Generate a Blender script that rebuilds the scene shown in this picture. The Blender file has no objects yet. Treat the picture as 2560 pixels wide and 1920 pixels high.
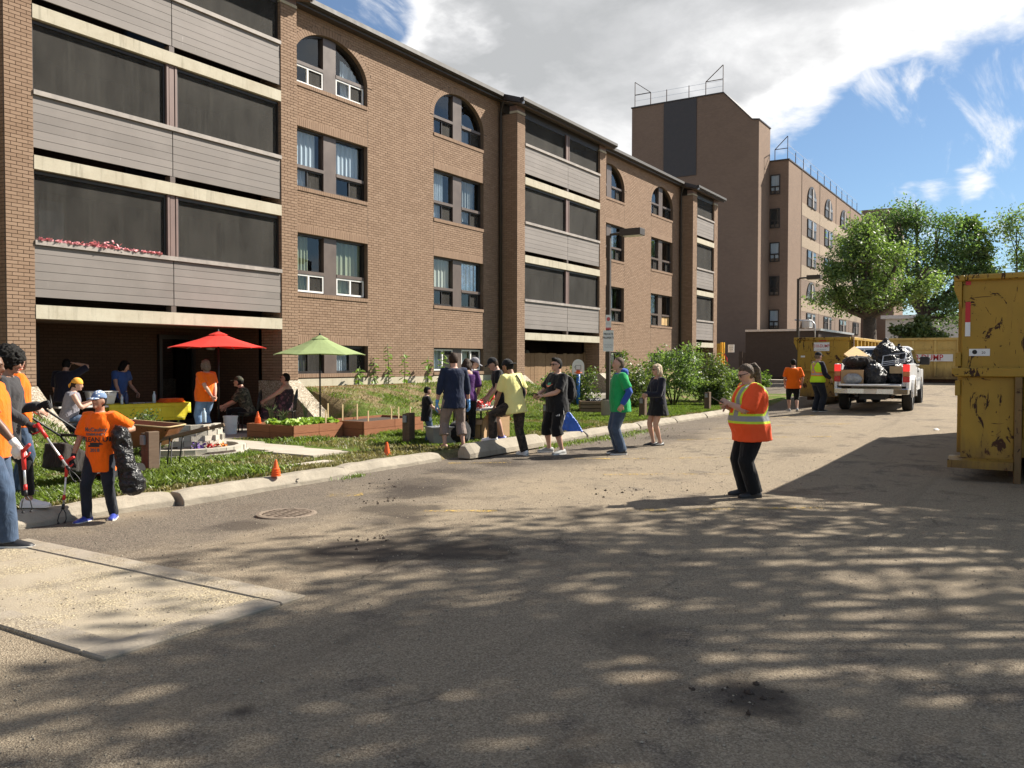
import bpy, bmesh, math, random
import numpy as np
from mathutils import Vector, Matrix, noise as mnoise
from mathutils.bvhtree import BVHTree

R = math.radians
rng = random.Random(7)
nrng = np.random.default_rng(11)
SC = bpy.context.scene
COL = SC.collection

# ------------------------------------------------------------------ camera
YAW, PITCH, ROLL = 0.561978, 0.0264565, 0.00194859
CAM_H = 1.68
cd = bpy.data.cameras.new("camera")
cam = bpy.data.objects.new("camera", cd)
COL.objects.link(cam)
cd.sensor_width = 36.0
cd.sensor_fit = 'HORIZONTAL'
cd.lens = 856.67 / 1024 * 36.0
cd.clip_start = 0.1
cd.clip_end = 3000
fw = Vector((math.cos(YAW) * math.cos(PITCH), math.sin(YAW) * math.cos(PITCH), -math.sin(PITCH)))
rt = Vector((math.sin(YAW), -math.cos(YAW), 0))
up = rt.cross(fw)
c_, s_ = math.cos(ROLL), math.sin(ROLL)
rt2 = rt * c_ + up * s_
up2 = up * c_ - rt * s_
cam.matrix_world = Matrix(((rt2.x, up2.x, -fw.x, 0), (rt2.y, up2.y, -fw.y, 0), (rt2.z, up2.z, -fw.z, CAM_H), (0, 0, 0, 1)))
SC.camera = cam

# ------------------------------------------------------------------ sun, sky, exposure
SUN_AZ, SUN_EL = R(33), R(40)
SUN = Vector((math.cos(SUN_EL) * math.cos(SUN_AZ), -math.cos(SUN_EL) * math.sin(SUN_AZ), math.sin(SUN_EL)))
sl = bpy.data.lights.new("sun", 'SUN')
sl.energy = 5.0
sl.angle = R(0.53)
sl.color = (1.0, 0.93, 0.82)
so = bpy.data.objects.new("sun", sl)
COL.objects.link(so)
so.rotation_euler = SUN.to_track_quat('Z', 'Y').to_euler()
so.location = (30, -20, 40)

SC.view_settings.view_transform = 'Standard'
SC.view_settings.look = 'None'
SC.view_settings.exposure = 1.1
SC.view_settings.gamma = 1.0
SC.view_settings.use_curve_mapping = False
SC.render.engine = 'CYCLES'
SC.cycles.max_bounces = 6
SC.cycles.transparent_max_bounces = 12
SC.cycles.use_denoising = True


class NT:
    """small helper round a node tree"""

    def __init__(self, nt):
        self.nt = nt

    def n(self, t, **k):
        nd = self.nt.nodes.new(t)
        for a, b in k.items():
            setattr(nd, a, b)
        return nd

    def l(self, a, b):
        self.nt.links.new(a, b)

    def put(self, sock, v):
        if v is None:
            return
        if isinstance(v, bpy.types.NodeSocket):
            self.l(v, sock)
        else:
            if sock.type == 'RGBA' and len(v) == 3:
                v = (*v, 1)
            sock.default_value = v

    def math(self, op, a, b=None, c=None, clamp=False):
        nd = self.n('ShaderNodeMath', operation=op)
        nd.use_clamp = clamp
        for i, v in enumerate((a, b, c)):
            self.put(nd.inputs[i], v)
        return nd.outputs[0]

    def vmath(self, op, a, b=None):
        nd = self.n('ShaderNodeVectorMath', operation=op)
        self.put(nd.inputs[0], a)
        if b is not None:
            self.put(nd.inputs[1], b)
        return nd.outputs['Value'] if op in ('DOT_PRODUCT', 'LENGTH') else nd.outputs[0]

    def noise(self, vec, scale, detail=3, rough=0.55, dist=0.0):
        nd = self.n('ShaderNodeTexNoise')
        self.put(nd.inputs['Vector'], vec)
        nd.inputs['Scale'].default_value = scale
        nd.inputs['Detail'].default_value = detail
        nd.inputs['Roughness'].default_value = rough
        nd.inputs['Distortion'].default_value = dist
        return nd.outputs['Fac']

    def voro(self, vec, scale, feature='F1', out='Distance'):
        nd = self.n('ShaderNodeTexVoronoi', feature=feature)
        self.put(nd.inputs['Vector'], vec)
        nd.inputs['Scale'].default_value = scale
        return nd.outputs[out]

    def ramp(self, fac, stops, interp='LINEAR'):
        nd = self.n('ShaderNodeValToRGB')
        nd.color_ramp.interpolation = interp
        el = nd.color_ramp.elements
        while len(el) < len(stops):
            el.new(0.5)
        for e, (p, c) in zip(el, stops):
            e.position = p
            e.color = (*c, 1) if len(c) == 3 else c
        self.put(nd.inputs[0], fac)
        return nd.outputs[0]

    def mr(self, v, a, b, c=0.0, d=1.0, smooth=False):
        nd = self.n('ShaderNodeMapRange')
        nd.interpolation_type = 'SMOOTHSTEP' if smooth else 'LINEAR'
        self.put(nd.inputs[0], v)
        for i, x in enumerate((a, b, c, d)):
            self.put(nd.inputs[1 + i], x)
        return nd.outputs[0]

    def mix(self, fac, a, b, mode='MIX'):
        nd = self.n('ShaderNodeMix', data_type='RGBA', blend_type=mode)
        nd.clamp_factor = True
        self.put(nd.inputs['Factor'], fac)
        self.put(nd.inputs[6], a)
        self.put(nd.inputs[7], b)
        return nd.outputs[2]

    def sep(self, v):
        nd = self.n('ShaderNodeSeparateXYZ')
        self.put(nd.inputs[0], v)
        return nd.outputs

    def comb(self, x, y, z):
        nd = self.n('ShaderNodeCombineXYZ')
        for i, v in enumerate((x, y, z)):
            self.put(nd.inputs[i], v)
        return nd.outputs[0]

    def pos(self):
        return self.n('ShaderNodeNewGeometry').outputs['Position']

    def obj(self):
        return self.n('ShaderNodeTexCoord').outputs['Object']

    def island(self):
        return self.n('ShaderNodeNewGeometry').outputs['Random Per Island']

    def objrand(self):
        return self.n('ShaderNodeObjectInfo').outputs['Random']

    def scalev(self, v, s):
        nd = self.n('ShaderNodeVectorMath', operation='MULTIPLY')
        self.put(nd.inputs[0], v)
        nd.inputs[1].default_value = s
        return nd.outputs[0]


# world: physical sky with a broken cloud deck laid over it by direction
world = bpy.data.worlds.new("World")
SC.world = world
world.use_nodes = True
world.node_tree.nodes.clear()
W = NT(world.node_tree)
wo = W.n('ShaderNodeOutputWorld')
bg = W.n('ShaderNodeBackground')
bg.inputs['Strength'].default_value = 0.057
sky = W.n('ShaderNodeTexSky', sky_type='NISHITA')
sky.sun_disc = False
sky.sun_elevation = SUN_EL
sky.sun_rotation = math.atan2(SUN.x, SUN.y)
sky.air_density = 1.0
sky.dust_density = 0.6
sky.ozone_density = 2.0
sky.altitude = 600
dirv = W.n('ShaderNodeTexCoord').outputs['Generated']
dx, dy, dz = W.sep(dirv)
inv = W.math('DIVIDE', 1.0, W.math('ADD', W.math('MAXIMUM', dz, 0.0), 0.22))
cp = W.comb(W.math('MULTIPLY', dx, inv), W.math('MULTIPLY', dy, inv), 0.0)
n1 = W.noise(W.vmath('ADD', cp, (3.7, 1.3, 0)), 1.7, 9, 0.56, 0.25)
n2 = W.noise(W.vmath('ADD', cp, (8.1, 5.3, 2.0)), 0.75, 5, 0.5)
wispv = W.vmath('ADD', W.scalev(cp, (1.5, 5.5, 1)), (2.1, 0.7, 4.0))
n3 = W.noise(wispv, 1.6, 8, 0.6, 0.5)


def lobe(v, r0, r1, amp):
    v = Vector(v).normalized()
    d = W.vmath('DOT_PRODUCT', dirv, tuple(v))
    return W.mr(d, math.cos(r1), math.cos(r0), 0.0, amp, True)


LOBES = [  # direction (x, y, z), inner radius, outer radius, amount
    ((0.823, 0.458, 0.336), 0.10, 0.30, 0.27),
    ((0.881, 0.32, 0.349), 0.06, 0.24, 0.22),
    ((0.922, 0.168, 0.37), 0.03, 0.18, 0.20),
    ((0.948, 0.03, 0.36), 0.03, 0.18, 0.17),
    ((0.856, 0.45, 0.256), 0.05, 0.14, 0.20),
    ((0.925, 0.248, 0.30), 0.03, 0.09, 0.20),
    ((0.80, 0.40, 0.50), 0.20, 0.45, 0.12),
    ((0.980, 0.06, 0.19), 0.004, 0.045, 0.42),
    ((0.983, 0.085, 0.18), 0.003, 0.038, 0.26),
    ((0.977, 0.118, 0.174), 0.002, 0.034, 0.36),
    ((0.679, 0.638, 0.364), 0.03, 0.10, -0.45),
    ((0.964, 0.136, 0.222), 0.04, 0.10, -0.30),
    ((0.944, 0.231, 0.232), 0.03, 0.09, -0.24),
    ((0.972, 0.02, 0.225), 0.04, 0.10, -0.22),
    ((0.905, 0.389, 0.173), 0.03, 0.08, -0.2),
]
dens = W.math('ADD', W.math('MULTIPLY_ADD', n1, 1.9, W.math('MULTIPLY', n2, 0.7)), -0.60)
for L in LOBES:
    dens = W.math('ADD', dens, lobe(*L))
n4 = W.noise(W.vmath('ADD', cp, (0.4, 9.2, 5.0)), 6.5, 7, 0.6, 0.2)
dens = W.math('ADD', dens, W.math('MULTIPLY', W.math('SUBTRACT', n4, 0.5), 0.55))
cover = W.mr(dens, 0.70, 1.02, 0, 1, True)
wisp = W.math('MULTIPLY', W.mr(n3, 0.52, 0.76, 0, 0.85, True), W.mr(dz, 0.08, 0.2, 0.0, 1.0, True))
cover = W.math('MAXIMUM', cover, wisp)
thick = W.mr(W.math('ADD', dens, W.math('MULTIPLY', n1, 0.35)), 1.10, 1.62, 0, 1, True)
shade = W.noise(W.vmath('ADD', cp, (1.2, 6.1, 3.0)), 2.6, 8, 0.58, 0.3)
shade2 = W.noise(W.vmath('ADD', cp, (5.2, 2.1, 1.0)), 0.9, 4, 0.5)
thick = W.math('MULTIPLY', thick, W.mr(W.math('ADD', W.math('MULTIPLY', shade, 0.6), W.math('MULTIPLY', shade2, 0.6)), 0.42, 0.76, 1.25, 0.05), clamp=True)
cl = W.ramp(thick, [(0.0, (9.6, 9.5, 9.4)), (0.3, (8.4, 8.4, 8.4)), (0.65, (6.0, 6.05, 6.15)), (1.0, (4.5, 4.6, 4.7))])
tint = W.mix(0.10, W.mix(1.0, sky.outputs[0], (0.70, 0.87, 0.99), 'MULTIPLY'), (5.5, 5.8, 6.2))
fin = W.mix(cover, tint, cl)
W.put(bg.inputs['Color'], fin)
W.l(bg.outputs[0], wo.inputs[0])


# ------------------------------------------------------------------ materials
def newmat(name):
    m = bpy.data.materials.new(name)
    m.use_nodes = True
    m.node_tree.nodes.clear()
    T = NT(m.node_tree)
    out = T.n('ShaderNodeOutputMaterial')
    b = T.n('ShaderNodeBsdfPrincipled')
    T.l(b.outputs[0], out.inputs[0])
    T.out = out
    T.b = b
    return m, T, b


def bump(T, h, strength=0.3, dist=0.02):
    nd = T.n('ShaderNodeBump')
    nd.inputs['Strength'].default_value = strength
    nd.inputs['Distance'].default_value = dist
    T.put(nd.inputs['Height'], h)
    T.l(nd.outputs[0], T.b.inputs['Normal'])


def simple(name, col, rough=0.6, metal=0.0, var=0.18, scale=9.0, bmp=0.0, bscale=60.0, spec=0.5, space='obj'):
    m, T, b = newmat(name)
    v = T.obj() if space == 'obj' else T.pos()
    n = T.noise(v, scale, 5, 0.6)
    k0 = tuple(max(0, c * (1 - var)) for c in col)
    k1 = tuple(min(1, c * (1 + var)) for c in col)
    T.put(b.inputs['Base Color'], T.ramp(n, [(0.3, k0), (0.7, k1)]))
    T.put(b.inputs['Roughness'], T.mr(n, 0.3, 0.7, rough * 0.9, min(1, rough * 1.1)))
    b.inputs['Metallic'].default_value = metal
    b.inputs['Specular IOR Level'].default_value = spec
    if bmp:
        bump(T, T.noise(v, bscale, 4, 0.6), bmp, 0.01)
    return m


def fabric(name, col, var=0.15, folds=0.35):
    m, T, b = newmat(name)
    v = T.obj()
    n = T.noise(v, 7, 4, 0.6)
    T.put(b.inputs['Base Color'], T.ramp(n, [(0.3, tuple(c * (1 - var) for c in col)), (0.7, tuple(min(1, c * (1 + var * 0.6)) for c in col))]))
    b.inputs['Roughness'].default_value = 0.9
    b.inputs['Specular IOR Level'].default_value = 0.15
    b.inputs['Sheen Weight'].default_value = 0.15
    w = T.noise(T.scalev(v, (1, 1, 0.45)), 11, 3, 0.55, 0.6)
    bump(T, T.math('MULTIPLY_ADD', T.noise(v, 240, 2), 0.06, w), folds * 1.5, 0.05)
    return m


M = {}


def brick_mat(name, c0, c1, c2, metal=0):
    m, T, b = newmat(name)
    p = T.pos()
    r = T.math('FRACT', T.math('ADD', T.island(), T.objrand()))
    base = T.ramp(r, [(0.0, c0), (0.5, c1), (1.0, c2)])
    base = T.mix(T.mr(T.noise(p, 0.55, 4), 0.35, 0.7, 0, 0.45), base, tuple(c * 1.12 for c in c1))
    sp = T.noise(p, 90, 3, 0.7)
    base = T.mix(T.mr(sp, 0.3, 0.7, 0.3, 0.0), base, tuple(c * 0.6 for c in c1))
    st = T.noise(T.scalev(p, (3.0, 3.0, 0.25)), 1.1, 5, 0.6)
    base = T.mix(T.mr(st, 0.6, 0.85, 0, 0.35), base, tuple(c * 0.62 for c in c1))
    T.put(b.inputs['Base Color'], base)
    b.inputs['Roughness'].default_value = 0.85
    b.inputs['Specular IOR Level'].default_value = 0.25
    bump(T, sp, 0.25, 0.004)
    return m


M['brick'] = brick_mat('brick', (0.236, 0.154, 0.101), (0.274, 0.182, 0.121), (0.314, 0.214, 0.146))
M['soldier'] = brick_mat('soldier_brick', (0.245, 0.161, 0.107), (0.270, 0.180, 0.121), (0.295, 0.198, 0.135))
M['mortar'] = simple('mortar', (0.155, 0.108, 0.075), 0.95, var=0.2, scale=3, space='pos')


def tower_brick(name, lit=(0.25, 0.175, 0.128)):
    m, T, b = newmat(name)
    p = T.pos()
    s = T.sep(p)
    v = T.comb(T.math('ADD', s[0], s[1]), s[2], 0.0)
    bt = T.n('ShaderNodeTexBrick')
    T.put(bt.inputs['Vector'], v)
    bt.inputs['Scale'].default_value = 1.0
    bt.inputs['Brick Width'].default_value = 0.203
    bt.inputs['Row Height'].default_value = 0.0677
    bt.inputs['Mortar Size'].default_value = 0.006
    bt.inputs['Color1'].default_value = (*lit, 1)
    bt.inputs['Color2'].default_value = (*[c * 0.86 for c in lit], 1)
    bt.inputs['Mortar'].default_value = (*[c * 0.5 for c in lit], 1)
    n = T.noise(T.scalev(p, (0.6, 0.6, 2.5)), 1.3, 5, 0.6)
    n2 = T.noise(p, 0.22, 4)
    c = T.mix(T.mr(n, 0.45, 0.75, 0, 0.35), bt.outputs['Color'], tuple(x * 0.7 for x in lit))
    c = T.mix(T.mr(n2, 0.45, 0.7, 0, 0.4), c, tuple(x * 1.12 for x in lit))
    T.put(b.inputs['Base Color'], c)
    b.inputs['Roughness'].default_value = 0.88
    b.inputs['Specular IOR Level'].default_value = 0.2
    return m


M['tbrick'] = tower_brick('tower_brick')
M['tband'] = tower_brick('tower_band_brick', (0.36, 0.285, 0.21))
M['tdark'] = tower_brick('tower_spandrel_brick', (0.225, 0.165, 0.128))


def concrete(name, c0, c1, streak=0.5, bmp=0.2):
    m, T, b = newmat(name)
    p = T.pos()
    n = T.noise(p, 2.2, 6, 0.65)
    st = T.noise(T.scalev(p, (5.0, 5.0, 0.5)), 1.6, 6, 0.65)
    c = T.ramp(n, [(0.3, c0), (0.7, c1)])
    c = T.mix(T.mr(st, 0.55, 0.8, 0, streak), c, tuple(x * 0.55 for x in c0))
    spk = T.noise(p, 70, 3, 0.7)
    c = T.mix(T.mr(spk, 0.6, 0.75, 0, 0.35), c, tuple(x * 0.5 for x in c0))
    T.put(b.inputs['Base Color'], c)
    b.inputs['Roughness'].default_value = 0.9
    b.inputs['Specular IOR Level'].default_value = 0.25
    bump(T, T.math('ADD', spk, T.noise(p, 14, 4)), bmp, 0.01)
    return m


M['band'] = concrete('pale_concrete', (0.41, 0.365, 0.275), (0.51, 0.47, 0.37), 0.85)
M['curb'] = concrete('curb_concrete', (0.27, 0.238, 0.188), (0.38, 0.335, 0.265), 0.55, 0.8)
M['padc'] = concrete('pad_concrete', (0.29, 0.25, 0.195), (0.36, 0.315, 0.25), 0.2, 0.3)
M['walk'] = concrete('walk_concrete', (0.36, 0.32, 0.26), (0.46, 0.41, 0.34), 0.1, 0.2)
M['patio'] = concrete('patio_concrete', (0.22, 0.20, 0.17), (0.29, 0.26, 0.22), 0.1, 0.2)
M['block'] = concrete('block_concrete', (0.36, 0.335, 0.28), (0.50, 0.46, 0.385), 0.1, 0.4)


def aggregate():
    m, T, b = newmat('exposed_aggregate')
    p = T.pos()
    v = T.voro(p, 45, out='Color')
    r = T.sep(v)[0]
    c = T.ramp(r, [(0.0, (0.16, 0.12, 0.085)), (0.35, (0.30, 0.25, 0.18)), (0.7, (0.38, 0.33, 0.25)), (1.0, (0.52, 0.48, 0.40))])
    c = T.mix(T.mr(T.noise(p, 1.5, 4), 0.4, 0.7, 0, 0.35), c, (0.20, 0.16, 0.11))
    T.put(b.inputs['Base Color'], c)
    b.inputs['Roughness'].default_value = 0.85
    bump(T, T.voro(p, 45), 0.5, 0.01)
    return m


M['aggregate'] = aggregate()


def siding():
    m, T, b = newmat('weathered_siding')
    p = T.pos()
    r = T.math('FRACT', T.math('ADD', T.island(), T.objrand()))
    c = T.ramp(r, [(0.0, (0.165, 0.143, 0.127)), (1.0, (0.222, 0.194, 0.174))])
    g = T.noise(T.scalev(p, (0.7, 3, 14)), 2.0, 5, 0.65)
    c = T.mix(T.mr(g, 0.35, 0.75, 0, 0.5), c, (0.17, 0.155, 0.145))
    blot = T.noise(p, 1.2, 4)
    c = T.mix(T.mr(blot, 0.45, 0.7, 0, 0.5), c, (0.245, 0.216, 0.196))
    drip = T.noise(T.scalev(p, (9, 9, 0.9)), 2.2, 6, 0.7)
    c = T.mix(T.mr(drip, 0.67, 0.74, 0, 0.55), c, (0.55, 0.52, 0.50))
    T.put(b.inputs['Base Color'], c)
    b.inputs['Roughness'].default_value = 0.7
    bump(T, g, 0.15, 0.004)
    return m


M['siding'] = siding()
M['darkmetal'] = simple('dark_brown_metal', (0.045, 0.035, 0.03), 0.45, 0.0, 0.15, 4, space='pos')
M['gutter'] = simple('gutter_metal', (0.032, 0.026, 0.022), 0.6, 0.0, 0.15, 4, space='pos')
M['soffit'] = simple('soffit_board', (0.10, 0.07, 0.05), 0.8, 0.0, 0.2, 4, space='pos')
M['roofing'] = simple('roof_shingle', (0.05, 0.045, 0.04), 0.95, 0.0, 0.3, 8, space='pos')
M['panelbrown'] = simple('brown_panel', (0.105, 0.078, 0.064), 0.42, 0.0, 0.12, 3, space='pos')
M['sillcap'] = simple('sill_cap', (0.30, 0.265, 0.235), 0.65, 0.0, 0.25, 6, space='pos')
M['whitevinyl'] = simple('white_vinyl', (0.78, 0.77, 0.74), 0.4, 0.0, 0.05, 3, space='pos')
M['frame'] = simple('bronze_frame', (0.03, 0.024, 0.021), 0.4, 0.1, 0.15, 6, space='pos')
M['mullion'] = simple('mullion_brown', (0.17, 0.11, 0.095), 0.55, 0.0, 0.1, 3, space='pos')
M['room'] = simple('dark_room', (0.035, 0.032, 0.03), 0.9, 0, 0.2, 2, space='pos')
M['shadebrick'] = tower_brick('recess_shade_brick', (0.085, 0.052, 0.034))  # darkened copy of the brick, with the recess shade put into its colour


def glass(name, tint=(0.55, 0.6, 0.62), ior=1.75, refl=1.0):
    m, T, b = newmat(name)
    T.nt.nodes.remove(b)
    tr = T.n('ShaderNodeBsdfTransparent')
    tr.inputs[0].default_value = (*tint, 1)
    gl = T.n('ShaderNodeBsdfGlossy')
    gl.inputs['Roughness'].default_value = 0.015
    gl.inputs['Color'].default_value = (0.92, 0.97, 1, 1)
    fr = T.n('ShaderNodeFresnel')
    fr.inputs[0].default_value = ior
    T.b = gl
    bump(T, T.noise(T.pos(), 1.4, 2), 0.06, 0.02)
    mx = T.n('ShaderNodeMixShader')
    bf = T.n('ShaderNodeNewGeometry').outputs['Backfacing']
    T.put(mx.inputs[0], T.math('MULTIPLY', T.math('MULTIPLY', fr.outputs[0], refl), T.math('SUBTRACT', 1.0, bf), clamp=True))
    T.l(tr.outputs[0], mx.inputs[1])
    T.l(gl.outputs[0], mx.inputs[2])
    T.l(mx.outputs[0], T.out.inputs[0])
    return m


M['glass'] = glass('window_glass', (0.86, 0.9, 0.92), 1.6)
M['darkglass'] = glass('door_glass', (0.3, 0.32, 0.31), 1.7)
M['autoglass'] = glass('vehicle_glass', (0.12, 0.14, 0.14), 1.6)


def screen():
    m, T, b = newmat('insect_screen')
    p = T.pos()
    n = T.noise(T.scalev(p, (1.0, 1, 0.6)), 1.6, 5, 0.6)
    st = T.noise(T.scalev(p, (5.0, 1, 0.25)), 2.0, 4)
    c = T.ramp(n, [(0.3, (0.022, 0.020, 0.017)), (0.7, (0.055, 0.051, 0.044))])
    c = T.mix(T.mr(st, 0.5, 0.8, 0, 0.4), c, (0.085, 0.08, 0.068))
    T.put(b.inputs['Base Color'], c)
    b.inputs['Roughness'].default_value = 0.75
    b.inputs['Specular IOR Level'].default_value = 0.2
    tr = T.n('ShaderNodeBsdfTransparent')
    mx = T.n('ShaderNodeMixShader')
    mx.inputs[0].default_value = 0.62
    T.l(tr.outputs[0], mx.inputs[1])
    T.l(b.outputs[0], mx.inputs[2])
    T.l(mx.outputs[0], T.out.inputs[0])
    return m


M['screen'] = screen()


def cloth_sheer(name, col, tr=0.25):
    m, T, b = newmat(name)
    v = T.pos()
    w = T.noise(T.scalev(v, (14, 14, 0.7)), 1.0, 3)
    T.put(b.inputs['Base Color'], T.ramp(w, [(0.3, tuple(c * 0.7 for c in col)), (0.7, col)]))
    b.inputs['Roughness'].default_value = 0.9
    bump(T, w, 0.6, 0.05)
    return m


M['curtain'] = cloth_sheer('white_curtain', (0.72, 0.74, 0.76))
M['curtaingreen'] = cloth_sheer('olive_curtain', (0.36, 0.36, 0.22))
M['curtaingrey'] = cloth_sheer('grey_blind', (0.34, 0.34, 0.33))
M['curtainpink'] = cloth_sheer('faded_rose_curtain', (0.46, 0.33, 0.30))
M['curtaincream'] = cloth_sheer('cream_curtain', (0.62, 0.58, 0.46))
M['foil'] = simple('silver_foil', (0.65, 0.7, 0.75), 0.22, 0.9, 0.2, 8, 0.8, 9, space='pos')
M['plywood'] = simple('plywood', (0.55, 0.36, 0.15), 0.8, 0, 0.25, 5, space='pos')


def lot():
    m, T, b = newmat('gravel_asphalt')
    p = T.pos()
    s = T.sep(p)
    big = T.noise(p, 0.35, 5, 0.6)
    med = T.noise(p, 1.7, 6, 0.62)
    fine = T.noise(p, 75, 4, 0.75)
    gr = T.voro(p, 105, out='Color')
    g = T.sep(gr)[0]
    g2 = T.sep(T.voro(p, 210, out='Color'))[1]
    gravel = T.ramp(g, [(0.0, (0.135, 0.103, 0.072)), (0.35, (0.245, 0.196, 0.137)), (0.75, (0.315, 0.256, 0.18)), (1.0, (0.44, 0.37, 0.27))])
    gravel = T.mix(0.42, gravel, T.ramp(g2, [(0.0, (0.125, 0.096, 0.068)), (0.5, (0.265, 0.213, 0.148)), (1.0, (0.38, 0.32, 0.23))]))
    asph = T.ramp(g, [(0.0, (0.06, 0.05, 0.042)), (0.5, (0.125, 0.103, 0.082)), (1.0, (0.22, 0.185, 0.145))])
    # bare asphalt and dirt along the kerb line, loose gravel everywhere else
    edge = T.math('ADD', s[1], T.math('MULTIPLY', T.math('SUBTRACT', med, 0.5), 2.6))
    k = T.mr(edge, 5.7, 7.4, 0, 0.92, True)
    k = T.math('MAXIMUM', k, T.mr(T.math('ADD', med, T.math('MULTIPLY', big, 0.6)), 0.84, 0.96, 0.12, 0.75, True))
    c = T.mix(k, gravel, asph)
    dirt = T.mr(T.noise(T.vmath('ADD', p, (4, 9, 0)), 0.9, 7, 0.7), 0.54, 0.72, 0, 0.7, True)
    c = T.mix(dirt, c, (0.10, 0.076, 0.056))
    dust = T.mr(T.noise(T.vmath('ADD', p, (14, 2, 0)), 0.6, 6, 0.6), 0.5, 0.75, 0, 0.55, True)
    c = T.mix(dust, c, (0.315, 0.252, 0.172))
    ew = T.vmath('ADD', p, T.scalev(T.comb(med, big, 0.0), (0.9, 0.9, 0)))
    cr = T.voro(ew, 0.55, 'DISTANCE_TO_EDGE')
    crk = T.math('MULTIPLY', T.mr(cr, 0.003, 0.009, 0.55, 0.0), T.mr(big, 0.5, 0.6, 0, 1))
    c = T.mix(crk, c, (0.045, 0.036, 0.03))
    trk = T.noise(T.scalev(p, (0.12, 2.2, 1)), 1.0, 4, 0.6)
    c = T.mix(T.mr(trk, 0.56, 0.7, 0, 0.35), c, (0.12, 0.095, 0.07))
    c = T.mix(T.mr(fine, 0.58, 0.7, 0, 0.6), c, (0.07, 0.055, 0.042))
    c = T.mix(T.mr(fine, 0.3, 0.4, 0.5, 0.0), c, (0.50, 0.43, 0.33))
    # old oil and patch stains; those beyond the pad also paint in tree shade
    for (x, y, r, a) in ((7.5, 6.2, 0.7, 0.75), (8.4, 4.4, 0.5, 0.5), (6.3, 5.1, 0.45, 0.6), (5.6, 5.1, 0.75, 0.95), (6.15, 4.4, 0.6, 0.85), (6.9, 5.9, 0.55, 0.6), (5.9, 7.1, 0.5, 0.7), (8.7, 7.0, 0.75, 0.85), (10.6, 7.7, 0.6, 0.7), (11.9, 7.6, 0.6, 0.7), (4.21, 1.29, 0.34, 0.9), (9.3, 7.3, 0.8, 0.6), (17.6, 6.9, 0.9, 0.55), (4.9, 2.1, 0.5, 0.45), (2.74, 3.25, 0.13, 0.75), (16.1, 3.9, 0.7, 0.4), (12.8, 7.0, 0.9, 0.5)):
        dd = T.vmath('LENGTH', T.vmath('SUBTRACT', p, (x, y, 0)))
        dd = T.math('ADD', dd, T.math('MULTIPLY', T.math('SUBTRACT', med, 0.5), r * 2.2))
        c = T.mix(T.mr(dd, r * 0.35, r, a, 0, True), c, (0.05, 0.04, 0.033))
    T.put(b.inputs['Base Color'], c)
    b.inputs['Roughness'].default_value = 0.92
    b.inputs['Specular IOR Level'].default_value = 0.2
    h = T.math('ADD', T.math('MULTIPLY', T.voro(p, 105), 0.4), T.math('ADD', T.math('MULTIPLY', fine, 0.5), T.math('MULTIPLY', med, 1.6)))
    bump(T, h, 0.75, 0.02)
    return m


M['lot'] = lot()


def lawn():
    m, T, b = newmat('lawn_soil')
    p = T.pos()
    s = T.sep(p)
    n = T.noise(p, 1.1, 6, 0.62)
    f = T.noise(p, 28, 5, 0.7)
    green = T.ramp(f, [(0.25, (0.045, 0.075, 0.014)), (0.5, (0.095, 0.14, 0.026)), (0.8, (0.17, 0.2, 0.055))])
    straw = T.ramp(f, [(0.25, (0.13, 0.095, 0.055)), (0.6, (0.25, 0.19, 0.105)), (0.85, (0.36, 0.29, 0.17))])
    dry = T.mr(T.math('ADD', n, T.mr(s[2], 0.25, 0.8, 0, 0.10)), 0.50, 0.62, 0, 1, True)
    c = T.mix(dry, green, straw)
    near = T.mr(T.math('ADD', s[1], T.math('MULTIPLY', n, 0.5)), 9.3, 9.05, 0, 0.85, True)
    c = T.mix(near, c, straw)
    T.put(b.inputs['Base Color'], c)
    b.inputs['Roughness'].default_value = 0.95
    b.inputs['Specular IOR Level'].default_value = 0.1
    bump(T, f, 0.8, 0.04)
    return m


M['lawn'] = lawn()


def leafmat(name, c0, c1, c2, trans=0.3, island=True):
    m, T, b = newmat(name)
    T.nt.nodes.remove(b)
    r = T.island()
    n = T.noise(T.pos(), 0.9, 3)
    c = T.ramp(T.math('FRACT', r), [(0.0, c0), (0.55, c1), (1.0, c2)])
    c = T.mix(T.mr(n, 0.4, 0.65, 0, 0.4), c, c2)
    d = T.n('ShaderNodeBsdfDiffuse')
    T.put(d.inputs[0], c)
    t = T.n('ShaderNodeBsdfTranslucent')
    T.put(t.inputs[0], T.mix(1.0, c, (1.15, 1.25, 0.55), 'MULTIPLY'))
    g = T.n('ShaderNodeBsdfGlossy')
    g.inputs['Roughness'].default_value = 0.45
    m1 = T.n('ShaderNodeMixShader')
    m1.inputs[0].default_value = trans
    T.l(d.outputs[0], m1.inputs[1])
    T.l(t.outputs[0], m1.inputs[2])
    m2 = T.n('ShaderNodeMixShader')
    m2.inputs[0].default_value = 0.05
    T.l(m1.outputs[0], m2.inputs[1])
    T.l(g.outputs[0], m2.inputs[2])
    T.l(m2.outputs[0], T.out.inputs[0])
    return m


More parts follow.
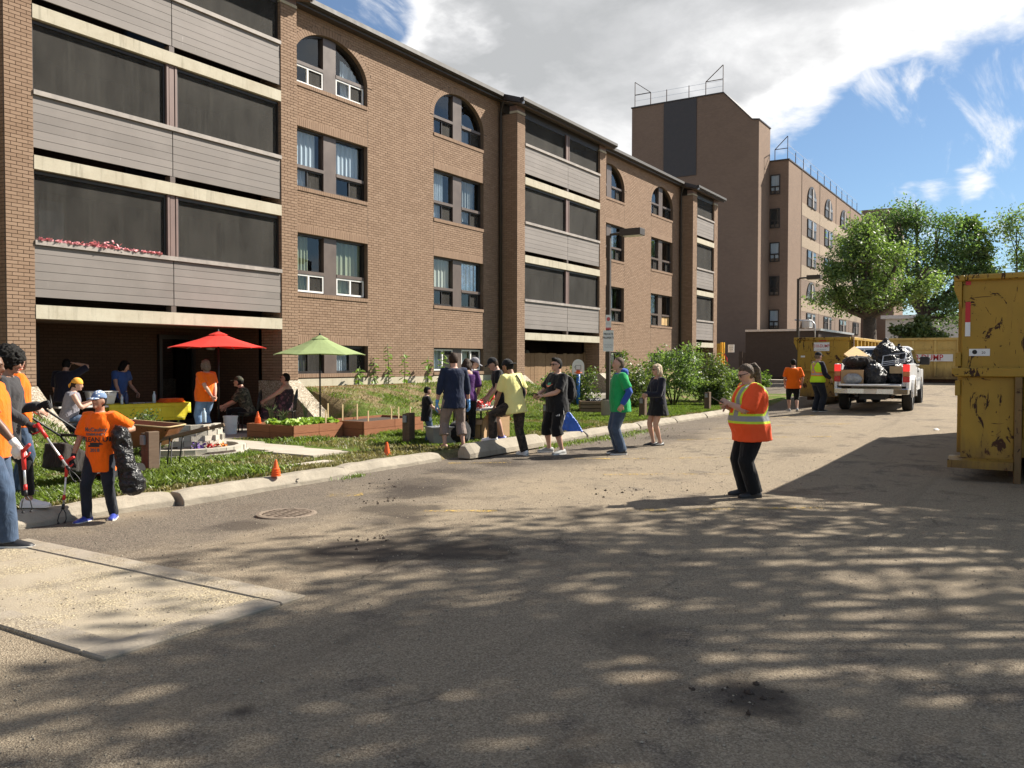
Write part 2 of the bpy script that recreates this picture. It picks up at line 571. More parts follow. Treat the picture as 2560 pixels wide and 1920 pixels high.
M['leaf'] = leafmat('leaf_green', (0.085, 0.145, 0.05), (0.14, 0.215, 0.075), (0.225, 0.30, 0.12), 0.52)
M['leafdark'] = leafmat('leaf_dark_green', (0.065, 0.125, 0.05), (0.105, 0.18, 0.07), (0.17, 0.25, 0.10), 0.52)
M['leafshrub'] = leafmat('shrub_leaf', (0.055, 0.085, 0.025), (0.10, 0.145, 0.042), (0.175, 0.22, 0.075), 0.4)
M['leafbright'] = leafmat('bright_leaf', (0.10, 0.18, 0.03), (0.16, 0.26, 0.05), (0.24, 0.34, 0.08))
M['lettuce'] = leafmat('lettuce_leaf', (0.16, 0.28, 0.03), (0.26, 0.40, 0.05), (0.38, 0.5, 0.10))
M['grass'] = leafmat('grass_blade', (0.08, 0.135, 0.022), (0.14, 0.21, 0.036), (0.23, 0.28, 0.075), 0.4)
M['drygrass'] = leafmat('dry_grass_blade', (0.13, 0.12, 0.05), (0.22, 0.19, 0.085), (0.34, 0.29, 0.15), 0.3)
M['bark'] = simple('bark', (0.075, 0.058, 0.045), 0.95, 0, 0.35, 14, 0.8, 30, space='pos')
M['barklight'] = simple('light_bark', (0.16, 0.135, 0.11), 0.95, 0, 0.3, 14, 0.6, 30, space='pos')


def rusty(name, base, rust=0.5, scale=1.0, scr=True):
    """painted steel with rust, scrapes and chips"""
    m, T, b = newmat(name)
    p = T.obj()
    n = T.noise(p, 1.1 * scale, 6, 0.65)
    c = T.ramp(n, [(0.3, tuple(x * 0.82 for x in base)), (0.7, tuple(min(1, x * 1.1) for x in base))])
    v = T.vmath('ADD', p, T.scalev(T.n('ShaderNodeTexNoise').outputs['Color'], (0.1, 0.1, 0.1)))
    chip = T.noise(T.scalev(p, (1, 1, 0.55)), 5.0 * scale, 7, 0.72, 1.1)
    ch = T.mr(chip, 0.64 - 0.035 * rust, 0.652 - 0.035 * rust, 0, 1, True)
    s1 = T.noise(T.scalev(p, (2.6, 2.6, 0.35)), 4.0 * scale, 5, 0.6, 1.2)
    s2 = T.noise(T.scalev(p, (0.4, 0.4, 2.6)), 4.2 * scale, 5, 0.6, 1.0)
    sc = T.math('MAXIMUM', T.mr(s1, 0.70 - 0.035 * rust, 0.712 - 0.035 * rust, 0, 1, True), T.mr(s2, 0.715 - 0.03 * rust, 0.728 - 0.03 * rust, 0, 1, True))
    msk = T.math('MAXIMUM', ch, sc)
    halo = T.math('MAXIMUM', T.mr(chip, 0.6, 0.66, 0, 0.5, True), T.mr(T.noise(T.scalev(p, (4, 4, 0.3)), 2.0, 5), 0.58, 0.8, 0, 0.5))
    foot = T.mr(T.math('ADD', T.sep(p)[2], T.math('MULTIPLY', T.noise(T.scalev(p, (3, 3, 0.6)), 2.0, 5, 0.7), -0.9)), -0.35, 0.25, 0.85, 0)
    c = T.mix(foot, c, (0.13, 0.075, 0.03))
    c = T.mix(halo, c, (0.27, 0.13, 0.035))
    c = T.mix(msk, c, T.ramp(n, [(0.35, (0.035, 0.02, 0.014)), (0.7, (0.10, 0.042, 0.02))]))
    T.put(b.inputs['Base Color'], c)
    T.put(b.inputs['Roughness'], T.mr(msk, 0, 1, 0.5, 0.9))
    b.inputs['Specular IOR Level'].default_value = 0.35
    bump(T, T.math('MULTIPLY_ADD', msk, -0.6, T.noise(p, 2.5, 3)), 0.35, 0.02)
    return m


M['yellowsteel'] = rusty('yellow_painted_steel', (0.42, 0.25, 0.03), 1.6)
M['yellowpale'] = rusty('faded_yellow_steel', (0.60, 0.42, 0.13), 0.0)
M['rust'] = simple('rusted_steel', (0.075, 0.038, 0.022), 0.9, 0.1, 0.5, 8, 0.4, 30)
M['black'] = simple('black_plastic', (0.012, 0.012, 0.013), 0.5, 0, 0.2, 8)
M['blackmetal'] = simple('black_metal', (0.02, 0.02, 0.02), 0.4, 0.3, 0.2, 8)
M['rubber'] = simple('tyre_rubber', (0.02, 0.019, 0.018), 0.85, 0, 0.3, 15, 0.3, 40)


def bagmat():
    m, T, b = newmat('black_bin_bag')
    v = T.obj()
    b.inputs['Base Color'].default_value = (0.008, 0.008, 0.009, 1)
    b.inputs['Roughness'].default_value = 0.28
    w = T.noise(v, 8, 4, 0.6, 1.5)
    bump(T, w, 0.9, 0.06)
    return m


M['bag'] = bagmat()
M['orangeplastic'] = simple('orange_plastic', (0.85, 0.13, 0.02), 0.45, 0, 0.08, 5)
M['redplastic'] = simple('red_plastic', (0.55, 0.025, 0.02), 0.4, 0, 0.1, 5)
M['alu'] = simple('aluminium', (0.62, 0.62, 0.62), 0.35, 0.7, 0.08, 8)
M['whiteplastic'] = simple('white_plastic', (0.72, 0.71, 0.67), 0.45, 0, 0.06, 5)
M['greyplastic'] = simple('grey_plastic', (0.24, 0.25, 0.26), 0.5, 0, 0.1, 5)
M['cardboard'] = simple('cardboard', (0.42, 0.27, 0.14), 0.85, 0, 0.12, 5)
M['signwhite'] = simple('sign_white', (0.78, 0.78, 0.76), 0.45, 0, 0.05, 3)
M['signred'] = simple('sign_red', (0.55, 0.02, 0.025), 0.5, 0, 0.05, 3)
M['ink'] = simple('print_black', (0.02, 0.02, 0.02), 0.7, 0, 0.05, 3)
M['inkgrey'] = simple('print_grey', (0.10, 0.10, 0.10), 0.7, 0, 0.05, 3)


def wood(name, c0, c1, sc=1.0):
    m, T, b = newmat(name)
    v = T.obj()
    r = T.objrand()
    g = T.noise(T.scalev(v, (3, 3, 30)), 1.5 * sc, 5, 0.65, 0.8)
    c = T.ramp(g, [(0.3, c0), (0.7, c1)])
    c = T.mix(T.mr(r, 0, 1, 0, 0.35), c, tuple(x * 0.65 for x in c0))
    T.put(b.inputs['Base Color'], c)
    b.inputs['Roughness'].default_value = 0.8
    b.inputs['Specular IOR Level'].default_value = 0.25
    bump(T, g, 0.3, 0.006)
    return m


M['planter'] = wood('stained_plank', (0.24, 0.095, 0.045), (0.33, 0.14, 0.07))
M['oldwood'] = wood('weathered_wood', (0.16, 0.105, 0.065), (0.25, 0.175, 0.115))
M['fencewood'] = wood('fence_wood', (0.19, 0.115, 0.06), (0.29, 0.19, 0.105))
M['postwood'] = wood('post_wood', (0.115, 0.075, 0.05), (0.18, 0.125, 0.085))
M['stake'] = wood('stake_wood', (0.45, 0.33, 0.17), (0.58, 0.44, 0.25))
M['soil'] = simple('soil', (0.05, 0.035, 0.025), 0.95, 0, 0.4, 25, 0.8, 60)
M['pole'] = simple('bronze_pole', (0.055, 0.042, 0.033), 0.5, 0.2, 0.12, 4)
M['skin'] = simple('skin_light', (0.52, 0.30, 0.215), 0.55, 0, 0.08, 12)
M['skintan'] = simple('skin_tan', (0.36, 0.19, 0.12), 0.55, 0, 0.08, 12)
M['skindark'] = simple('skin_dark', (0.14, 0.07, 0.042), 0.5, 0, 0.1, 12)
M['hairblack'] = simple('hair_black', (0.009, 0.008, 0.007), 0.75, 0, 0.4, 60, 0.5, 120, 0.2)
M['hairbrown'] = simple('hair_brown', (0.035, 0.020, 0.012), 0.7, 0, 0.4, 60, 0.5, 120, 0.2)
M['hairgrey'] = simple('hair_grey', (0.17, 0.13, 0.095), 0.65, 0, 0.5, 50, 0.9, 110, 0.25)
M['hairblond'] = simple('hair_blond', (0.50, 0.39, 0.27), 0.65, 0, 0.35, 50, 0.9, 110, 0.25)
M['hairmix'] = simple('hair_grey_brown', (0.10, 0.068, 0.045), 0.65, 0, 0.55, 35, 0.9, 110, 0.25)
M['lens'] = simple('dark_lens', (0.01, 0.01, 0.01), 0.12, 0, 0.1, 3)
M['lip'] = simple('lip', (0.26, 0.09, 0.07), 0.5, 0, 0.1, 9)
M['eye'] = simple('eye_dark', (0.03, 0.02, 0.018), 0.3, 0, 0.1, 9)

# ------------------------------------------------------------------ mesh building
WORK = bpy.data.scenes.new('workbench')      # scratch scene for evaluating modifiers, removed at the end


def evaluated_mesh(ob):
    WORK.collection.objects.link(ob)
    with bpy.context.temp_override(scene=WORK, view_layer=WORK.view_layers[0]):
        dg = bpy.context.evaluated_depsgraph_get()
        dg.update()
    me = bpy.data.meshes.new_from_object(ob.evaluated_get(dg))
    WORK.collection.objects.unlink(ob)
    return me


class MB:
    def __init__(self):
        self.v, self.f, self.m = [], [], []

    def add(self, vs, fs, mi=0):
        o = len(self.v)
        self.v += [tuple(p) for p in vs]
        for f in fs:
            self.f.append(tuple(i + o for i in f))
            self.m.append(mi)
        return self

    def join(self, other, mi=None):
        o = len(self.v)
        self.v += other.v
        for f, k in zip(other.f, other.m):
            self.f.append(tuple(i + o for i in f))
            self.m.append(k if mi is None else mi)
        return self

    def box(self, x0, x1, y0, y1, z0, z1, mi=0, skip=''):
        vs = [(x0, y0, z0), (x1, y0, z0), (x1, y1, z0), (x0, y1, z0), (x0, y0, z1), (x1, y0, z1), (x1, y1, z1), (x0, y1, z1)]
        fs = {'b': (0, 3, 2, 1), 't': (4, 5, 6, 7), 'f': (0, 1, 5, 4), 'k': (2, 3, 7, 6), 'l': (0, 4, 7, 3), 'r': (1, 2, 6, 5)}
        return self.add(vs, [q for k, q in fs.items() if k not in skip], mi)

    def obox(self, c, ex, ey, ez, mi=0):
        c, ex, ey, ez = map(Vector, (c, ex, ey, ez))
        vs = [c + sx * ex + sy * ey + sz * ez for sz in (-1, 1) for sx, sy in ((-1, -1), (1, -1), (1, 1), (-1, 1))]
        return self.add(vs, [(0, 3, 2, 1), (4, 5, 6, 7), (0, 1, 5, 4), (1, 2, 6, 5), (2, 3, 7, 6), (3, 0, 4, 7)], mi)

    def bar(self, a, b, w, h=None, mi=0):
        """square bar from a to b"""
        a, b = Vector(a), Vector(b)
        d = (b - a)
        L = d.length
        d.normalize()
        u = Vector((0, 0, 1)) if abs(d.z) < 0.95 else Vector((0, 1, 0))
        s = d.cross(u).normalized()
        t = s.cross(d)
        return self.obox((a + b) / 2, d * L / 2, s * w / 2, t * (h or w) / 2, mi)

    def tube(self, pts, rad, n=8, mi=0, cap=True):
        pts = [Vector(p) for p in pts]
        if not hasattr(rad, '__len__'):
            rad = [rad] * len(pts)
        rings = []
        ref = None
        for i, p in enumerate(pts):
            if i == 0:
                d = pts[1] - p
            elif i == len(pts) - 1:
                d = p - pts[i - 1]
            else:
                d = (pts[i + 1] - p).normalized() + (p - pts[i - 1]).normalized()
            d = d.normalized() if d.length > 1e-9 else Vector((0, 0, 1))
            if ref is None:
                ref = Vector((0, 1, 0)) if abs(d.z) > 0.9 else Vector((0, 0, 1))
            s = d.cross(ref)
            if s.length < 1e-6:
                s = d.orthogonal()
            s.normalize()
            t = s.cross(d).normalized()
            ref = t
            r = rad[i]
            ra, rb = r if hasattr(r, '__len__') else (r, r)
            rings.append([p + s * (math.cos(2 * math.pi * k / n) * ra) + t * (math.sin(2 * math.pi * k / n) * rb) for k in range(n)])
        return self.loft(rings, mi, cap)

    def loft(self, rings, mi=0, cap=True, close=True):
        n = len(rings[0])
        vs = [p for r in rings for p in r]
        fs = []
        for i in range(len(rings) - 1):
            for k in range(n if close else n - 1):
                a, b = i * n + k, i * n + (k + 1) % n
                fs.append((a, b, b + n, a + n))
        if cap:
            fs.append(tuple(range(n))[::-1])
            o = (len(rings) - 1) * n
            fs.append(tuple(o + k for k in range(n)))
        return self.add(vs, fs, mi)

    def lathe(self, prof, n=16, c=(0, 0, 0), mi=0, cap=True):
        c = Vector(c)
        rings = [[c + Vector((r * math.cos(2 * math.pi * k / n), r * math.sin(2 * math.pi * k / n), z)) for k in range(n)] for r, z in prof]
        return self.loft(rings, mi, cap)

    def ellipsoid(self, c, rx, ry, rz, ax=None, nu=14, nv=9, mi=0, fn=None):
        c = Vector(c)
        X, Y, Z = ax if ax else (Vector((1, 0, 0)), Vector((0, 1, 0)), Vector((0, 0, 1)))
        rings = []
        for j in range(nv + 1):
            th = math.pi * (j + 0.02 * (j == 0) - 0.02 * (j == nv)) / nv
            ring = []
            for k in range(nu):
                ph = 2 * math.pi * k / nu
                p = [math.sin(th) * math.cos(ph), math.sin(th) * math.sin(ph), -math.cos(th)]
                q = [p[0] * rx, p[1] * ry, p[2] * rz]
                if fn:
                    q = fn(p, q)
                ring.append(c + X * q[0] + Y * q[1] + Z * q[2])
            rings.append(ring)
        return self.loft(rings, mi)

    def prism(self, poly, axis, a, b, mi=0):
        """extrude a 2d polygon along an axis ('x': poly is (y,z), 'y': (x,z), 'z': (x,y))"""
        f = {'x': lambda p, t: (t, p[0], p[1]), 'y': lambda p, t: (p[0], t, p[1]), 'z': lambda p, t: (p[0], p[1], t)}[axis]
        n = len(poly)
        vs = [f(p, a) for p in poly] + [f(p, b) for p in poly]
        fs = [tuple(range(n))[::-1], tuple(range(n, 2 * n))] + [(i, (i + 1) % n, (i + 1) % n + n, i + n) for i in range(n)]
        return self.add(vs, fs, mi)

    def mesh(self, name):
        me = bpy.data.meshes.new(name)
        me.from_pydata(self.v, [], self.f)
        if any(self.m):
            me.polygons.foreach_set('material_index', self.m)
        bm = bmesh.new()
        bm.from_mesh(me)
        bmesh.ops.recalc_face_normals(bm, faces=bm.faces)
        bm.to_mesh(me)
        bm.free()
        return me

    def build(self, name, mats, parent=None, smooth=False, world=False, fast=False):
        if world and parent is not None:
            o = parent_world(parent)
            self.v = [(p[0] - o.x, p[1] - o.y, p[2] - o.z) for p in self.v]
        if fast:
            me = bpy.data.meshes.new(name)
            me.from_pydata(self.v, [], self.f)
            if any(self.m):
                me.polygons.foreach_set('material_index', self.m)
        else:
            me = self.mesh(name)
        return link(name, me, mats, parent, smooth)


def parent_world(p):
    v = Vector((0, 0, 0))
    while p is not None:
        v += p.location
        p = p.parent
    return v


def link(name, me, mats, parent=None, smooth=False):
    if not isinstance(mats, (list, tuple)):
        mats = [mats]
    for m in mats:
        if len(me.materials) < len(mats):
            me.materials.append(M[m] if isinstance(m, str) else m)
    if smooth:
        me.polygons.foreach_set('use_smooth', [True] * len(me.polygons))
        if smooth == 'auto':
            pass
    o = bpy.data.objects.new(name, me)
    COL.objects.link(o)
    o.parent = parent
    return o


def tag(o, label=None, cat=None, group=None, kind=None):
    if label:
        o['label'] = label
    if cat:
        o['category'] = cat
    if group:
        o['group'] = group
    if kind:
        o['kind'] = kind
    return o


def thing(name, label, cat, loc=(0, 0, 0), rz=0.0, group=None):
    o = bpy.data.objects.new(name, None)
    o.empty_display_size = 0.2
    COL.objects.link(o)
    o.location = loc
    o.rotation_euler = (0, 0, rz)
    return tag(o, label, cat, group)


def copy_tree(o, parent=None):
    c = o.copy()
    COL.objects.link(c)
    c.parent = parent
    for ch in list(o.children):
        copy_tree(ch, c)
    return c


def inst(o, parent, loc, rz=0.0, rot=None, scale=None):
    """another object sharing the mesh of o"""
    c = o.copy()
    COL.objects.link(c)
    c.parent = parent
    c.location = loc
    c.rotation_euler = rot if rot else (0, 0, rz)
    if scale:
        c.scale = scale
    return c


def structure(name, mb, mat, smooth=False, fast=False):
    return tag(mb.build(name, mat, None, smooth, fast=fast), kind='structure')


def bevel(o, w=0.01, seg=1):
    """soften the edges of a finished mesh"""
    bm = bmesh.new()
    bm.from_mesh(o.data)
    ed = [e for e in bm.edges if len(e.link_faces) == 2 and e.calc_face_angle(0) > 0.6]
    if ed:
        bmesh.ops.bevel(bm, geom=ed, offset=w, segments=seg, affect='EDGES', clamp_overlap=True)
    bm.to_mesh(o.data)
    bm.free()
    return o


def text_mesh(s, size, spacing=1.0, bold=0.0, align='CENTER'):
    cu = bpy.data.curves.new('lettering', 'FONT')
    cu.body = s
    cu.size = size
    cu.align_x = align
    cu.align_y = 'CENTER'
    cu.space_character = spacing
    cu.offset = bold
    cu.resolution_u = 2
    ob = bpy.data.objects.new('lettering', cu)
    me = evaluated_mesh(ob)
    bpy.data.objects.remove(ob)
    bpy.data.curves.remove(cu)
    me.materials.clear()
    return me


def put_text(s, size, origin, ux, uy, mat, parent, off=0.004, sx=1.0, bold=0.0, name='lettering', spacing=1.0, align='CENTER'):
    """flat lettering: origin = middle of the text, ux / uy = directions to the right and up"""
    me = text_mesh(s, size, spacing, bold, align)
    ux, uy = Vector(ux).normalized(), Vector(uy).normalized()
    n = ux.cross(uy)
    o = Vector(origin) + n * off
    for v in me.vertices:
        v.co = o + ux * (v.co.x * sx) + uy * v.co.y
    return link(name, me, mat, parent)


def displace(me, fn):
    """push every vertex along its normal by fn(position)"""
    n = len(me.vertices)
    co = np.empty(n * 3, dtype=np.float32)
    no = np.empty(n * 3, dtype=np.float32)
    me.vertices.foreach_get('co', co)
    me.vertex_normals.foreach_get('vector', no)
    co = co.reshape(-1, 3)
    amt = np.array([fn(Vector(p)) for p in co.tolist()], dtype=np.float32)
    co = co + no.reshape(-1, 3) * amt[:, None]
    me.vertices.foreach_set('co', co.ravel())
    me.update()


def remesh(mb, voxel, smooth=3, wr=0.0, wfreq=9.0, fac=0.5):
    """fuse overlapping closed shapes into one continuous skin"""
    me = bpy.data.meshes.new('tmp')
    me.from_pydata(mb.v, [], mb.f)
    bm = bmesh.new()
    bm.from_mesh(me)
    bmesh.ops.recalc_face_normals(bm, faces=bm.faces)
    bm.to_mesh(me)
    bm.free()
    ob = bpy.data.objects.new('tmp', me)
    md = ob.modifiers.new('r', 'REMESH')
    md.mode = 'VOXEL'
    md.voxel_size = voxel
    if smooth:
        sm = ob.modifiers.new('s', 'SMOOTH')
        sm.iterations = smooth
        sm.factor = fac
    out = evaluated_mesh(ob)
    bpy.data.objects.remove(ob)
    bpy.data.meshes.remove(me)
    out.materials.clear()
    if wr:
        def push(p):
            a = mnoise.noise(Vector((p.x * wfreq, p.y * wfreq, p.z * wfreq * 0.55)) + Vector((3.1, 7.7, 1.3)))
            b = 1 - abs(mnoise.noise(Vector((p.x * wfreq * 1.7, p.y * wfreq * 1.7, p.z * wfreq * 1.1)))) * 2.2
            return wr * (a * 0.7 + b * 0.5)
        displace(out, push)
    out.polygons.foreach_set('use_smooth', [True] * len(out.polygons))
    return out


def decal(poly_me, target_me, origin, ux, uy, depth, name, mat, parent, off=0.006):
    """lay a flat mesh (lettering, logo) on a garment by projecting it along the garment's face"""
    bvh = BVHTree.FromPolygons([v.co for v in target_me.vertices], [tuple(p.vertices) for p in target_me.polygons])
    ux, uy = Vector(ux).normalized(), Vector(uy).normalized()
    n = ux.cross(uy)
    o = Vector(origin)
    for v in poly_me.vertices:
        q = o + ux * v.co.x + uy * v.co.y + n * depth
        hit = bvh.ray_cast(q, -n, depth * 2.5)
        v.co = (hit[0] if hit[0] is not None else q - n * depth) + n * off
    return link(name, poly_me, mat, parent)


def flat_poly(pts):
    me = bpy.data.meshes.new('print')
    n = len(pts)
    me.from_pydata([(p[0], p[1], 0) for p in pts], [], [tuple(range(n))])
    bm = bmesh.new()
    bm.from_mesh(me)
    bmesh.ops.triangulate(bm, faces=bm.faces)
    bmesh.ops.subdivide_edges(bm, edges=bm.edges, cuts=2)
    bm.to_mesh(me)
    bm.free()
    return me


def smoothstep(a, b, x):
    t = min(1, max(0, (x - a) / (b - a)))
    return t * t * (3 - 2 * t)


# ------------------------------------------------------------------ ground heights
def lot_z(x, y):
    """the lot rises gently away from the kerb at its far end"""
    s = smoothstep(8.8, 4.6, y)
    if x > 30:
        s = max(s, smoothstep(30, 40, x))
    z = 0.021 * max(0, x - 14) * s
    z -= 0.055 * math.exp(-(((x - 6.8) / 1.6) ** 2 + ((y - 7.6) / 0.9) ** 2))
    return min(z, 0.75)


def lawn_z(x, y):
    if y < 8.95:
        return -0.06 + 0.18 * smoothstep(8.70, 8.92, y)
    z = 0.12
    t = smoothstep(11.6, 15.9, y)
    for x0, x1 in ((15.0, 25.2), (32.0, 42.2), (45.9, 60)):
        k = smoothstep(x0 - 1.6 * smoothstep(14.2, 12.6, y) - 0.02, x0 + 0.02 + 0.8 * smoothstep(14.2, 12.6, y), x) * (1 - smoothstep(x1 - 0.0, x1 + 0.6, x))
        h = 0.90 if x0 < 40 else 0.5
        z += h * t * k
    if x < 8.3:
        z += 0.88 * t * (1 - smoothstep(7.9, 8.1, x))
    z += 0.02 * mnoise.noise(Vector((x * 1.1, y * 1.1, 0)))
    if x > 29:
        z += 0.017 * (x - 29)
    return z


def V(*a):
    return Vector(a)

# ------------------------------------------------------------------ ground
def grid_sheet(name, xs, ys, fz, mat, keep=None):
    nx, ny = len(xs), len(ys)
    vs = [(x, y, fz(x, y)) for y in ys for x in xs]
    fs = []
    for j in range(ny - 1):
        for i in range(nx - 1):
            if keep is None or keep((xs[i] + xs[i + 1]) / 2, (ys[j] + ys[j + 1]) / 2):
                a = j * nx + i
                fs.append((a, a + 1, a + 1 + nx, a + nx))
    me = bpy.data.meshes.new(name)
    me.from_pydata(vs, [], fs)
    me.polygons.foreach_set('use_smooth', [True] * len(fs))
    return tag(link(name, me, mat), kind='structure')


def span(a, b, s):
    n = max(1, int(round((b - a) / s)))
    return [a + (b - a) * i / n for i in range(n + 1)]


xs = [-900, -300, -80] + span(-30, 2, 4) + span(2.5, 32, 0.4)[0:] + span(34, 120, 6) + [300, 900]
ys = [-900, -300, -80] + span(-40, -6, 4) + span(-5, 9.3, 0.35) + span(10, 60, 5) + [120, 300, 900]
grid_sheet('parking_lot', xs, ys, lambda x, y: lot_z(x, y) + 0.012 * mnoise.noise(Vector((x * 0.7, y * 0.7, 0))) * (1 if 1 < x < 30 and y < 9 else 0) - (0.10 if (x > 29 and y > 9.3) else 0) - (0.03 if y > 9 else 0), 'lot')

lx = span(-14, 30, 0.25) + span(31, 46.5, 1.0)
ly = [8.66, 8.72, 8.78, 8.84] + span(8.92, 16.3, 0.2)
PATIO = (8.56, 14.43, 13.9)


def lawn_keep(x, y):
    if 8.6 < x < 14.4 and y > 13.9:
        return False
    return True


grid_sheet('lawn', lx, ly, lawn_z, 'lawn', lawn_keep)
structure('patio_slab', MB().box(8.57, 14.42, 13.75, 18.3, -0.15, 0.10), 'patio')
structure('patio_slab', MB().box(25.6, 31.4, 14.2, 18.3, -0.15, 0.42), 'patio')
structure('patio_slab', MB().box(42.66, 45.28, 14.6, 18.3, -0.15, 0.42), 'patio')
# worn concrete path to the kerb
pm = MB()
for (x0, x1, y0, y1) in ((10.35, 11.15, 12.52, 13.72), (10.15, 10.95, 11.28, 12.5), (9.95, 10.8, 10.05, 11.26)):
    pm.box(x0, x1, y0, y1, 0.0, 0.155)
structure('garden_path', pm, 'walk')
structure('edging_strip', MB().box(6.0, 9.7, 9.36, 9.56, 0, 0.142), 'walk')
# far drive and footpath past the end of the building
far = MB()
far.box(46.4, 66, 13.0, 30, -0.3, 0.62)
structure('far_drive', far, 'walk')
structure('far_kerb', MB().box(46.2, 46.39, 9.6, 30, -0.3, 0.72), 'curb')
grid_sheet('far_lawn', span(29.5, 46.2, 1.2), span(9.2, 13.0, 0.5) + [16], lambda x, y: lawn_z(x, y) + 0.01, 'lawn', lambda x, y: x > 45.9 or y < 13.1 or x > 46)

def padslab():
    m, T, b = newmat('gravel_strewn_concrete')
    p = T.pos()
    n = T.noise(p, 1.4, 6, 0.65)
    c = T.ramp(T.noise(p, 2.5, 5), [(0.3, (0.27, 0.225, 0.165)), (0.7, (0.34, 0.29, 0.215))])
    g = T.sep(T.voro(p, 85, out='Color'))[0]
    gr = T.ramp(g, [(0.0, (0.14, 0.105, 0.07)), (0.4, (0.36, 0.29, 0.18)), (1.0, (0.56, 0.47, 0.30))])
    k = T.math('MULTIPLY', T.mr(n, 0.42, 0.6, 0.12, 0.9, True), T.mr(T.noise(p, 60, 3, 0.7), 0.42, 0.52, 0, 1))
    T.put(b.inputs['Base Color'], T.mix(k, c, gr))
    b.inputs['Roughness'].default_value = 0.92
    bump(T, T.math('MULTIPLY', T.voro(p, 85), k), 0.6, 0.015)
    return m


M['padslab'] = padslab()


def padborder():
    m, T, b = newmat('dusty_border_concrete')
    p = T.pos()
    c = T.ramp(T.noise(p, 3.0, 6, 0.65), [(0.3, (0.235, 0.20, 0.155)), (0.7, (0.32, 0.275, 0.215))])
    g = T.sep(T.voro(p, 95, out='Color'))[0]
    gr = T.ramp(g, [(0.0, (0.13, 0.10, 0.07)), (0.5, (0.27, 0.22, 0.15)), (1.0, (0.46, 0.39, 0.27))])
    k = T.math('MULTIPLY', T.mr(T.noise(p, 2.3, 6, 0.7), 0.46, 0.62, 0.0, 0.95, True), T.mr(T.noise(p, 50, 3, 0.7), 0.40, 0.50, 0.2, 1))
    T.put(b.inputs['Base Color'], T.mix(k, c, gr))
    b.inputs['Roughness'].default_value = 0.92
    bump(T, T.math('ADD', T.noise(p, 40, 4), T.math('MULTIPLY', T.voro(p, 95), k)), 0.5, 0.012)
    return m


M['padborder'] = padborder()
# concrete kerb-lined pad let into the lot, bottom left
pad = thing('concrete_pad', 'square concrete pad edged with a raised border in the gravel lot', 'pad', (3.5, 6.0, 0))
pz = 0.012
MB().box(3.02, 4.10, 4.69, 8.0, -0.1, pz).build('slab', 'padslab', pad, world=True)
bd = MB().box(4.10, 4.33, 4.45, 8.05, -0.1, 0.022)
bevel(bd.build('border', 'padborder', pad, world=True), 0.01)
bevel(MB().box(2.80, 4.097, 4.45, 4.68, -0.1, 0.022).build('border', 'padborder', pad, world=True), 0.01)
bevel(MB().box(2.80, 3.02, 4.683, 8.0, -0.1, 0.022).build('border', 'padborder', pad, world=True), 0.01)

# parking kerbs: separate precast lengths along the lawn
KERBS = [(3.62, 6.36), (6.40, 9.20), (9.25, 11.55), (14.45, 16.85), (16.93, 19.76), (19.84, 22.24), (22.30, 24.66), (24.74, 27.2), (27.3, 29.6)]
KL = ['at the feet of the volunteers beside the concrete pad', 'marked with a small 5 beside the round drain', 'with a chipped end beside the garden path',
      'behind the man with the backpack', 'behind the man in the green shirt', 'between the green shirt man and the blonde woman',
      'behind the blonde woman in black', 'beside the shrubs past the blonde woman', 'farthest along, near the yellow skip']
for i, ((a, b), t) in enumerate(zip(KERBS, KL)):
    o = thing('parking_kerb', 'pale precast concrete kerb length ' + t, 'kerb', ((a + b) / 2, 8.78, 0), 0, 'concrete kerbs along the lawn')
    dy = 0.0 if i != 1 else -0.10
    L = (b - a) / 2
    prof = [(-0.12, -0.12), (0.14, -0.12), (0.14, 0.15), (0.0, 0.155), (-0.05, 0.14), (-0.115, 0.05)]
    mb = MB()
    ns = 14
    rings = []
    for k in range(ns + 1):
        x = -L + 2 * L * k / ns
        rings.append([(x + 0.008 * rng.uniform(-1, 1), p[0] + dy + 0.007 * rng.uniform(-1, 1), p[1] + 0.007 * rng.uniform(-1, 1) - (0.025 if k in (0, ns) and p[1] > 0.1 else 0)) for p in prof])
    mb.loft(rings)
    k = bevel(mb.build('concrete_body', 'curb', o), 0.008)
    o.location.z = lot_z((a + b) / 2, 8.78) if i > 2 else 0
    if i == 1:
        put_text('5', 0.13, (0.35, -0.12 + dy - 0.002, 0.062), (1, 0, 0), (0, -0.5, 1), 'inkgrey', o, 0.012, bold=0.004)

ws = thing('wheel_stop', 'loose concrete wheel stop lying askew in front of the yellow shirt man', 'wheel stop', (13.2, 8.52, 0), R(0.5))
mb = MB()
prof = [(-0.20, 0.02), (0.12, 0.02), (0.12, 0.15), (0.05, 0.26), (-0.06, 0.265), (-0.19, 0.11)]
rings = [[(x, p[0] * (0.8 if abs(x) > 1.2 else 1), p[1] * (0.85 if abs(x) > 1.2 else 1)) for p in prof] for x in (-1.28, -1.16, -0.4, 0.4, 1.16, 1.28)]
mb.loft(rings)
bevel(mb.build('concrete_body', 'curb', ws), 0.008)
for sx in (-0.85, 0.9):
    MB().lathe([(0.02, 0), (0.02, 0.004)], 8, (sx, -0.115, 0.151)).build('bolt_hole', 'ink', ws)

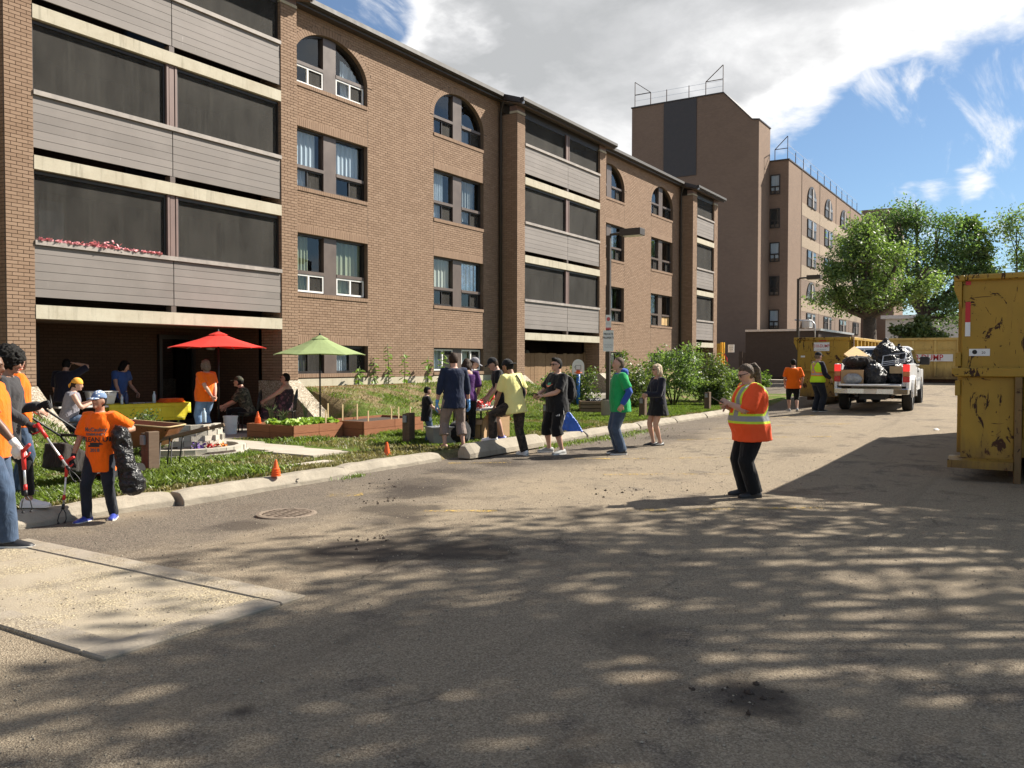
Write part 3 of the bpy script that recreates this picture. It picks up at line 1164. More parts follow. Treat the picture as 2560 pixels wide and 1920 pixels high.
# round storm drain
M['castiron'] = simple('dusty_cast_iron', (0.20, 0.155, 0.115), 0.85, 0.1, 0.3, 12)
dr = thing('storm_drain', 'round rusty iron drain grate sunk in the gravel lot', 'drain', (6.72, 7.2, lot_z(6.72, 7.2) + 0.012))
MB().lathe([(0.33, -0.1), (0.33, 0.012), (0.30, 0.02), (0.272, 0.016), (0.27, -0.1)], 28, cap=False).build('rim', 'castiron', dr)
MB().lathe([(0.27, -0.06), (0.0, -0.06)], 24, cap=False).build('sump', 'ink', dr)
g = MB()
for k in range(-4, 5):
    w = math.sqrt(max(0.01, 0.27 ** 2 - (k * 0.06) ** 2))
    g.box(k * 0.06 - 0.014, k * 0.06 + 0.014, -w, w, 0.0, 0.014)
g.box(-0.27, 0.27, -0.014, 0.014, -0.004, 0.010)
g.box(-0.22, 0.22, 0.11, 0.135, -0.004, 0.010)
g.box(-0.22, 0.22, -0.135, -0.11, -0.004, 0.010)
g.build('grate_bars', 'castiron', dr)


# worn yellow stall lines, thin sheets of paint over the lot
def paintmat():
    m, T, b = newmat('worn_yellow_paint')
    p = T.pos()
    b.inputs['Base Color'].default_value = (0.62, 0.40, 0.06, 1)
    b.inputs['Roughness'].default_value = 0.8
    n = T.math('ADD', T.noise(p, 24, 5, 0.75), T.math('MULTIPLY', T.noise(p, 2.2, 3), 0.55))
    tr = T.n('ShaderNodeBsdfTransparent')
    mx = T.n('ShaderNodeMixShader')
    T.put(mx.inputs[0], T.mr(n, 0.78, 0.90, 0.0, 0.7))
    T.l(tr.outputs[0], mx.inputs[1])
    T.l(b.outputs[0], mx.inputs[2])
    T.l(mx.outputs[0], T.out.inputs[0])
    return m


M['yellowpaint'] = paintmat()



def paint_line(a, b, w):
    a, b = Vector((*a, 0)), Vector((*b, 0))
    n = max(2, int((b - a).length / 0.3))
    s = (b - a).normalized().cross(Vector((0, 0, 1))) * w / 2
    vs, fs = [], []
    for i in range(n + 1):
        p = a.lerp(b, i / n)
        for sg in (-1, 1):
            q = p + s * sg
            vs.append((q.x, q.y, lot_z(q.x, q.y) + 0.012 * mnoise.noise(Vector((q.x * 0.7, q.y * 0.7, 0))) + 0.012))
    for i in range(n):
        fs.append((2 * i, 2 * i + 1, 2 * i + 3, 2 * i + 2))
    me = bpy.data.meshes.new('stall_line')
    me.from_pydata(vs, [], fs)
    return tag(link('stall_line', me, 'yellowpaint'), kind='structure')


for a, b, w in (((11.3, 8.35), (11.95, 7.55), 0.12), ((7.9, 7.75), (8.2, 7.4), 0.2), ((7.5, 5.9), (7.95, 5.2), 0.1), ((8.8, 4.0), (10.2, 2.2), 0.12),
                ((13.0, 6.9), (14.6, 4.6), 0.12), ((11.4, 5.6), (12.7, 3.7), 0.12), ((17.0, 6.6), (18.8, 3.9), 0.12), ((20, 6.9), (22.0, 4.1), 0.12), ((23.6, 6.9), (25.4, 4.3), 0.12)):
    paint_line(a, b, w)

# ------------------------------------------------------------------ near apartment building
WY = 16.3     # main brick face
BY = 15.6     # face of the balcony bays
CO, BL = 0.0677, 0.2032
apt = thing('apartment_building', 'four storey brown brick apartment block with screened balconies and arched windows', 'building', (26, 16.3, 0))


def exclude(iv, a, b):
    out = []
    for x0, x1 in iv:
        if b <= x0 or a >= x1:
            out.append((x0, x1))
            continue
        if a > x0:
            out.append((x0, a))
        if b < x1:
            out.append((b, x1))
    return out


def brick_rows(x0, x1, z0, z1, holes):
    """yield (a, b, z, z+h) for every brick face"""
    n = int(round((z1 - z0) / CO))
    for r in range(n):
        z = z0 + r * CO
        zm = z + CO / 2
        iv = [(x0, x1)]
        for h in holes:
            e = h(zm)
            if e:
                iv = exclude(iv, *e)
        off = (r % 2) * BL / 2
        for a, b in iv:
            k = math.floor((a - x0 + off) / BL)
            x = x0 - off + k * BL
            while x < b - 0.01:
                u, v = max(a, x) + 0.005, min(b, x + BL) - 0.005
                if v - u > 0.025:
                    yield u, v, z + 0.0055, z + CO - 0.0055
                x += BL


def rect_hole(xl, xr, zb, zt):
    return lambda z: (xl, xr) if zb - 0.10 < z < zt + 0.21 else None


def arch_hole(xl, xr, zb, zs, rise):
    xc, a = (xl + xr) / 2, (xr - xl) / 2

    def f(z):
        if zb - 0.10 < z < zs:
            return (xl, xr)
        t = (z - zs) / (rise + 0.19)
        if 0 <= t < 1:
            w = (a + 0.19) * math.sqrt(1 - t * t)
            return (xc - w, xc + w)
        return None
    return f


def brick_y(mb, u, v, z0, z1, y):
    j = rng.uniform(-0.0015, 0.0015)
    mb.box(u, v, y - 0.011 + j, y + 0.01, z0, z1, 0, 'k')


def brick_x(mb, u, v, z0, z1, x):
    j = rng.uniform(-0.0015, 0.0015)
    mb.box(x - 0.011 + j, x + 0.01, u, v, z0, z1, 0, 'r')


SILL, FH = 3.43, 2.70
ROWS = [(1.35, 2.10), (3.43, 4.96), (6.13, 7.66)]
ARCH = (8.77, 9.31, 0.92)


def soldier(mb, xl, xr, zb, zt, y, w=0.0675, dy=0.0):
    n = int(round((xr - xl) / w))
    w = (xr - xl) / n
    for i in range(n):
        mb.box(xl + i * w + 0.004, xl + (i + 1) * w - 0.004, y - 0.012 - dy + rng.uniform(-0.001, 0.001), y + 0.01, zb, zt, 0, 'k')


def window(xl, xr, zb, zt, arch=None, white=False, cur=('curtain', None), boarded=False, low=False):
    """one recessed window group; the frame mesh is the part, panes and sashes its sub-parts"""
    xc = (xl + xr) / 2
    a = (xr - xl) / 2
    hw = 0.235
    zspr, rise = (arch[1], arch[2]) if arch else (zt, 0)

    def top(x):
        if not arch:
            return zt
        t = (x - xc) / a
        return zspr + rise * math.sqrt(max(0, 1 - t * t))
    fr = MB()
    y = WY
    # surround lining (dark reveal)
    if arch:
        n = 28
        pts = [(xc + a * math.cos(math.pi * i / n), zspr + rise * math.sin(math.pi * i / n)) for i in range(n + 1)]
        inn = [(xc + (a - 0.05) * math.cos(math.pi * i / n), zspr + (rise - 0.05) * math.sin(math.pi * i / n)) for i in range(n + 1)]
        for i in range(n):
            fr.prism([pts[i], pts[i + 1], inn[i + 1], inn[i]], 'y', y + 0.12, y + 0.24)
        fr.box(xl, xl + 0.05, y + 0.12, y + 0.24, zb, zspr)
        fr.box(xr - 0.05, xr, y + 0.12, y + 0.24, zb, zspr)
    else:
        fr.box(xl, xl + 0.05, y + 0.12, y + 0.24, zb, zt)
        fr.box(xr - 0.05, xr, y + 0.12, y + 0.24, zb, zt)
        fr.box(xl + 0.05, xr - 0.05, y + 0.12, y + 0.24, zt - 0.05, zt)
    fr.box(xl + 0.05, xr - 0.05, y + 0.12, y + 0.24, zb, zb + 0.03)
    w = fr.build('window', 'frame', apt, world=True)
    # brown panel between the two lights
    tp = min(top(xc - hw), top(xc + hw)) - 0.02
    MB().box(xc - hw, xc + hw, y + 0.09, y + 0.30, zb + 0.005, tp).build('mullion_panel', 'panelbrown', w, world=True)
    zl = zb + 0.50 if not low else zt - 0.04
    for s, (u, v) in enumerate(((xl + 0.05, xc - hw), (xc + hw, xr - 0.05))):
        if not low:
            led = MB().box(u, v, y + 0.08, y + 0.24, zl, zl + 0.085)
            led.build('transom', 'panelbrown', w, world=True)
            # fixed pane above
            n = 10
            xs_ = [u + (v - u) * i / n for i in range(n + 1)]
            poly = [(u, zl + 0.085), (v, zl + 0.085)] + [(x, top(x) - 0.05) for x in reversed(xs_)]
            poly = [(px, max(pz_, zl + 0.09)) for px, pz_ in poly]
            MB().prism(poly, 'y', y + 0.185, y + 0.191).build('pane', 'glass', w, world=True)
        # sliding sash below
        sm = MB()
        t = 0.045 if white else 0.03
        b0, b1 = zb + 0.035, zl - 0.004
        yy = y + 0.10 if white else y + 0.13
        for q in ((u, v, b0, b0 + t), (u, v, b1 - t, b1), (u, u + t, b0 + t, b1 - t), (v - t, v, b0 + t, b1 - t), ((u + v) / 2 - t * 0.6, (u + v) / 2 + t * 0.6, b0 + t, b1 - t)):
            sm.box(q[0], q[1], yy, yy + 0.06, q[2], q[3])
        sm.build('sash', 'whitevinyl' if white else 'frame', w, world=True)
        mid = (u + v) / 2
        if boarded and s == 1:
            MB().box(u + t, v - t, yy + 0.01, yy + 0.03, b0 + t, b1 - t).build('plywood_sheet', 'plywood', w, world=True)
        else:
            MB().box(u + t, mid - t * 0.6, yy + 0.03, yy + 0.036, b0 + t, b1 - t).build('pane', 'glass', w, world=True)
            MB().box(mid + t * 0.6, v - t, yy + 0.028, yy + 0.032, b0 + t, b1 - t).build('insect_screen', 'screen', w, world=True)
        cm = cur[s] if len(cur) > s else None
        if cm:
            mat, f0, f1, z0, z1 = cm
            x0, x1 = u + (v - u) * f0, u + (v - u) * f1
            c = MB()
            n = 18
            rr = []
            for i in range(n + 1):
                x = x0 + (x1 - x0) * i / n
                yy2 = y + 0.25 + 0.02 * math.sin(i * 2.1) + 0.006 * rng.uniform(-1, 1)
                H = (top(x) - zb)
                rr.append(((x, yy2, zb + H * z0), (x, yy2, zb + H * z1)))
            for i in range(n):
                (p0, p1), (q0, q1) = rr[i], rr[i + 1]
                c.add([p0, q0, q1, p1, (p0[0], p0[1] + 0.012, p0[2]), (q0[0], q0[1] + 0.012, q0[2]), (q1[0], q1[1] + 0.012, q1[2]), (p1[0], p1[1] + 0.012, p1[2])], [(0, 1, 2, 3), (7, 6, 5, 4)])
            c.build('curtain', mat, w, smooth=True, world=True)
    return w


C_ = lambda m, a=0.0, b=1.0, c=0.0, d=1.0: (m, a, b, c, d)
CUR = {
    (0, 0, 0): (C_('curtaingrey', 0, .9), C_('curtain', 0, .5)), (0, 0, 1): (C_('curtaingreen', 0, .6), C_('curtaingreen', 0, 1)),
    (0, 0, 2): (C_('curtain', 0, .85), C_('curtain', .1, .95, .42, .95)), (0, 0, 3): (None, C_('curtain', .3, 1, 0, .8)),
    (0, 1, 0): (C_('curtain', 0, 1), C_('curtain', .1, .5)), (0, 1, 1): (C_('curtaincream', 0, 1, .33, 1), C_('foil', 0, 1, .33, 1)),
    (0, 1, 2): (C_('curtain', .2, .7), C_('curtaingrey', 0, .8, .1)), (0, 1, 3): (C_('curtainpink', 0, .3, 0, .9), C_('curtaingrey', 0, .6, 0, .5)),
    (1, 0, 1): (None, C_('curtain', 0, .4)), (1, 0, 2): (None, C_('curtain', 0, .5)), (1, 0, 3): (None, None), (1, 0, 0): (None, None),
    (1, 1, 3): (C_('curtain', 0, .4), None), (1, 1, 2): (C_('curtaincream', 0, .5, 0, .8), None), (1, 1, 1): (C_('curtain', 0, .35), None), (1, 1, 0): (C_('curtain', 0, 1), None),
}
bricks = MB()
sold = MB()
wallmb = MB()
ring = MB()
for sec, xw in enumerate((14.95, 31.98)):
    x0, x1 = xw, xw + 10.12
    cols = [(xw + 0.55, xw + 3.31), (xw + 6.34, xw + 9.10)]
    holes = []
    z0, z1 = 1.22, 10.75
    for ci, (xl, xr) in enumerate(cols):
        for ri, (zb, zt) in enumerate(ROWS):
            holes.append(rect_hole(xl, xr, zb, zt))
            soldier(sold, xl, xr, zt + 0.004, zt + 0.207, WY)
            soldier(sold, xl, xr, zb - 0.10, zb - 0.004, WY, 0.0675, 0.022)
            white = (sec, ci, ri) in ((0, 0, 1), (0, 1, 0))
            window(xl, xr, zb, zt, None, white, CUR.get((sec, ci, ri), ()), (sec, ci, ri) == (1, 1, 1), ri == 0)
        zb, zs, rise = ARCH
        holes.append(arch_hole(xl, xr, zb, zs, rise))
        soldier(sold, xl, xr, zb - 0.10, zb - 0.004, WY, 0.0675, 0.022)
        window(xl, xr, zb, zs + rise, ARCH, (sec, ci) == (0, 0), CUR.get((sec, ci, 3), ()))
        # brick arch ring
        xc, a = (xl + xr) / 2, (xr - xl) / 2
        n = 44
        for i in range(n):
            t0, t1 = math.pi * (i + 0.06) / n, math.pi * (i + 0.94) / n
            q = []
            for aa, t in ((0, t0), (0, t1), (0.186, t1), (0.186, t0)):
                q.append((xc + (a + aa) * math.cos(t), zs + (rise + aa) * math.sin(t)))
            ring.prism(q, 'y', WY - 0.013, WY + 0.01)
        # wall body in this column
        levels = [(z0 - 1.4, ROWS[0][0])] + [(ROWS[i][1], ROWS[i + 1][0]) for i in range(2)] + [(ROWS[2][1], zb)]
        for u, v in levels:
            wallmb.box(xl, xr, WY, WY + 0.26, u, v)
        n = 24
        for i in range(n):
            t0, t1 = math.pi * i / n, math.pi * (i + 1) / n
            p0 = (xc + a * math.cos(t0), zs + rise * math.sin(t0))
            p1 = (xc + a * math.cos(t1), zs + rise * math.sin(t1))
            wallmb.prism([p0, (p0[0], 10.8), (p1[0], 10.8), p1], 'y', WY, WY + 0.26)
    for u, v in ((x0, cols[0][0]), (cols[0][1], cols[1][0]), (cols[1][1], x1)):
        wallmb.box(u, v, WY, WY + 0.26, -0.2, 10.8)
    for u, v, a, b in brick_rows(x0, x1, z0, z1, holes):
        brick_y(bricks, u, v, a, b, WY)
    MB().box(x0, x1, WY - 0.018, WY + 0.0, -0.2, 1.215).build('foundation', 'band', apt, world=True)
    # dark rooms behind
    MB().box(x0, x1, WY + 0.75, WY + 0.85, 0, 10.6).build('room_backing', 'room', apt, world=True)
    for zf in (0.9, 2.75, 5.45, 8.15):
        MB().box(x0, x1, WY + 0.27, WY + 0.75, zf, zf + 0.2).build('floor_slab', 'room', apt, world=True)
    # expansion joints
    for xj in (cols[0][1], cols[1][0]):
        MB().box(xj - 0.006, xj + 0.006, WY - 0.0135, WY - 0.002, 1.25, 8.5).build('expansion_joint', 'mortar', apt, world=True)

# short piece of wall to the left of the first bay
wallmb.box(-12, 8.05, WY, WY + 0.26, -0.2, 10.8)
for u, v, a, b in brick_rows(-2.0, 8.05, 1.22, 10.75, []):
    brick_y(bricks, u, v, a, b, WY)

stretch = MB()
stretch.box(-BL / 2 + 0.005, BL / 2 - 0.005, -0.011, 0.01, -CO / 2 + 0.0055, CO / 2 - 0.0055, 0, 'k')
STRETCH = stretch.mesh('brick')
half = MB()
half.box(-BL / 4 + 0.005, BL / 4 - 0.005, -0.011, 0.01, -CO / 2 + 0.0055, CO / 2 - 0.0055, 0, 'k')
HALF = half.mesh('brick')
STRETCH.materials.append(M['brick'])
HALF.materials.append(M['brick'])
AO = apt.location


def pier(x0, x1, single=False):
    z0, z1 = 1.22, 10.19
    n = int((z1 - z0) / CO)
    wallmb.box(x0, x1, BY, WY + 0.1, 1.20, z1)
    if single:   # the pier nearest the camera: every brick is its own object
        wf = (x1 - x0)
        for r in range(n):
            z = z0 + (r + 0.5) * CO
            if z > 8.6:
                break
            pat = [(BL / 2, STRETCH), (BL * 1.5, STRETCH), (BL * 2.25, HALF)] if r % 2 == 0 else [(BL / 4, HALF), (BL, STRETCH), (BL * 2, STRETCH)]
            for px, me in pat:
                o = bpy.data.objects.new('brick', me)
                COL.objects.link(o)
                o.parent = apt
                sx = wf / (2.5 * BL)
                o.scale = (sx, 1, 1)
                o.location = (x0 + px * sx - AO.x, BY + rng.uniform(-0.0015, 0.0015) - AO.y, z - AO.z)
        zz = z0 + r * CO
        for u, v, a, b in brick_rows(x0, x1, zz, z1, []):
            brick_y(bricks, u, v, a, b, BY)
    else:
        for u, v, a, b in brick_rows(x0, x1, z0, z1, []):
            brick_y(bricks, u, v, a, b, BY)
    for u, v, a, b in brick_rows(BY + 0.011, WY - 0.011, z0, z1, []):
        brick_x(bricks, u, v, a, b, x0)
    MB().box(x0 - 0.015, x1 + 0.0, BY - 0.02, BY + 0.3, z1, z1 + 0.07).build('pier_cap', 'band', apt, world=True)
    MB().box(x0, x1, BY + 0.01, BY + 0.3, z1 + 0.07, 10.44).build('pier_block', 'mullion', apt, world=True)
    # sloping concrete foot
    MB().prism([(WY + 0.1, 1.205), (BY - 0.02, 1.205), (14.32, 0.21), (14.28, -0.3), (WY + 0.1, -0.3)], 'x', x0 - 0.012, x1 + 0.012).build('sloping_buttress', 'aggregate', apt, world=True)


def screen_bay(x0, x1, mull, nper, tall=True):
    for k, zt in enumerate((2.69, 5.39, 8.09)):
        MB().box(x0, x1, BY - 0.02, BY + 0.28, zt - 0.25, zt).build('concrete_band', 'band', apt, world=True)
        wallmb.box(x0, x1, BY + 0.28, 18.2, zt - 0.22, zt - 0.03)
        segs = [(x0, mull - 0.004), (mull + 0.004, x1)] if mull else [(x0, x1)]
        for (u, v) in segs:
            n = nper
            h = 0.94 / n
            pm_ = MB().box(u + 0.006, v - 0.006, BY + 0.035, BY + 0.06, zt + 0.145, zt + 1.08).build('balcony_panel', 'frame', apt, world=True)
            bm_ = MB().box(0, v - u - 0.012, -0.022, 0.0, 0.0035, h - 0.0035)
            me = bm_.mesh('board')
            for i in range(n):
                o = link('board', me, 'siding', pm_)
                pw = parent_world(pm_)
                o.location = (u + 0.006 - pw.x, BY + 0.035 + rng.uniform(-0.003, 0.003) - pw.y, zt + 0.14 + i * h - pw.z)
        MB().box(x0, x1, BY - 0.035, BY + 0.10, zt + 1.085, zt + 1.17).build('rail_cap', 'sillcap', apt, world=True)
        ztop = (5.13, 7.83, 10.22)[k]
        fr = MB()
        parts_ = [(x0, mull - 0.13), (mull + 0.13, x1)] if mull else [(x0, x1)]
        for u, v in parts_:
            fr.box(u, u + 0.05, BY + 0.07, BY + 0.12, zt + 1.17, ztop)
            fr.box(v - 0.05, v, BY + 0.07, BY + 0.12, zt + 1.17, ztop)
            fr.box(u + 0.05, v - 0.05, BY + 0.07, BY + 0.12, ztop - 0.06, ztop)
            fr.box(u + 0.05, v - 0.05, BY + 0.07, BY + 0.12, zt + 1.17, zt + 1.21)
            MB().box(u + 0.05, v - 0.05, BY + 0.095, BY + 0.10, zt + 1.21, ztop - 0.06).build('insect_screen', 'screen', apt, world=True)
        fr.build('screen_frame', 'frame', apt, world=True)
        if mull:
            mm = MB().box(mull - 0.13, mull + 0.13, BY + 0.05, BY + 0.14, zt + 1.172, ztop)
            for dx in (-0.10, 0.10):
                mm.box(mull + dx - 0.025, mull + dx + 0.025, BY + 0.02, BY + 0.05, zt + 1.172, ztop)
            mm.box(mull - 0.055, mull + 0.055, BY + 0.03, BY + 0.05, zt + 1.172, ztop)
            mm.build('mullion_post', 'mullion', apt, world=True)
            MB().box(mull - 0.06, mull + 0.06, BY + 0.02, BY + 0.2, zt + 0.002, zt + 0.14).build('bracket', 'panelbrown', apt, world=True)
        # balcony back wall with a door
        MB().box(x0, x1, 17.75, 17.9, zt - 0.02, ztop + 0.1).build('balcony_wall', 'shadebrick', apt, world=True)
        dw = x0 + (0.7 if k == 0 else 3.2 if mull else 0.6)
        d = MB().box(dw, dw + 1.1, 17.70, 17.748, zt + 0.05, zt + 2.1).build('balcony_door', 'frame', apt, world=True)
        MB().box(dw + 0.08, dw + 1.02, 17.68, 17.698, zt + 0.6, zt + 2.0).build('pane', 'curtain' if k == 0 else 'glass', d, world=True)
    MB().box(x0, x1, BY + 0.05, BY + 0.2, 10.22, 10.45).build('header_board', 'frame', apt, world=True)


M['reflectblue'] = simple('reflection_board', (0.20, 0.27, 0.34), 0.6, 0, 0.15, 3, space='pos')
MB().box(8.86, 9.34, 16.0, 16.03, 3.86, 4.68).build('reflection_board', 'reflectblue', apt, world=True)  # added board, its blue standing in for a window reflection behind the screen
PIERS = [(8.05, 8.56, True), (14.43, 14.95, False), (25.07, 25.59, False), (31.42, 31.98, False), (42.05, 42.65, False), (45.29, 45.86, False)]
for a, b, s in PIERS:
    pier(a, b, s)
screen_bay(8.56, 14.43, 11.47, 6)
screen_bay(25.59, 31.42, 28.75, 6)
screen_bay(42.65, 45.29, None, 6)
# inner side walls of the bays, end wall of the block
for x in (8.56, 25.59, 42.65):
    wallmb.box(x - 0.3, x, WY + 0.1, 18.3, -0.2, 10.4)
for x in (14.43, 31.42, 45.29):
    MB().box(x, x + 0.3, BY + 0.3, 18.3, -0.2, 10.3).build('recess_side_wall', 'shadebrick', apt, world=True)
wallmb.box(45.56, 45.86, WY, 30, -0.2, 10.8)
wallmb.build('masonry_wall', 'mortar', apt, world=True)
tag(bricks.build('brickwork', 'brick', apt, world=True, fast=True), kind='stuff')
tag(sold.build('soldier_courses', 'soldier', apt, world=True, fast=True), kind='stuff')
tag(ring.build('arch_rings', 'soldier', apt, world=True, fast=True), kind='stuff')

# ground floor recesses
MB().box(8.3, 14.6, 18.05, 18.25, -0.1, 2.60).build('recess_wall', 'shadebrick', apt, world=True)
dd_ = MB()
for q in ((12.78, 12.86, 0.1, 2.3), (13.72, 13.80, 0.1, 2.3), (12.86, 13.72, 2.2, 2.3), (12.86, 13.72, 0.1, 0.25)):
    dd_.box(q[0], q[1], 17.95, 18.048, q[2], q[3])
door = dd_.build('patio_door', 'frame', apt, world=True)
MB().box(12.86, 13.72, 17.99, 18.0, 0.25, 2.2).build('pane', 'darkglass', door, world=True)
MB().box(12.86, 13.72, 18.03, 18.046, 0.25, 2.2).build('dark_room', 'room', door, world=True)
MB().box(13.60, 13.71, 18.008, 18.02, 0.3, 2.2).build('curtain', 'curtaingreen', door, world=True)
d2 = MB().box(8.62, 9.9, 17.9, 18.046, 0.1, 2.4).build('entry_door', 'room', apt, world=True)
MB().box(25.3, 31.6, 18.05, 18.25, -0.1, 2.60).build('recess_wall', 'shadebrick', apt, world=True)
MB().box(42.4, 45.5, 18.05, 18.25, -0.1, 2.60).build('recess_wall', 'shadebrick', apt, world=True)
for lx_ in (14.2, 29.6):
    MB().lathe([(0.09, 0), (0.12, 0.05), (0.10, 0.16), (0.04, 0.2)], 12, (lx_, 17.95 if lx_ > 20 else 17.9, 1.95)).build('wall_light', 'curtaincream', apt, smooth=True, world=True)

# eaves, gutters and bay roofs
MB().prism([(16.05, 10.80), (16.05, 10.62), (16.32, 10.62), (16.32, 10.86), (24, 11.6), (24, 11.66)], 'x', 5.0, 46.1).build('roof', 'roofing', apt, world=True)
for (a, b) in ((15.25, 24.78), (32.3, 41.78)):
    MB().prism([(15.94, 10.82), (15.93, 10.70), (15.99, 10.66), (16.046, 10.66), (16.046, 10.82)], 'x', a, b).build('gutter', 'gutter', apt, world=True)
    MB().box(a, b, 16.046, 16.29, 10.60, 10.617).build('soffit', 'darkmetal', apt, world=True)
for (a, b) in ((7.75, 15.25), (24.78, 32.28), (41.76, 46.16)):
    MB().prism([(15.30, 10.585), (15.30, 10.42), (16.3, 10.70), (16.3, 10.90), (16.12, 10.86)], 'x', a, b).build('bay_roof', 'darkmetal', apt, world=True)
    MB().prism([(15.19, 10.60), (15.18, 10.49), (15.24, 10.45), (15.297, 10.45), (15.297, 10.60)], 'x', a + 0.05, b - 0.05).build('gutter', 'gutter', apt, world=True)
    MB().prism([(15.32, 10.38), (15.32, 10.41), (16.2, 10.655), (16.2, 10.62)], 'x', a + 0.04, b - 0.04).build('soffit', 'soffit', apt, world=True)
    MB().box(a + 0.08, a + 0.10, 15.20, 15.28, 10.38, 10.60).build('gutter_end', 'alu', apt, world=True)
for x in (24.97, 41.95):
    MB().tube([(x, 16.2, 1.3), (x, 16.2, 10.2), (x - 0.05, 16.1, 10.5), (x - 0.1, 15.98, 10.62)], 0.05, 8).build('downspout', 'gutter', apt, smooth=True, world=True)

# ------------------------------------------------------------------ taller block behind
tow = thing('tower_block', 'taller brown brick block with blank shaded end wall and dark stripe', 'building', (69, 19.3, 0))
TX, TY = 66.15, 19.29
MB().prism([(TY, -1), (TY, 20.25), (19.82, 20.33), (22.1, 22.74), (29.9, 22.73), (29.9, -1)], 'x', TX, 69.25).build('wall', 'tbrick', tow, world=True)
MB().box(TX - 0.06, TX, 24.28, 27.06, 16.6, 22.7).build('dark_stripe', 'darkstripe' if 'darkstripe' in M else 'darkmetal', tow, world=True)
MB().prism([(TY - 0.06, 20.25), (TY - 0.06, 20.34), (19.80, 20.42), (22.08, 22.83), (29.96, 22.82), (29.96, 22.72), (22.1, 22.745), (19.82, 20.335)], 'x', TX - 0.08, 69.3).build('parapet_cap', 'darkmetal', tow, world=True)
MB().box(69.25, 69.95, 22.0, 24.0, 17, 21.9).build('chimney', 'tbrick', tow, world=True)
MB().box(69.2, 100, 17.8, 30, -1, 17.62).build('wing_wall', 'tbrick', tow, world=True)
MB().box(69.12, 100, 17.74, 18.2, 17.622, 17.72).build('parapet_cap', 'darkmetal', tow, world=True)
MB().box(69.12, 69.5, 18.2, 19.28, 17.622, 17.72).build('parapet_cap', 'darkmetal', tow, world=True)
MB().box(69.3, 100, 19.29, 30, 17.63, 20.2).build('upper_wall', 'tbrick', tow, world=True) if False else None
for x in (73.4, 79.94, 86.75, 93.5):
    MB().box(x - 0.05, x + 0.05, 17.765, 17.799, 0.5, 17.6).build('expansion_joint', 'mortar', tow, world=True)
for (a, b) in ((73.46, 79.88), (80.0, 86.69), (86.81, 93.44), (93.56, 99.9)):
    for z0, z1 in ((13.92, 14.95), (11.30, 12.24), (8.64, 9.80), (5.95, 7.0)):
        MB().box(a, b, 17.772, 17.799, z0, z1).build('pale_brick_band', 'tband', tow, world=True)
    for z0, z1 in ((12.243, 13.917), (9.803, 11.297), (7.003, 8.637), (4.4, 5.947)):
        MB().box(a, b, 17.782, 17.799, z0, z1).build('dark_brick_band', 'tdark', tow, world=True)
    x0, x1 = a + 1.86, a + 4.85
    for ri, (z0, z1, ar) in enumerate(((14.97, 16.78, 1), (12.37, 13.86, 0), (9.87, 11.25, 0), (7.05, 8.58, 1), (4.62, 5.87, 0))):
        xm, hw_ = (x0 + x1) / 2, (x1 - x0) / 2
        if ar:
            zs = z1 - 1.25
            poly = [(x0, z0), (x1, z0)] + [(xm + hw_ * math.cos(t), zs + 1.25 * math.sin(t)) for t in [math.pi * i / 12 for i in range(13)]]
        else:
            poly = [(x0, z0), (x1, z0), (x1, z1), (x0, z1)]
        wf = MB().prism(poly, 'y', 17.70, 17.77).build('window', 'frame', tow, world=True)
        zt_ = (z1 - 0.35) if ar else z1 - 0.1
        MB().box(xm - 0.18, xm + 0.18, 17.62, 17.698, z0 + 0.03, zt_ - (-0.15 if ar else 0)).build('mullion_panel', 'paneltow' if 'paneltow' in M else 'sillcap', wf, world=True)
        for u, v in ((x0 + 0.1, xm - 0.22), (xm + 0.22, x1 - 0.1)):
            hp = zt_ if not ar else z1 - 0.85
            MB().box(u, v, 17.68, 17.697, z0 + 0.75, hp).build('pane', 'glass', wf, world=True)
            MB().box(u, v, 17.66, 17.697, z0 + 0.66, z0 + 0.72).build('transom', 'panelbrown', wf, world=True)
for i in range(6):
    zt = 16.56 - 2.68 * i
    zb = zt - 1.55
    y0, y1 = 18.45, 19.22
    fr = MB()
    for q in ((y0, y0 + 0.07, zb, zt), (y1 - 0.07, y1, zb, zt), (y0 + 0.07, y1 - 0.07, zt - 0.07, zt), (y0 + 0.07, y1 - 0.07, zb, zb + 0.06), (y0 + 0.07, y1 - 0.07, zb + 0.55, zb + 0.66), ((y0 + y1) / 2 - 0.04, (y0 + y1) / 2 + 0.04, zb + 0.06, zb + 0.55)):
        fr.box(69.12, 69.199, q[0], q[1], q[2], q[3])
    f = fr.build('window', 'frame', tow, world=True)
    MB().box(69.16, 69.17, y0 + 0.07, y1 - 0.07, zb + 0.66, zt - 0.07).build('pane', 'glass', f, world=True)
    MB().box(69.16, 69.17, y0 + 0.07, y1 - 0.07, zb + 0.06, zb + 0.55).build('pane', 'glass', f, world=True)
    MB().box(69.18, 69.197, y0 + 0.08, y1 - 0.08, zb + 0.3, zt - 0.08).build('blind', 'curtain' if i % 2 == 0 else 'room', f, world=True)
MB().box(105, 112, 15.2, 18.75, -1, 19.08).build('stair_tower', 'tbrick', tow, world=True)
ac = MB().box(73.9, 74.9, 17.2, 17.79, 4.55, 5.25).build('air_conditioner', 'whiteplastic', tow, world=True)
MB().box(73.95, 74.85, 17.18, 17.199, 4.62, 5.18).build('grille', 'greyplastic', ac, world=True)
MB().prism([(75.0, 3.8), (76.5, 3.8), (77, 5), (75, 5)], 'y', 17.7, 17.71) if False else None


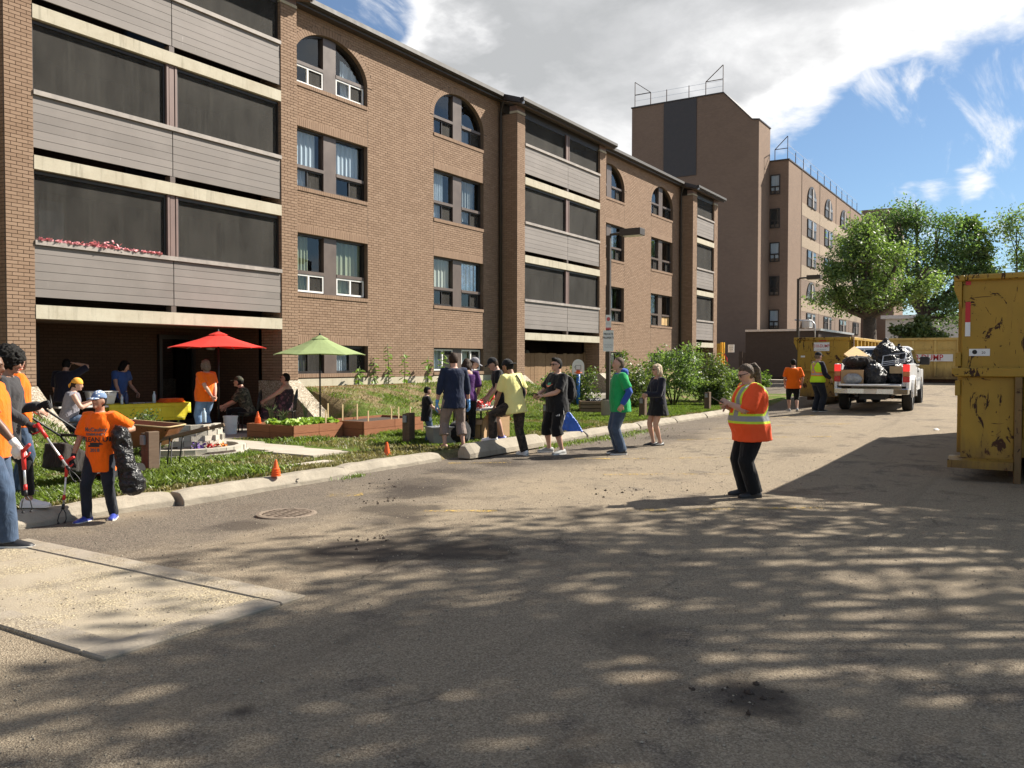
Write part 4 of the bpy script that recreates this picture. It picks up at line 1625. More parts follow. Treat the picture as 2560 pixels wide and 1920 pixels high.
def guard_posts(label, frames, posts, ends):
    t = thing('roof_guard_line', label, 'guard rail', frames[0][0])
    for (p, q, h) in frames:
        p, q = Vector(p), Vector(q)
        m = MB()
        m.bar(p, p + Vector((0, 0, h)), 0.045)
        m.bar(q, q + Vector((0, 0, h * 0.5)), 0.05)
        m.bar(p + Vector((0, 0, h)), q + Vector((0, 0, h * 0.5)), 0.05)
        m.bar(p + Vector((0, 0, h * 0.5)), q + Vector((0, 0, h * 0.5)), 0.05)
        m.build('end_frame', 'rust', t, world=True)
    for p in posts:
        MB().bar(p, Vector(p) + Vector((0, 0, 1.05)), 0.05).build('post', 'rust', t, world=True)
    for h in (0.55, 1.0):
        MB().bar(Vector(ends[0]) + Vector((0, 0, h)), Vector(ends[1]) + Vector((0, 0, h)), 0.018).build('cable', 'alu', t, world=True)
    return t


guard_posts('rusty guard posts and cables on the roof edge of the blank end wall', [((66.3, 29.7, 22.8), (66.3, 28.3, 22.8), 2.1), ((66.3, 22.2, 22.8), (66.3, 23.6, 22.8), 2.2)],
            [(66.3, 26.9, 22.8), (66.3, 25.0, 22.8)], ((66.3, 29.7, 22.8), (66.3, 22.2, 22.8)))
guard_posts('row of thin guard posts on the long receding roof edge beside the trees', [((69.6, 18.0, 17.7), (69.6, 19.0, 17.7), 1.9)],
            [(71.9 + 2.6 * i, 17.95, 17.7) for i in range(11)], ((69.6, 17.95, 17.9), (98, 17.95, 17.9)))

# low annexe and board fence in front of the tower
M['annexbrick'] = tower_brick('annexe_brick', (0.105, 0.078, 0.062))
ann = thing('low_annexe', 'low dark brick annexe with a flat roof at the foot of the tower block', 'building', (63, 15, 0))
MB().box(58, 69.1, 12.9, 17.7, -0.5, 3.72).build('wall', 'annexbrick', ann, world=True)
MB().box(57.9, 69.1, 12.75, 17.7, 3.722, 3.86).build('flat_roof', 'alu', ann, world=True)
MB().tube([(57.9, 13.1, 2.5), (57.9, 13.1, 4.1), (57.9, 13.3, 4.35), (57.9, 14.4, 4.45)], 0.05, 8).build('vent_pipe', 'alu', ann, smooth=True, world=True)
fen = thing('board_fence', 'dark weathered board fence in the shade of the tower block', 'fence', (63.5, 18, 0.5))
fm = MB().box(-0.03, 0.0, 0, 0.27, 0, 1.9).mesh('board')
for i in range(12):
    o = link('board', fm, 'postwood', fen)
    o.location = (0.02 * rng.uniform(-1, 1), -1.6 + i * 0.29, 0.06 * rng.uniform(-1, 1))
MB().box(0.02, 0.09, -1.6, 1.9, 1.4, 1.5).build('rail', 'postwood', fen)

# grey house beyond the skips
gh = thing('grey_house', 'pale grey low building half hidden behind the trees', 'building', (96, 9, 0))
MB().box(93, 104, 3.5, 14.2, -1, 6.0).build('wall', 'greywall' if 'greywall' in M else 'whiteplastic', gh, world=True)
MB().box(92.6, 104.4, 3.1, 14.6, 6.0, 6.35).build('roof', 'alu', gh, world=True)
for (y0, y1) in ((9.6, 10.9), (12.0, 13.0)):
    f = MB().box(92.93, 92.998, y0, y1, 3.9, 5.1).build('window', 'frame', gh, world=True)
    MB().box(92.90, 92.928, y0 + 0.08, (y0 + y1) / 2 - 0.04, 3.98, 5.02).build('pane', 'glass', f, world=True)
    MB().box(92.90, 92.928, (y0 + y1) / 2 + 0.04, y1 - 0.08, 3.98, 5.02).build('pane', 'glass', f, world=True)

# ------------------------------------------------------------------ vegetation
def np_mesh(name, co, nper):
    """one mesh of separate polygons with nper corners each"""
    n = len(co) // nper
    me = bpy.data.meshes.new(name)
    me.vertices.add(len(co))
    me.vertices.foreach_set('co', np.asarray(co, dtype=np.float32).ravel())
    me.loops.add(len(co))
    me.loops.foreach_set('vertex_index', np.arange(len(co), dtype=np.int32))
    me.polygons.add(n)
    me.polygons.foreach_set('loop_start', np.arange(0, len(co), nper, dtype=np.int32))
    me.update()
    me.validate()
    return me


def leaf_quads(P, size, flat=0.35, seed=0, aspect=0.55):
    g = np.random.default_rng(seed)
    n = len(P)
    nrm = g.normal(size=(n, 3))
    nrm[:, 2] = np.abs(nrm[:, 2]) + flat
    nrm /= np.linalg.norm(nrm, axis=1, keepdims=True)
    a = g.normal(size=(n, 3))
    u = np.cross(nrm, a)
    u /= np.linalg.norm(u, axis=1, keepdims=True)
    w = np.cross(nrm, u)
    s = size * g.uniform(0.6, 1.25, size=(n, 1))
    u, w = u * s, w * s * aspect
    bend = nrm * s * 0.18
    co = np.stack([P - u, P + w * 0.9 - bend * 0.3, P + u - bend, P - w * 0.9 - bend * 0.3], axis=1)
    return co.reshape(-1, 3)


def crown_points(blobs, n, seed, spray=0.35, per=14, shell=False):
    """sprays of leaves spread through overlapping lobes, denser towards their outsides"""
    g = np.random.default_rng(seed)
    vol = np.array([b[1][0] * b[1][1] * b[1][2] for b in blobs]) ** 0.8
    ns = max(1, n // per)
    idx = g.choice(len(blobs), ns, p=vol / vol.sum())
    d = g.normal(size=(ns, 3))
    d /= np.linalg.norm(d, axis=1, keepdims=True)
    r = g.uniform(0.0, 1, size=(ns, 1)) ** 0.42 * g.uniform(0.8, 1.25, size=(ns, 1))
    if shell:
        r = g.uniform(0.25, 1, size=(ns, 1)) ** 0.45 * g.uniform(0.85, 1.12, size=(ns, 1))
    C = np.array([b[0] for b in blobs])[idx]
    S = np.array([b[1] for b in blobs])[idx]
    cen = C + d * r * S
    out = np.repeat(cen, per, axis=0) + g.normal(size=(ns * per, 3)) * spray * np.array([1, 1, 0.6])
    return out


def tree(label, base, blobs, nleaf, lsize, mat='leaf', trunk_r=0.2, trunk_top=None, seed=1, bark='bark', spray=0.35, name='leafy_tree', group=None, lean=(0, 0), clumps=False):
    t = thing(name, label, 'tree', base, 0, group)
    b = Vector(base)
    rr = random.Random(seed)
    top = trunk_top if trunk_top else min(bl[0][2] for bl in blobs)
    tm = MB()
    fork = V(lean[0], lean[1], top - b.z)
    tm.tube([V(0, 0, -0.2), V(0, 0, 0.15), V(0, 0, 0.6), fork * 0.55, fork], [trunk_r * 1.5, trunk_r * 1.25, trunk_r * 1.05, trunk_r * 0.92, trunk_r * 0.8], 10)
    for c, s in blobs:
        e = V(*c) - b
        m = fork.lerp(e, 0.45) + V(rr.uniform(-.3, .3), rr.uniform(-.3, .3), -0.15 * (e - fork).length + .2)
        r0 = trunk_r * rr.uniform(.38, .6)
        tm.tube([fork * 0.9, fork, m, e, e + V(rr.uniform(-.3, .3), rr.uniform(-.3, .3), s[2] * .5)], [r0 * 1.1, r0, r0 * .65, r0 * .35, 0.012], 6)
        for k in range(4):
            q = V(rr.gauss(0, 1), rr.gauss(0, 1), rr.gauss(.3, .8)).normalized()
            q2 = e + V(q.x * s[0], q.y * s[1], q.z * s[2]) * .85
            tm.tube([m.lerp(e, .6), e.lerp(q2, .5) + V(0, 0, .1), q2], [r0 * .3, r0 * .2, 0.008], 5)
    tm.build('trunk', bark, t, smooth=True)
    sub = []
    for c, s in blobs:            # break every lobe into smaller uneven clumps
        for k in range(5):
            d = V(rr.gauss(0, 1), rr.gauss(0, 1), rr.gauss(0, 1)).normalized()
            q = rr.uniform(.30, .52) if clumps else rr.uniform(.35, .75)
            o_ = rr.uniform(.45, .95)
            sub.append(((c[0] + d.x * s[0] * o_, c[1] + d.y * s[1] * o_, c[2] + d.z * s[2] * o_), (s[0] * q, s[1] * q, s[2] * q * .8)))
    P = crown_points(sub, nleaf, seed, spray, 14, clumps) - np.array(base)
    link('crown', np_mesh('crown', leaf_quads(P, lsize, seed=seed), 4), mat, t)
    return t


def lobes(c, R_, n, seed, rz=1.0, rs=(.35, .55)):
    g = random.Random(seed)
    out = []
    for i in range(n):
        a = g.uniform(0, 2 * math.pi)
        h = g.uniform(-1, 1)
        k = math.sqrt(1 - h * h) * g.uniform(.45, .78)
        s = R_ * g.uniform(*rs)
        out.append(((c[0] + R_ * k * math.cos(a), c[1] + R_ * k * math.sin(a), c[2] + R_ * rz * h * .72), (s, s, s * .8)))
    return out


# trees in view past the skips
tA = [((49.1, 8.3, 7.8), (1.3, 1.3, 1.5)), ((48.3, 9.3, 6.9), (1.2, 1.2, 1.1)), ((49.8, 7.2, 6.6), (1.4, 1.3, 1.2)), ((47.8, 10.2, 6.3), (1.0, 1.0, .8)), ((50.3, 6.2, 5.6), (1.2, 1.1, .8)), ((48.6, 9.0, 5.2), (1.3, 1.2, .7)), ((49.4, 7.6, 5.0), (1.2, 1.0, .7)),
      ((49.0, 8.5, 8.9), (.8, .8, .7)), ((48.0, 10.1, 5.2), (.8, .8, .5)), ((50.6, 5.7, 6.3), (.8, .8, .7)), ((48.7, 8.9, 7.9), (.8, .8, .8))]
tree('thick trunked green tree standing in front of the pale banded wing', (49.2, 8.3, 0.7), tA, 16000, .095, 'leaf', .40, 4.0, 3, spray=.30)
tB = [((68, 8.4, 12.6), (1.7, 1.7, 1.6)), ((67.2, 9.6, 11.4), (1.7, 1.7, 1.4)), ((69, 7.0, 11.0), (2.1, 2.1, 1.6)), ((67.3, 9.4, 9.2), (2.0, 2.0, 1.7)), ((69.6, 5.9, 9.2), (1.9, 1.9, 1.5)), ((68.4, 7.8, 8.4), (2.3, 2.3, 1.9)), ((70.0, 5.1, 8.0), (1.6, 1.5, 1.2)), ((68.9, 7.1, 6.3), (2.2, 2.1, 1.4)), ((66.5, 10.7, 11.9), (.9, .9, .8)), ((69.0, 6.6, 4.9), (1.7, 1.7, 1.0)), ((70.3, 4.6, 9.6), (1.0, 1.0, .8))]
tree('tallest dark green tree behind the skips reaching above the roofs', (68.3, 8.0, 0.75), tB, 19000, .12, 'leafdark', .42, 5.0, 5, spray=.40)
tC = [((71.7, 2.3, 10.9), (1.1, 1.1, 1.2)), ((72.5, 1.0, 11.8), (1.5, 1.5, 1.6)), ((72.0, 1.7, 9.0), (1.3, 1.3, 1.2)), ((73.0, .1, 9.5), (1.9, 1.9, 2.0)), ((72.6, .8, 7.2), (1.6, 1.6, 1.2))]
tree('bright green tree at the right edge above the near skip', (72.2, 1.6, 0.75), tC, 10000, .12, 'leaf', .3, 5.5, 8, spray=.40)
tD = [((70.2, 4.9, 11.0), (.7, .7, .7)), ((70.5, 4.4, 9.6), (.6, .6, .8)), ((70.6, 4.2, 8.1), (.8, .8, .6)), ((70.0, 5.2, 11.9), (.5, .5, .5))]
tree('thin sparse tree between the tall tree and the right edge', (70.5, 4.3, 0.75), tD, 3200, .18, 'leaf', .12, 6.0, 9, spray=.35)
tE = [((65.3, 8.9, 3.6), (.9, .9, .8)), ((65.9, 7.8, 3.9), (1.0, 1.0, 1.0)), ((66.5, 6.9, 3.4), (1.0, 1.0, .8)), ((65.7, 8.2, 2.6), (1.3, 1.3, .7))]
tree('small light green tree in front of the grey house', (65.9, 7.9, 0.75), tE, 8000, .15, 'leafshrub', .16, 2.2, 12, spray=.2)
# trees on the near side of the lot that shade it (just outside the frame on the right)
tree('broad tree beside the lot on the right shading the foreground', (15.6, -7.6, 0), lobes((15.1, -5.4, 8.7), 6.0, 22, 21, .62, (.17, .29)), 8500, .115, 'leaf', .30, 4.6, 21, spray=.36, clumps=True)
tree('second tree beside the lot behind the near skip', (22.5, -9.4, 0.1), lobes((20.6, -6.6, 9.2), 4.6, 16, 33, .7, (.18, .30)), 6500, .12, 'leaf', .26, 5.2, 33, spray=.36, clumps=True)
tree('third tree beside the lot on the near right', (9.0, -11.5, 0), lobes((9.5, -10.3, 9.0), 5.0, 14, 44, .65, (.20, .32)), 4500, .13, 'leaf', .28, 5.0, 44, spray=.36, clumps=True)

tree('fourth tree beside the lot nearest the camera on the right', (12.6, -6.4, 0), lobes((13.0, -4.7, 9.2), 3.6, 14, 55, .55, (.18, .30)), 4200, .12, 'leaf', .24, 5.0, 55, spray=.36, clumps=True)


def shrub(label, base, h, w, n, ls, mat, seed, group='shrubs by the building'):
    t = thing('shrub', label, 'shrub', base, 0, group)
    rr = random.Random(seed)
    st = MB()
    bl = []
    for k in range(9):
        a = rr.uniform(0, 6.28)
        q = V(math.cos(a) * w * rr.uniform(.2, .8), math.sin(a) * w * rr.uniform(.2, .8), h * rr.uniform(.45, .92))
        st.tube([V(q.x * .1, q.y * .1, -.05), V(q.x * .5, q.y * .5, q.z * .5), q], [.022, .014, .005], 5)
        bl.append((tuple(q * .85), (w * .38, w * .38, h * .2)))
        bl.append((tuple(V(q.x * .8, q.y * .8, q.z * .42)), (w * .38, w * .38, h * .2)))
    st.build('stems', 'bark', t, smooth=True)
    P = crown_points(bl, n, seed, .09, 8)
    P = P[P[:, 2] > 0.03]
    link('foliage', np_mesh('foliage', leaf_quads(P, ls, .2, seed), 4), mat, t)
    return t


for lab, b_, h, w, n, mat, sd in (('loose reddish tinged shrub beside the toy hoop', (24.6, 12.9, .2), 1.55, .75, 3400, 'leafshrub', 1), ('tall green shrub between the lamp post and the blonde woman', (26.6, 12.0, .15), 2.15, 1.0, 4300, 'leafshrub', 2),
                                  ('big mixed green shrub behind the blonde woman', (29.2, 11.5, .2), 2.25, 1.2, 4800, 'leaf', 3), ('light green shrub nearest the sloping concrete buttress', (31.6, 11.3, .25), 2.15, 1.3, 4800, 'leafshrub', 4),
                                  ('low dark shrub at the kerb end of the shrubs', (29.6, 10.1, .15), 0.95, .7, 2600, 'leafshrub', 5), ('low leafy clump by the last buttress', (41.5, 12.6, .35), 1.0, 1.3, 4200, 'leafbright', 6), ('spreading low clump below the last bay', (38.5, 11.9, .3), 1.15, 1.5, 4600, 'leaf', 7)):
    shrub(lab, b_, h, w, n, .06 if h > 1.2 else .07, mat, sd)
shrub('small flowering bush beside the block planter', (8.75, 12.55, .12), .75, .42, 1500, .035, 'leafshrub', 9, None)

# tall broad leaved plants along the wall
sleaf = np.array([(0, 0, 0), (.07, .07, .012), (.16, .045, 0), (.21, 0, -.03), (.16, -.045, 0), (.07, -.07, .012)])
LME = bpy.data.meshes.new('leaf')
LME.from_pydata([tuple(p) for p in sleaf], [], [(0, 1, 2, 3), (0, 3, 4, 5)])
LME.materials.append(M['leafbright'])
for k, (x, h, lab) in enumerate(((17.55, .55, 'shortest young broad leaved plant at the left of the wall planter'), (18.2, .80, 'broad leaved plant left of the tallest in the wall planter'), (18.8, 1.20, 'tallest broad leaved plant in the wall planter against the bricks'),
                                 (19.5, .95, 'broad leaved plant right of the tallest in the wall planter'), (20.6, .85, 'broad leaved plant under the left half of the basement window'), (21.4, 1.05, 'broad leaved plant in front of the white framed basement window'))):
    t = thing('tall_plant', lab, 'plant', (x, 16.0, .98), k * 1.3, 'tall plants along the wall')
    MB().tube([V(0, 0, -.05), V(.01, .02, h * .5), V(.03, -.01, h)], [.014, .011, .006], 6).build('stem', 'leafshrub', t, smooth=True)
    for i in range(int(9 + h * 9)):
        z = h * (.12 + .88 * (i + .5) / (9 + h * 9))
        o = bpy.data.objects.new('leaf', LME)
        COL.objects.link(o)
        o.parent = t
        o.location = (.02 * z, 0, z)
        sc = rng.uniform(.6, 1.15) * (1.0 if z < h * .85 else .8)
        o.scale = (sc, sc, sc)
        o.rotation_euler = (rng.uniform(-.3, .3), rng.uniform(-.35, .75), i * 2.4 + rng.uniform(-.3, .3))


# grass blades, weeds and straw
def blades(name, pts, hmin, hmax, mat, seed, width=.006):
    g = np.random.default_rng(seed)
    P = np.array(pts)
    n = len(P)
    h = g.uniform(hmin, hmax, (n, 1))
    a = g.uniform(0, 6.283, n)
    d = np.stack([np.cos(a), np.sin(a), np.zeros(n)], 1)
    s = np.stack([-np.sin(a), np.cos(a), np.zeros(n)], 1) * (width * g.uniform(.7, 1.4, (n, 1)))
    ln = g.uniform(.15, .9, (n, 1))
    mid = P + d * h * ln * .35 + np.array([0, 0, 1]) * h * .6
    tip = P + d * h * ln + np.array([0, 0, 1]) * h * g.uniform(.75, 1.0, (n, 1))
    co = np.stack([P - s, P + s, mid + s * .8, tip, mid - s * .8], 1).reshape(-1, 3)
    return tag(link(name, np_mesh(name, co, 5), mat), kind='stuff')


def dryness(x, y):
    v = mnoise.noise(V(x * .55, y * .55, 3)) + .5 * mnoise.noise(V(x * 1.6, y * 1.6, 7))
    z = lawn_z(x, y)
    return v + .28 * smoothstep(.22, .5, z) * (1 if x < 22 else .3) - (.55 if x > 20 else 0) + (.85 if 9.0 < x < 12.3 and y < 10.9 else 0) - (.3 if x < 9 else 0) + .9 * smoothstep(9.3, 9.0, y)


gp, dp = [], []
tries = 230000
for i in range(tries):
    x = 3.0 + 27 * (rng.random() ** 1.6)
    y = 8.95 + 7.0 * (rng.random() ** 1.5)
    if not lawn_keep(x, y) or (8.4 < x < 14.45 and y > 13.6) or (9.9 < x < 11.2 and 10.0 < y < 13.7):
        continue
    if (11.78 < x < 15.2 and 11.86 < y < 13.8) or (y > 15.65 and x > 14.9):
        continue
    if 6.0 < x < 9.7 and 9.34 < y < 9.58:
        continue
    q = dryness(x, y)
    z = lawn_z(x, y) - .005
    if q < .12:
        gp.append((x, y, z))
    elif rng.random() < .45:
        dp.append((x, y, z))
blades('grass', gp, .04, .095, 'grass', 5, .0045)
blades('dry_grass', dp, .03, .08, 'drygrass', 6, .0045)
wp = []
for (cx, cy, r, n) in ((7.35, 10.2, .5, 1500), (6.6, 9.5, .5, 1500), (7.9, 9.3, .5, 900), (12.7, 10.0, .35, 700), (9.4, 12.6, .35, 800), (11.9, 12.3, .5, 900), (17.3, 9.7, .3, 400), (22.0, 9.4, .3, 400), (5.6, 9.2, .5, 900), (13.9, 11.6, .6, 800)):
    for i in range(n):
        x, y = rng.gauss(cx, r * .5), rng.gauss(cy, r * .4)
        if y > 8.98:
            wp.append((x, y, lawn_z(x, y) - .005))
blades('weeds', wp, .05, .14, 'grass', 8, .007)
# tufts growing in the lot along the kerb
tp = []
for (cx, cy, r, n) in ((14.9, 8.3, .35, 500), (17.0, 8.15, .5, 650), (18.7, 8.2, .4, 300), (15.9, 8.25, .3, 300), (9.2, 8.5, .15, 80)):
    for i in range(n):
        x, y = rng.gauss(cx, r), rng.gauss(cy, r * .35)
        if y < 8.6:
            tp.append((x, y, lot_z(x, y)))
blades('lot_weeds', tp, .02, .07, 'grass', 9)


# loose gravel and clods on the lot
def pebbles(name, n, mat, smin, smax, area, seed, clump=None):
    g = np.random.default_rng(seed)
    base = np.array([(1, 0, 0), (0, 1, 0), (-1, 0, 0), (0, -1, 0), (0, 0, .8), (0, 0, -.6)], dtype=float)
    tri = [(0, 1, 4), (1, 2, 4), (2, 3, 4), (3, 0, 4), (1, 0, 5), (2, 1, 5), (3, 2, 5), (0, 3, 5)]
    cos = []
    for i in range(n):
        if clump:
            c = clump[int(g.integers(len(clump)))]
            x, y = g.normal(c[0], c[2]), g.normal(c[1], c[2])
        else:
            k = g.uniform() ** 1.7
            x = area[0] + (area[1] - area[0]) * k
            y = g.uniform(area[2], area[3])
        if y > 8.6 or (2.75 < x < 4.35 and 4.43 < y < 8.1 and not (3.02 < x < 4.1 and y > 4.7)):
            continue
        s = smin + (smax - smin) * g.uniform() ** 3
        z = lot_z(x, y) + s * .25 + .012 * mnoise.noise(V(x * .7, y * .7, 0)) + (.012 if 3.02 < x < 4.1 and 4.7 < y < 8 else 0)
        v = base * s * g.uniform(.6, 1.3, (6, 3))
        a = g.uniform(0, 6.28)
        c_, s_ = math.cos(a), math.sin(a)
        v = v @ np.array([[c_, -s_, 0], [s_, c_, 0], [0, 0, 1]]) + np.array((x, y, z))
        cos.append(v[np.array(tri).ravel()])
    return tag(link(name, np_mesh(name, np.concatenate(cos), 3), mat), kind='stuff')


def pebblemat():
    m, T, b = newmat('loose_gravel')
    r = T.island()
    T.put(b.inputs['Base Color'], T.ramp(T.noise(T.pos(), 70, 2), [(0.3, (0.09, 0.072, 0.055)), (0.5, (0.28, 0.235, 0.17)), (0.75, (0.44, 0.39, 0.30))]))
    b.inputs['Roughness'].default_value = 0.9
    return m


M['pebble'] = pebblemat()
pebbles('loose_gravel', 15000, 'pebble', .003, .012, (1.8, 16, -3.5, 8.5), 3)
pebbles('dirt_clods', 300, 'soil', .005, .024, None, 4, [(6.1, 5.4, .16), (7.9, 6.9, .2), (8.9, 7.6, .25), (10.2, 4.6, .3), (4.21, 1.29, .13), (19.3, 7.9, .4), (15.5, 8.1, .4), (17.6, 7.7, .5)])

# ------------------------------------------------------------------ people

def ik(a, t, l1, l2, pole):
    """middle joint of a two-bone limb"""
    d = t - a
    L = d.length
    mx = (l1 + l2) * 0.998
    if L > mx:
        t = a + d * (mx / L)
        d = t - a
        L = mx
    u = d.normalized()
    x = (l1 * l1 - l2 * l2 + L * L) / (2 * L)
    h = math.sqrt(max(0, l1 * l1 - x * x))
    p = pole - u * pole.dot(u)
    p = p.normalized() if p.length > 1e-6 else u.orthogonal().normalized()
    return a + u * x + p * h, t


def hand_mb(w, d, n, H, side, curl=0.25, sc=1.0):
    """palm, four unequal fingers and a thumb; w wrist, d pointing direction, n back-of-hand normal"""
    mb = MB()
    d = d.normalized()
    n = (n - d * n.dot(d)).normalized()
    s = d.cross(n) * side          # towards the thumb
    u = H * sc
    rings = []
    for t, rw, rh in ((-0.012, .0135, .0105), (0.006, .018, .010), (0.03, .0235, .0095), (0.052, .0235, .0085)):
        c = w + d * (t * u)
        rings.append([c + s * (math.cos(a) * rw * u) + n * (math.sin(a) * rh * u) for a in [2 * math.pi * k / 10 for k in range(10)]])
    mb.loft(rings)
    for i, (o, L) in enumerate(((.017, .046), (.006, .052), (-.005, .048), (-.016, .038))):
        p = w + d * (.048 * u) + s * (o * u)
        pts = [p - d * (.01 * u), p]
        a = 0
        for k, f in enumerate((0.42, 0.32, 0.26)):
            a += curl * (1.1 if k == 0 else 1.35)
            dr = d * math.cos(a) - n * math.sin(a)
            p = p + dr * (L * f * u)
            pts.append(p)
        mb.tube(pts, [.0058 * u, .0062 * u, .0056 * u, .005 * u, .0042 * u], 6)
    p = w + d * (.012 * u) + s * (.014 * u)
    e = (s * 0.75 + d * 0.65 - n * (0.35 + 0.3 * curl)).normalized()
    q = p + e * (.024 * u)
    e2 = (d * 0.9 + s * (0.35 - 0.3 * curl) - n * (0.3 + 0.5 * curl)).normalized()
    r = q + e2 * (.02 * u)
    mb.tube([p - e * (.006 * u), p, q, r, r + e2 * (.013 * u)], [.008 * u, .0085 * u, .0072 * u, .0062 * u, .0048 * u], 6)
    return mb


def person(label, pos, yaw, H=1.72, skin='skin', vox=0.012, girth=1.0, belly=0.0, female=False, lean=0, roll=0, twist=0, hipz=None, hipx=0, hipy=0,
           head=(0, 0), armL=None, armR=None, poleL=None, poleR=None, footL=None, footR=None, toeL=8, toeR=8, pitchL=0, pitchR=0, kneeL=None, kneeR=None,
           shirt=None, sleeve=0.6, hem=-0.05, shirtfit=1.0, neck=0.318, shirt2=None, pants=None, cuff=1.0, pfit=1.0, dress=None, shoes='shoeblack', sole='whiteplastic', shoeh=1.0,
           hair=('short', 'hairbrown'), cap=None, glasses=False, gloveL=None, gloveR=None, curlL=0.3, curlR=0.3, handL=None, handR=None, group=None, barefoot=False, wr=1.0):
    t = thing('person', label, 'person', pos, R(yaw) - math.pi / 2, group)
    vox *= 1.15
    f0, r0, z0 = V(0, 1, 0), V(1, 0, 0), V(0, 0, 1)
    u = V(math.sin(R(roll)), math.sin(R(lean)), math.cos(R(lean)) * math.cos(R(roll))).normalized()
    r = (r0 - u * r0.dot(u)).normalized()
    f = u.cross(r)
    tw = Matrix.Rotation(R(twist), 3, u)
    rs, fs = tw @ r, tw @ f
    G = girth
    hz = hipz if hipz is not None else 0.505 * H
    hip = V(hipx, hipy, hz)
    T = [(-.060, .062, .055, .0), (-.025, .096, .073, -.004), (.02, .099, .074, -.002), (.06, .092, .069, .002), (.11, .085 if female else .088, .066, .004), (.17, .090, .070, .005),
         (.225, .099, .074 if female else .071, .006), (.262, .103, .064, .002), (.298, .078, .050, -.003), (.322, .045, .043, .002)]

    def ringat(tt, rx, ry, fo, add=0.0, k=16, gx=None):
        w = smoothstep(.06, .26, tt)
        rr = r.lerp(rs, w).normalized()
        ff = f.lerp(fs, w).normalized()
        bl = belly * math.exp(-((tt - .07) / .085) ** 2)
        g = 1 + (G - 1) * (1.0 if tt < .3 else 0.3)
        c = hip + u * (tt * H) + ff * ((fo + bl * 0.45) * H)
        ax, ay = rx * H * (g + bl * 1.6) + add, (ry * g + bl * 0.55) * H + add
        out = []
        for i in range(k):
            a = 2 * math.pi * i / k
            ca, sa = math.cos(a), math.sin(a)
            ca = math.copysign(abs(ca) ** 0.93, ca)
            sa = math.copysign(abs(sa) ** 0.93, sa)
            out.append(c + rr * (ca * ax) + ff * (sa * ay))
        return out

    def interp(tt):
        for a, b in zip(T, T[1:]):
            if a[0] <= tt <= b[0]:
                k = (tt - a[0]) / (b[0] - a[0])
                return [a[i] + (b[i] - a[i]) * k for i in range(4)]
        return list(T[0] if tt < T[0][0] else T[-1])
    sw = .108 * H * (1 + (G - 1) * 0.55)
    shc = hip + u * (.283 * H)
    SH = {'L': shc - rs * sw, 'R': shc + rs * sw}
    l1, l2 = .172 * H, .150 * H
    wr_ = {}
    el = {}
    for sd, sg, tgt, pol in (('L', -1, armL, poleL), ('R', 1, armR, poleR)):
        if tgt is None:
            tgt = (sg * (.148 + .05 * (G - 1)) * H + hipx, .03 * H + hipy + math.sin(R(lean)) * .2 * H, hz - .018 * H)
        pol = V(*pol) if pol else V(sg * 0.45, -1.0, -0.15)
        e, w = ik(SH[sd], V(*tgt), l1, l2, pol)
        el[sd], wr_[sd] = e, w
    HJ = {'L': hip - r * (.054 * H * (0.6 + 0.4 * G)) - u * .01 * H, 'R': hip + r * (.054 * H * (0.6 + 0.4 * G)) - u * .01 * H}
    ank, kn = {}, {}
    for sd, sg, ft, kp in (('L', -1, footL, kneeL), ('R', 1, footR, kneeR)):
        if ft is None:
            ft = (sg * .062 * H + hipx, hipy, 0)
        a = V(ft[0], ft[1], ft[2] + .046 * H)
        k, a = ik(HJ[sd], a, .238 * H, .232 * H, V(*kp) if kp else V(sg * 0.12, 1, 0.1))
        kn[sd], ank[sd] = k, a
    hc = hip + u * (.395 * H)
    hc = hc + V(0, 0, 0.012 * H) + fs * (.016 * H)
    hy, hp = head
    hm = Matrix.Rotation(R(hy), 3, 'Z')
    hf = (hm @ V(fs.x, fs.y, 0).normalized())
    hr = hf.cross(z0)
    hf = Matrix.Rotation(R(hp), 3, hr) @ hf
    hu = hr.cross(hf)
    hc = hc + hf * (0.0007 * abs(hp) * H) - V(0, 0, 0.0004 * abs(hp) * H)
    AX = (hr, hf, hu)

    # --- one continuous body
    b = MB()
    b.loft([ringat(*q) for q in T[:-1]] + [ringat(.318, .05, .045, .0)])
    b.tube([hip + u * .29 * H, hip + u * .33 * H, hc - hu * .02 * H - hf * .012 * H], [.040 * H * (0.6 + 0.4 * G), .034 * H * (0.7 + 0.3 * G), .036 * H], 10)

    def headfn(p, q):
        x, y, z = q
        if p[2] < 0.1:
            k = 0.1 - p[2]
            x *= 1 - .26 * k
            if p[1] < 0:
                y *= 1 - .30 * k
            else:
                y *= 1 + .02 * k
        if p[1] > 0.3:
            y *= 0.95
        return [x, y, z]
    b.ellipsoid(hc, .0445 * H * (0.8 + 0.2 * G), .0565 * H, .0685 * H, AX, 16, 12, 0, headfn)
    P = lambda x, y, z: hc + hr * (x * H) + hf * (y * H) + hu * (z * H)
    b.tube([P(0, .047, .012), P(0, .060, -.010), P(0, .060, -.018), P(0, .050, -.022)], [.0045 * H, .0075 * H, .008 * H, .006 * H], 8)
    b.ellipsoid(P(0, .042, -.050), .016 * H, .015 * H, .013 * H, AX, 8, 6)
    b.ellipsoid(P(0, .046, .016), .03 * H, .010 * H, .007 * H, AX, 8, 6)
    for sg in (-1, 1):
        b.ellipsoid(P(sg * .045, -.004, -.004), .006 * H, .013 * H, .018 * H, AX, 8, 6)
    ag = 0.55 + 0.45 * G
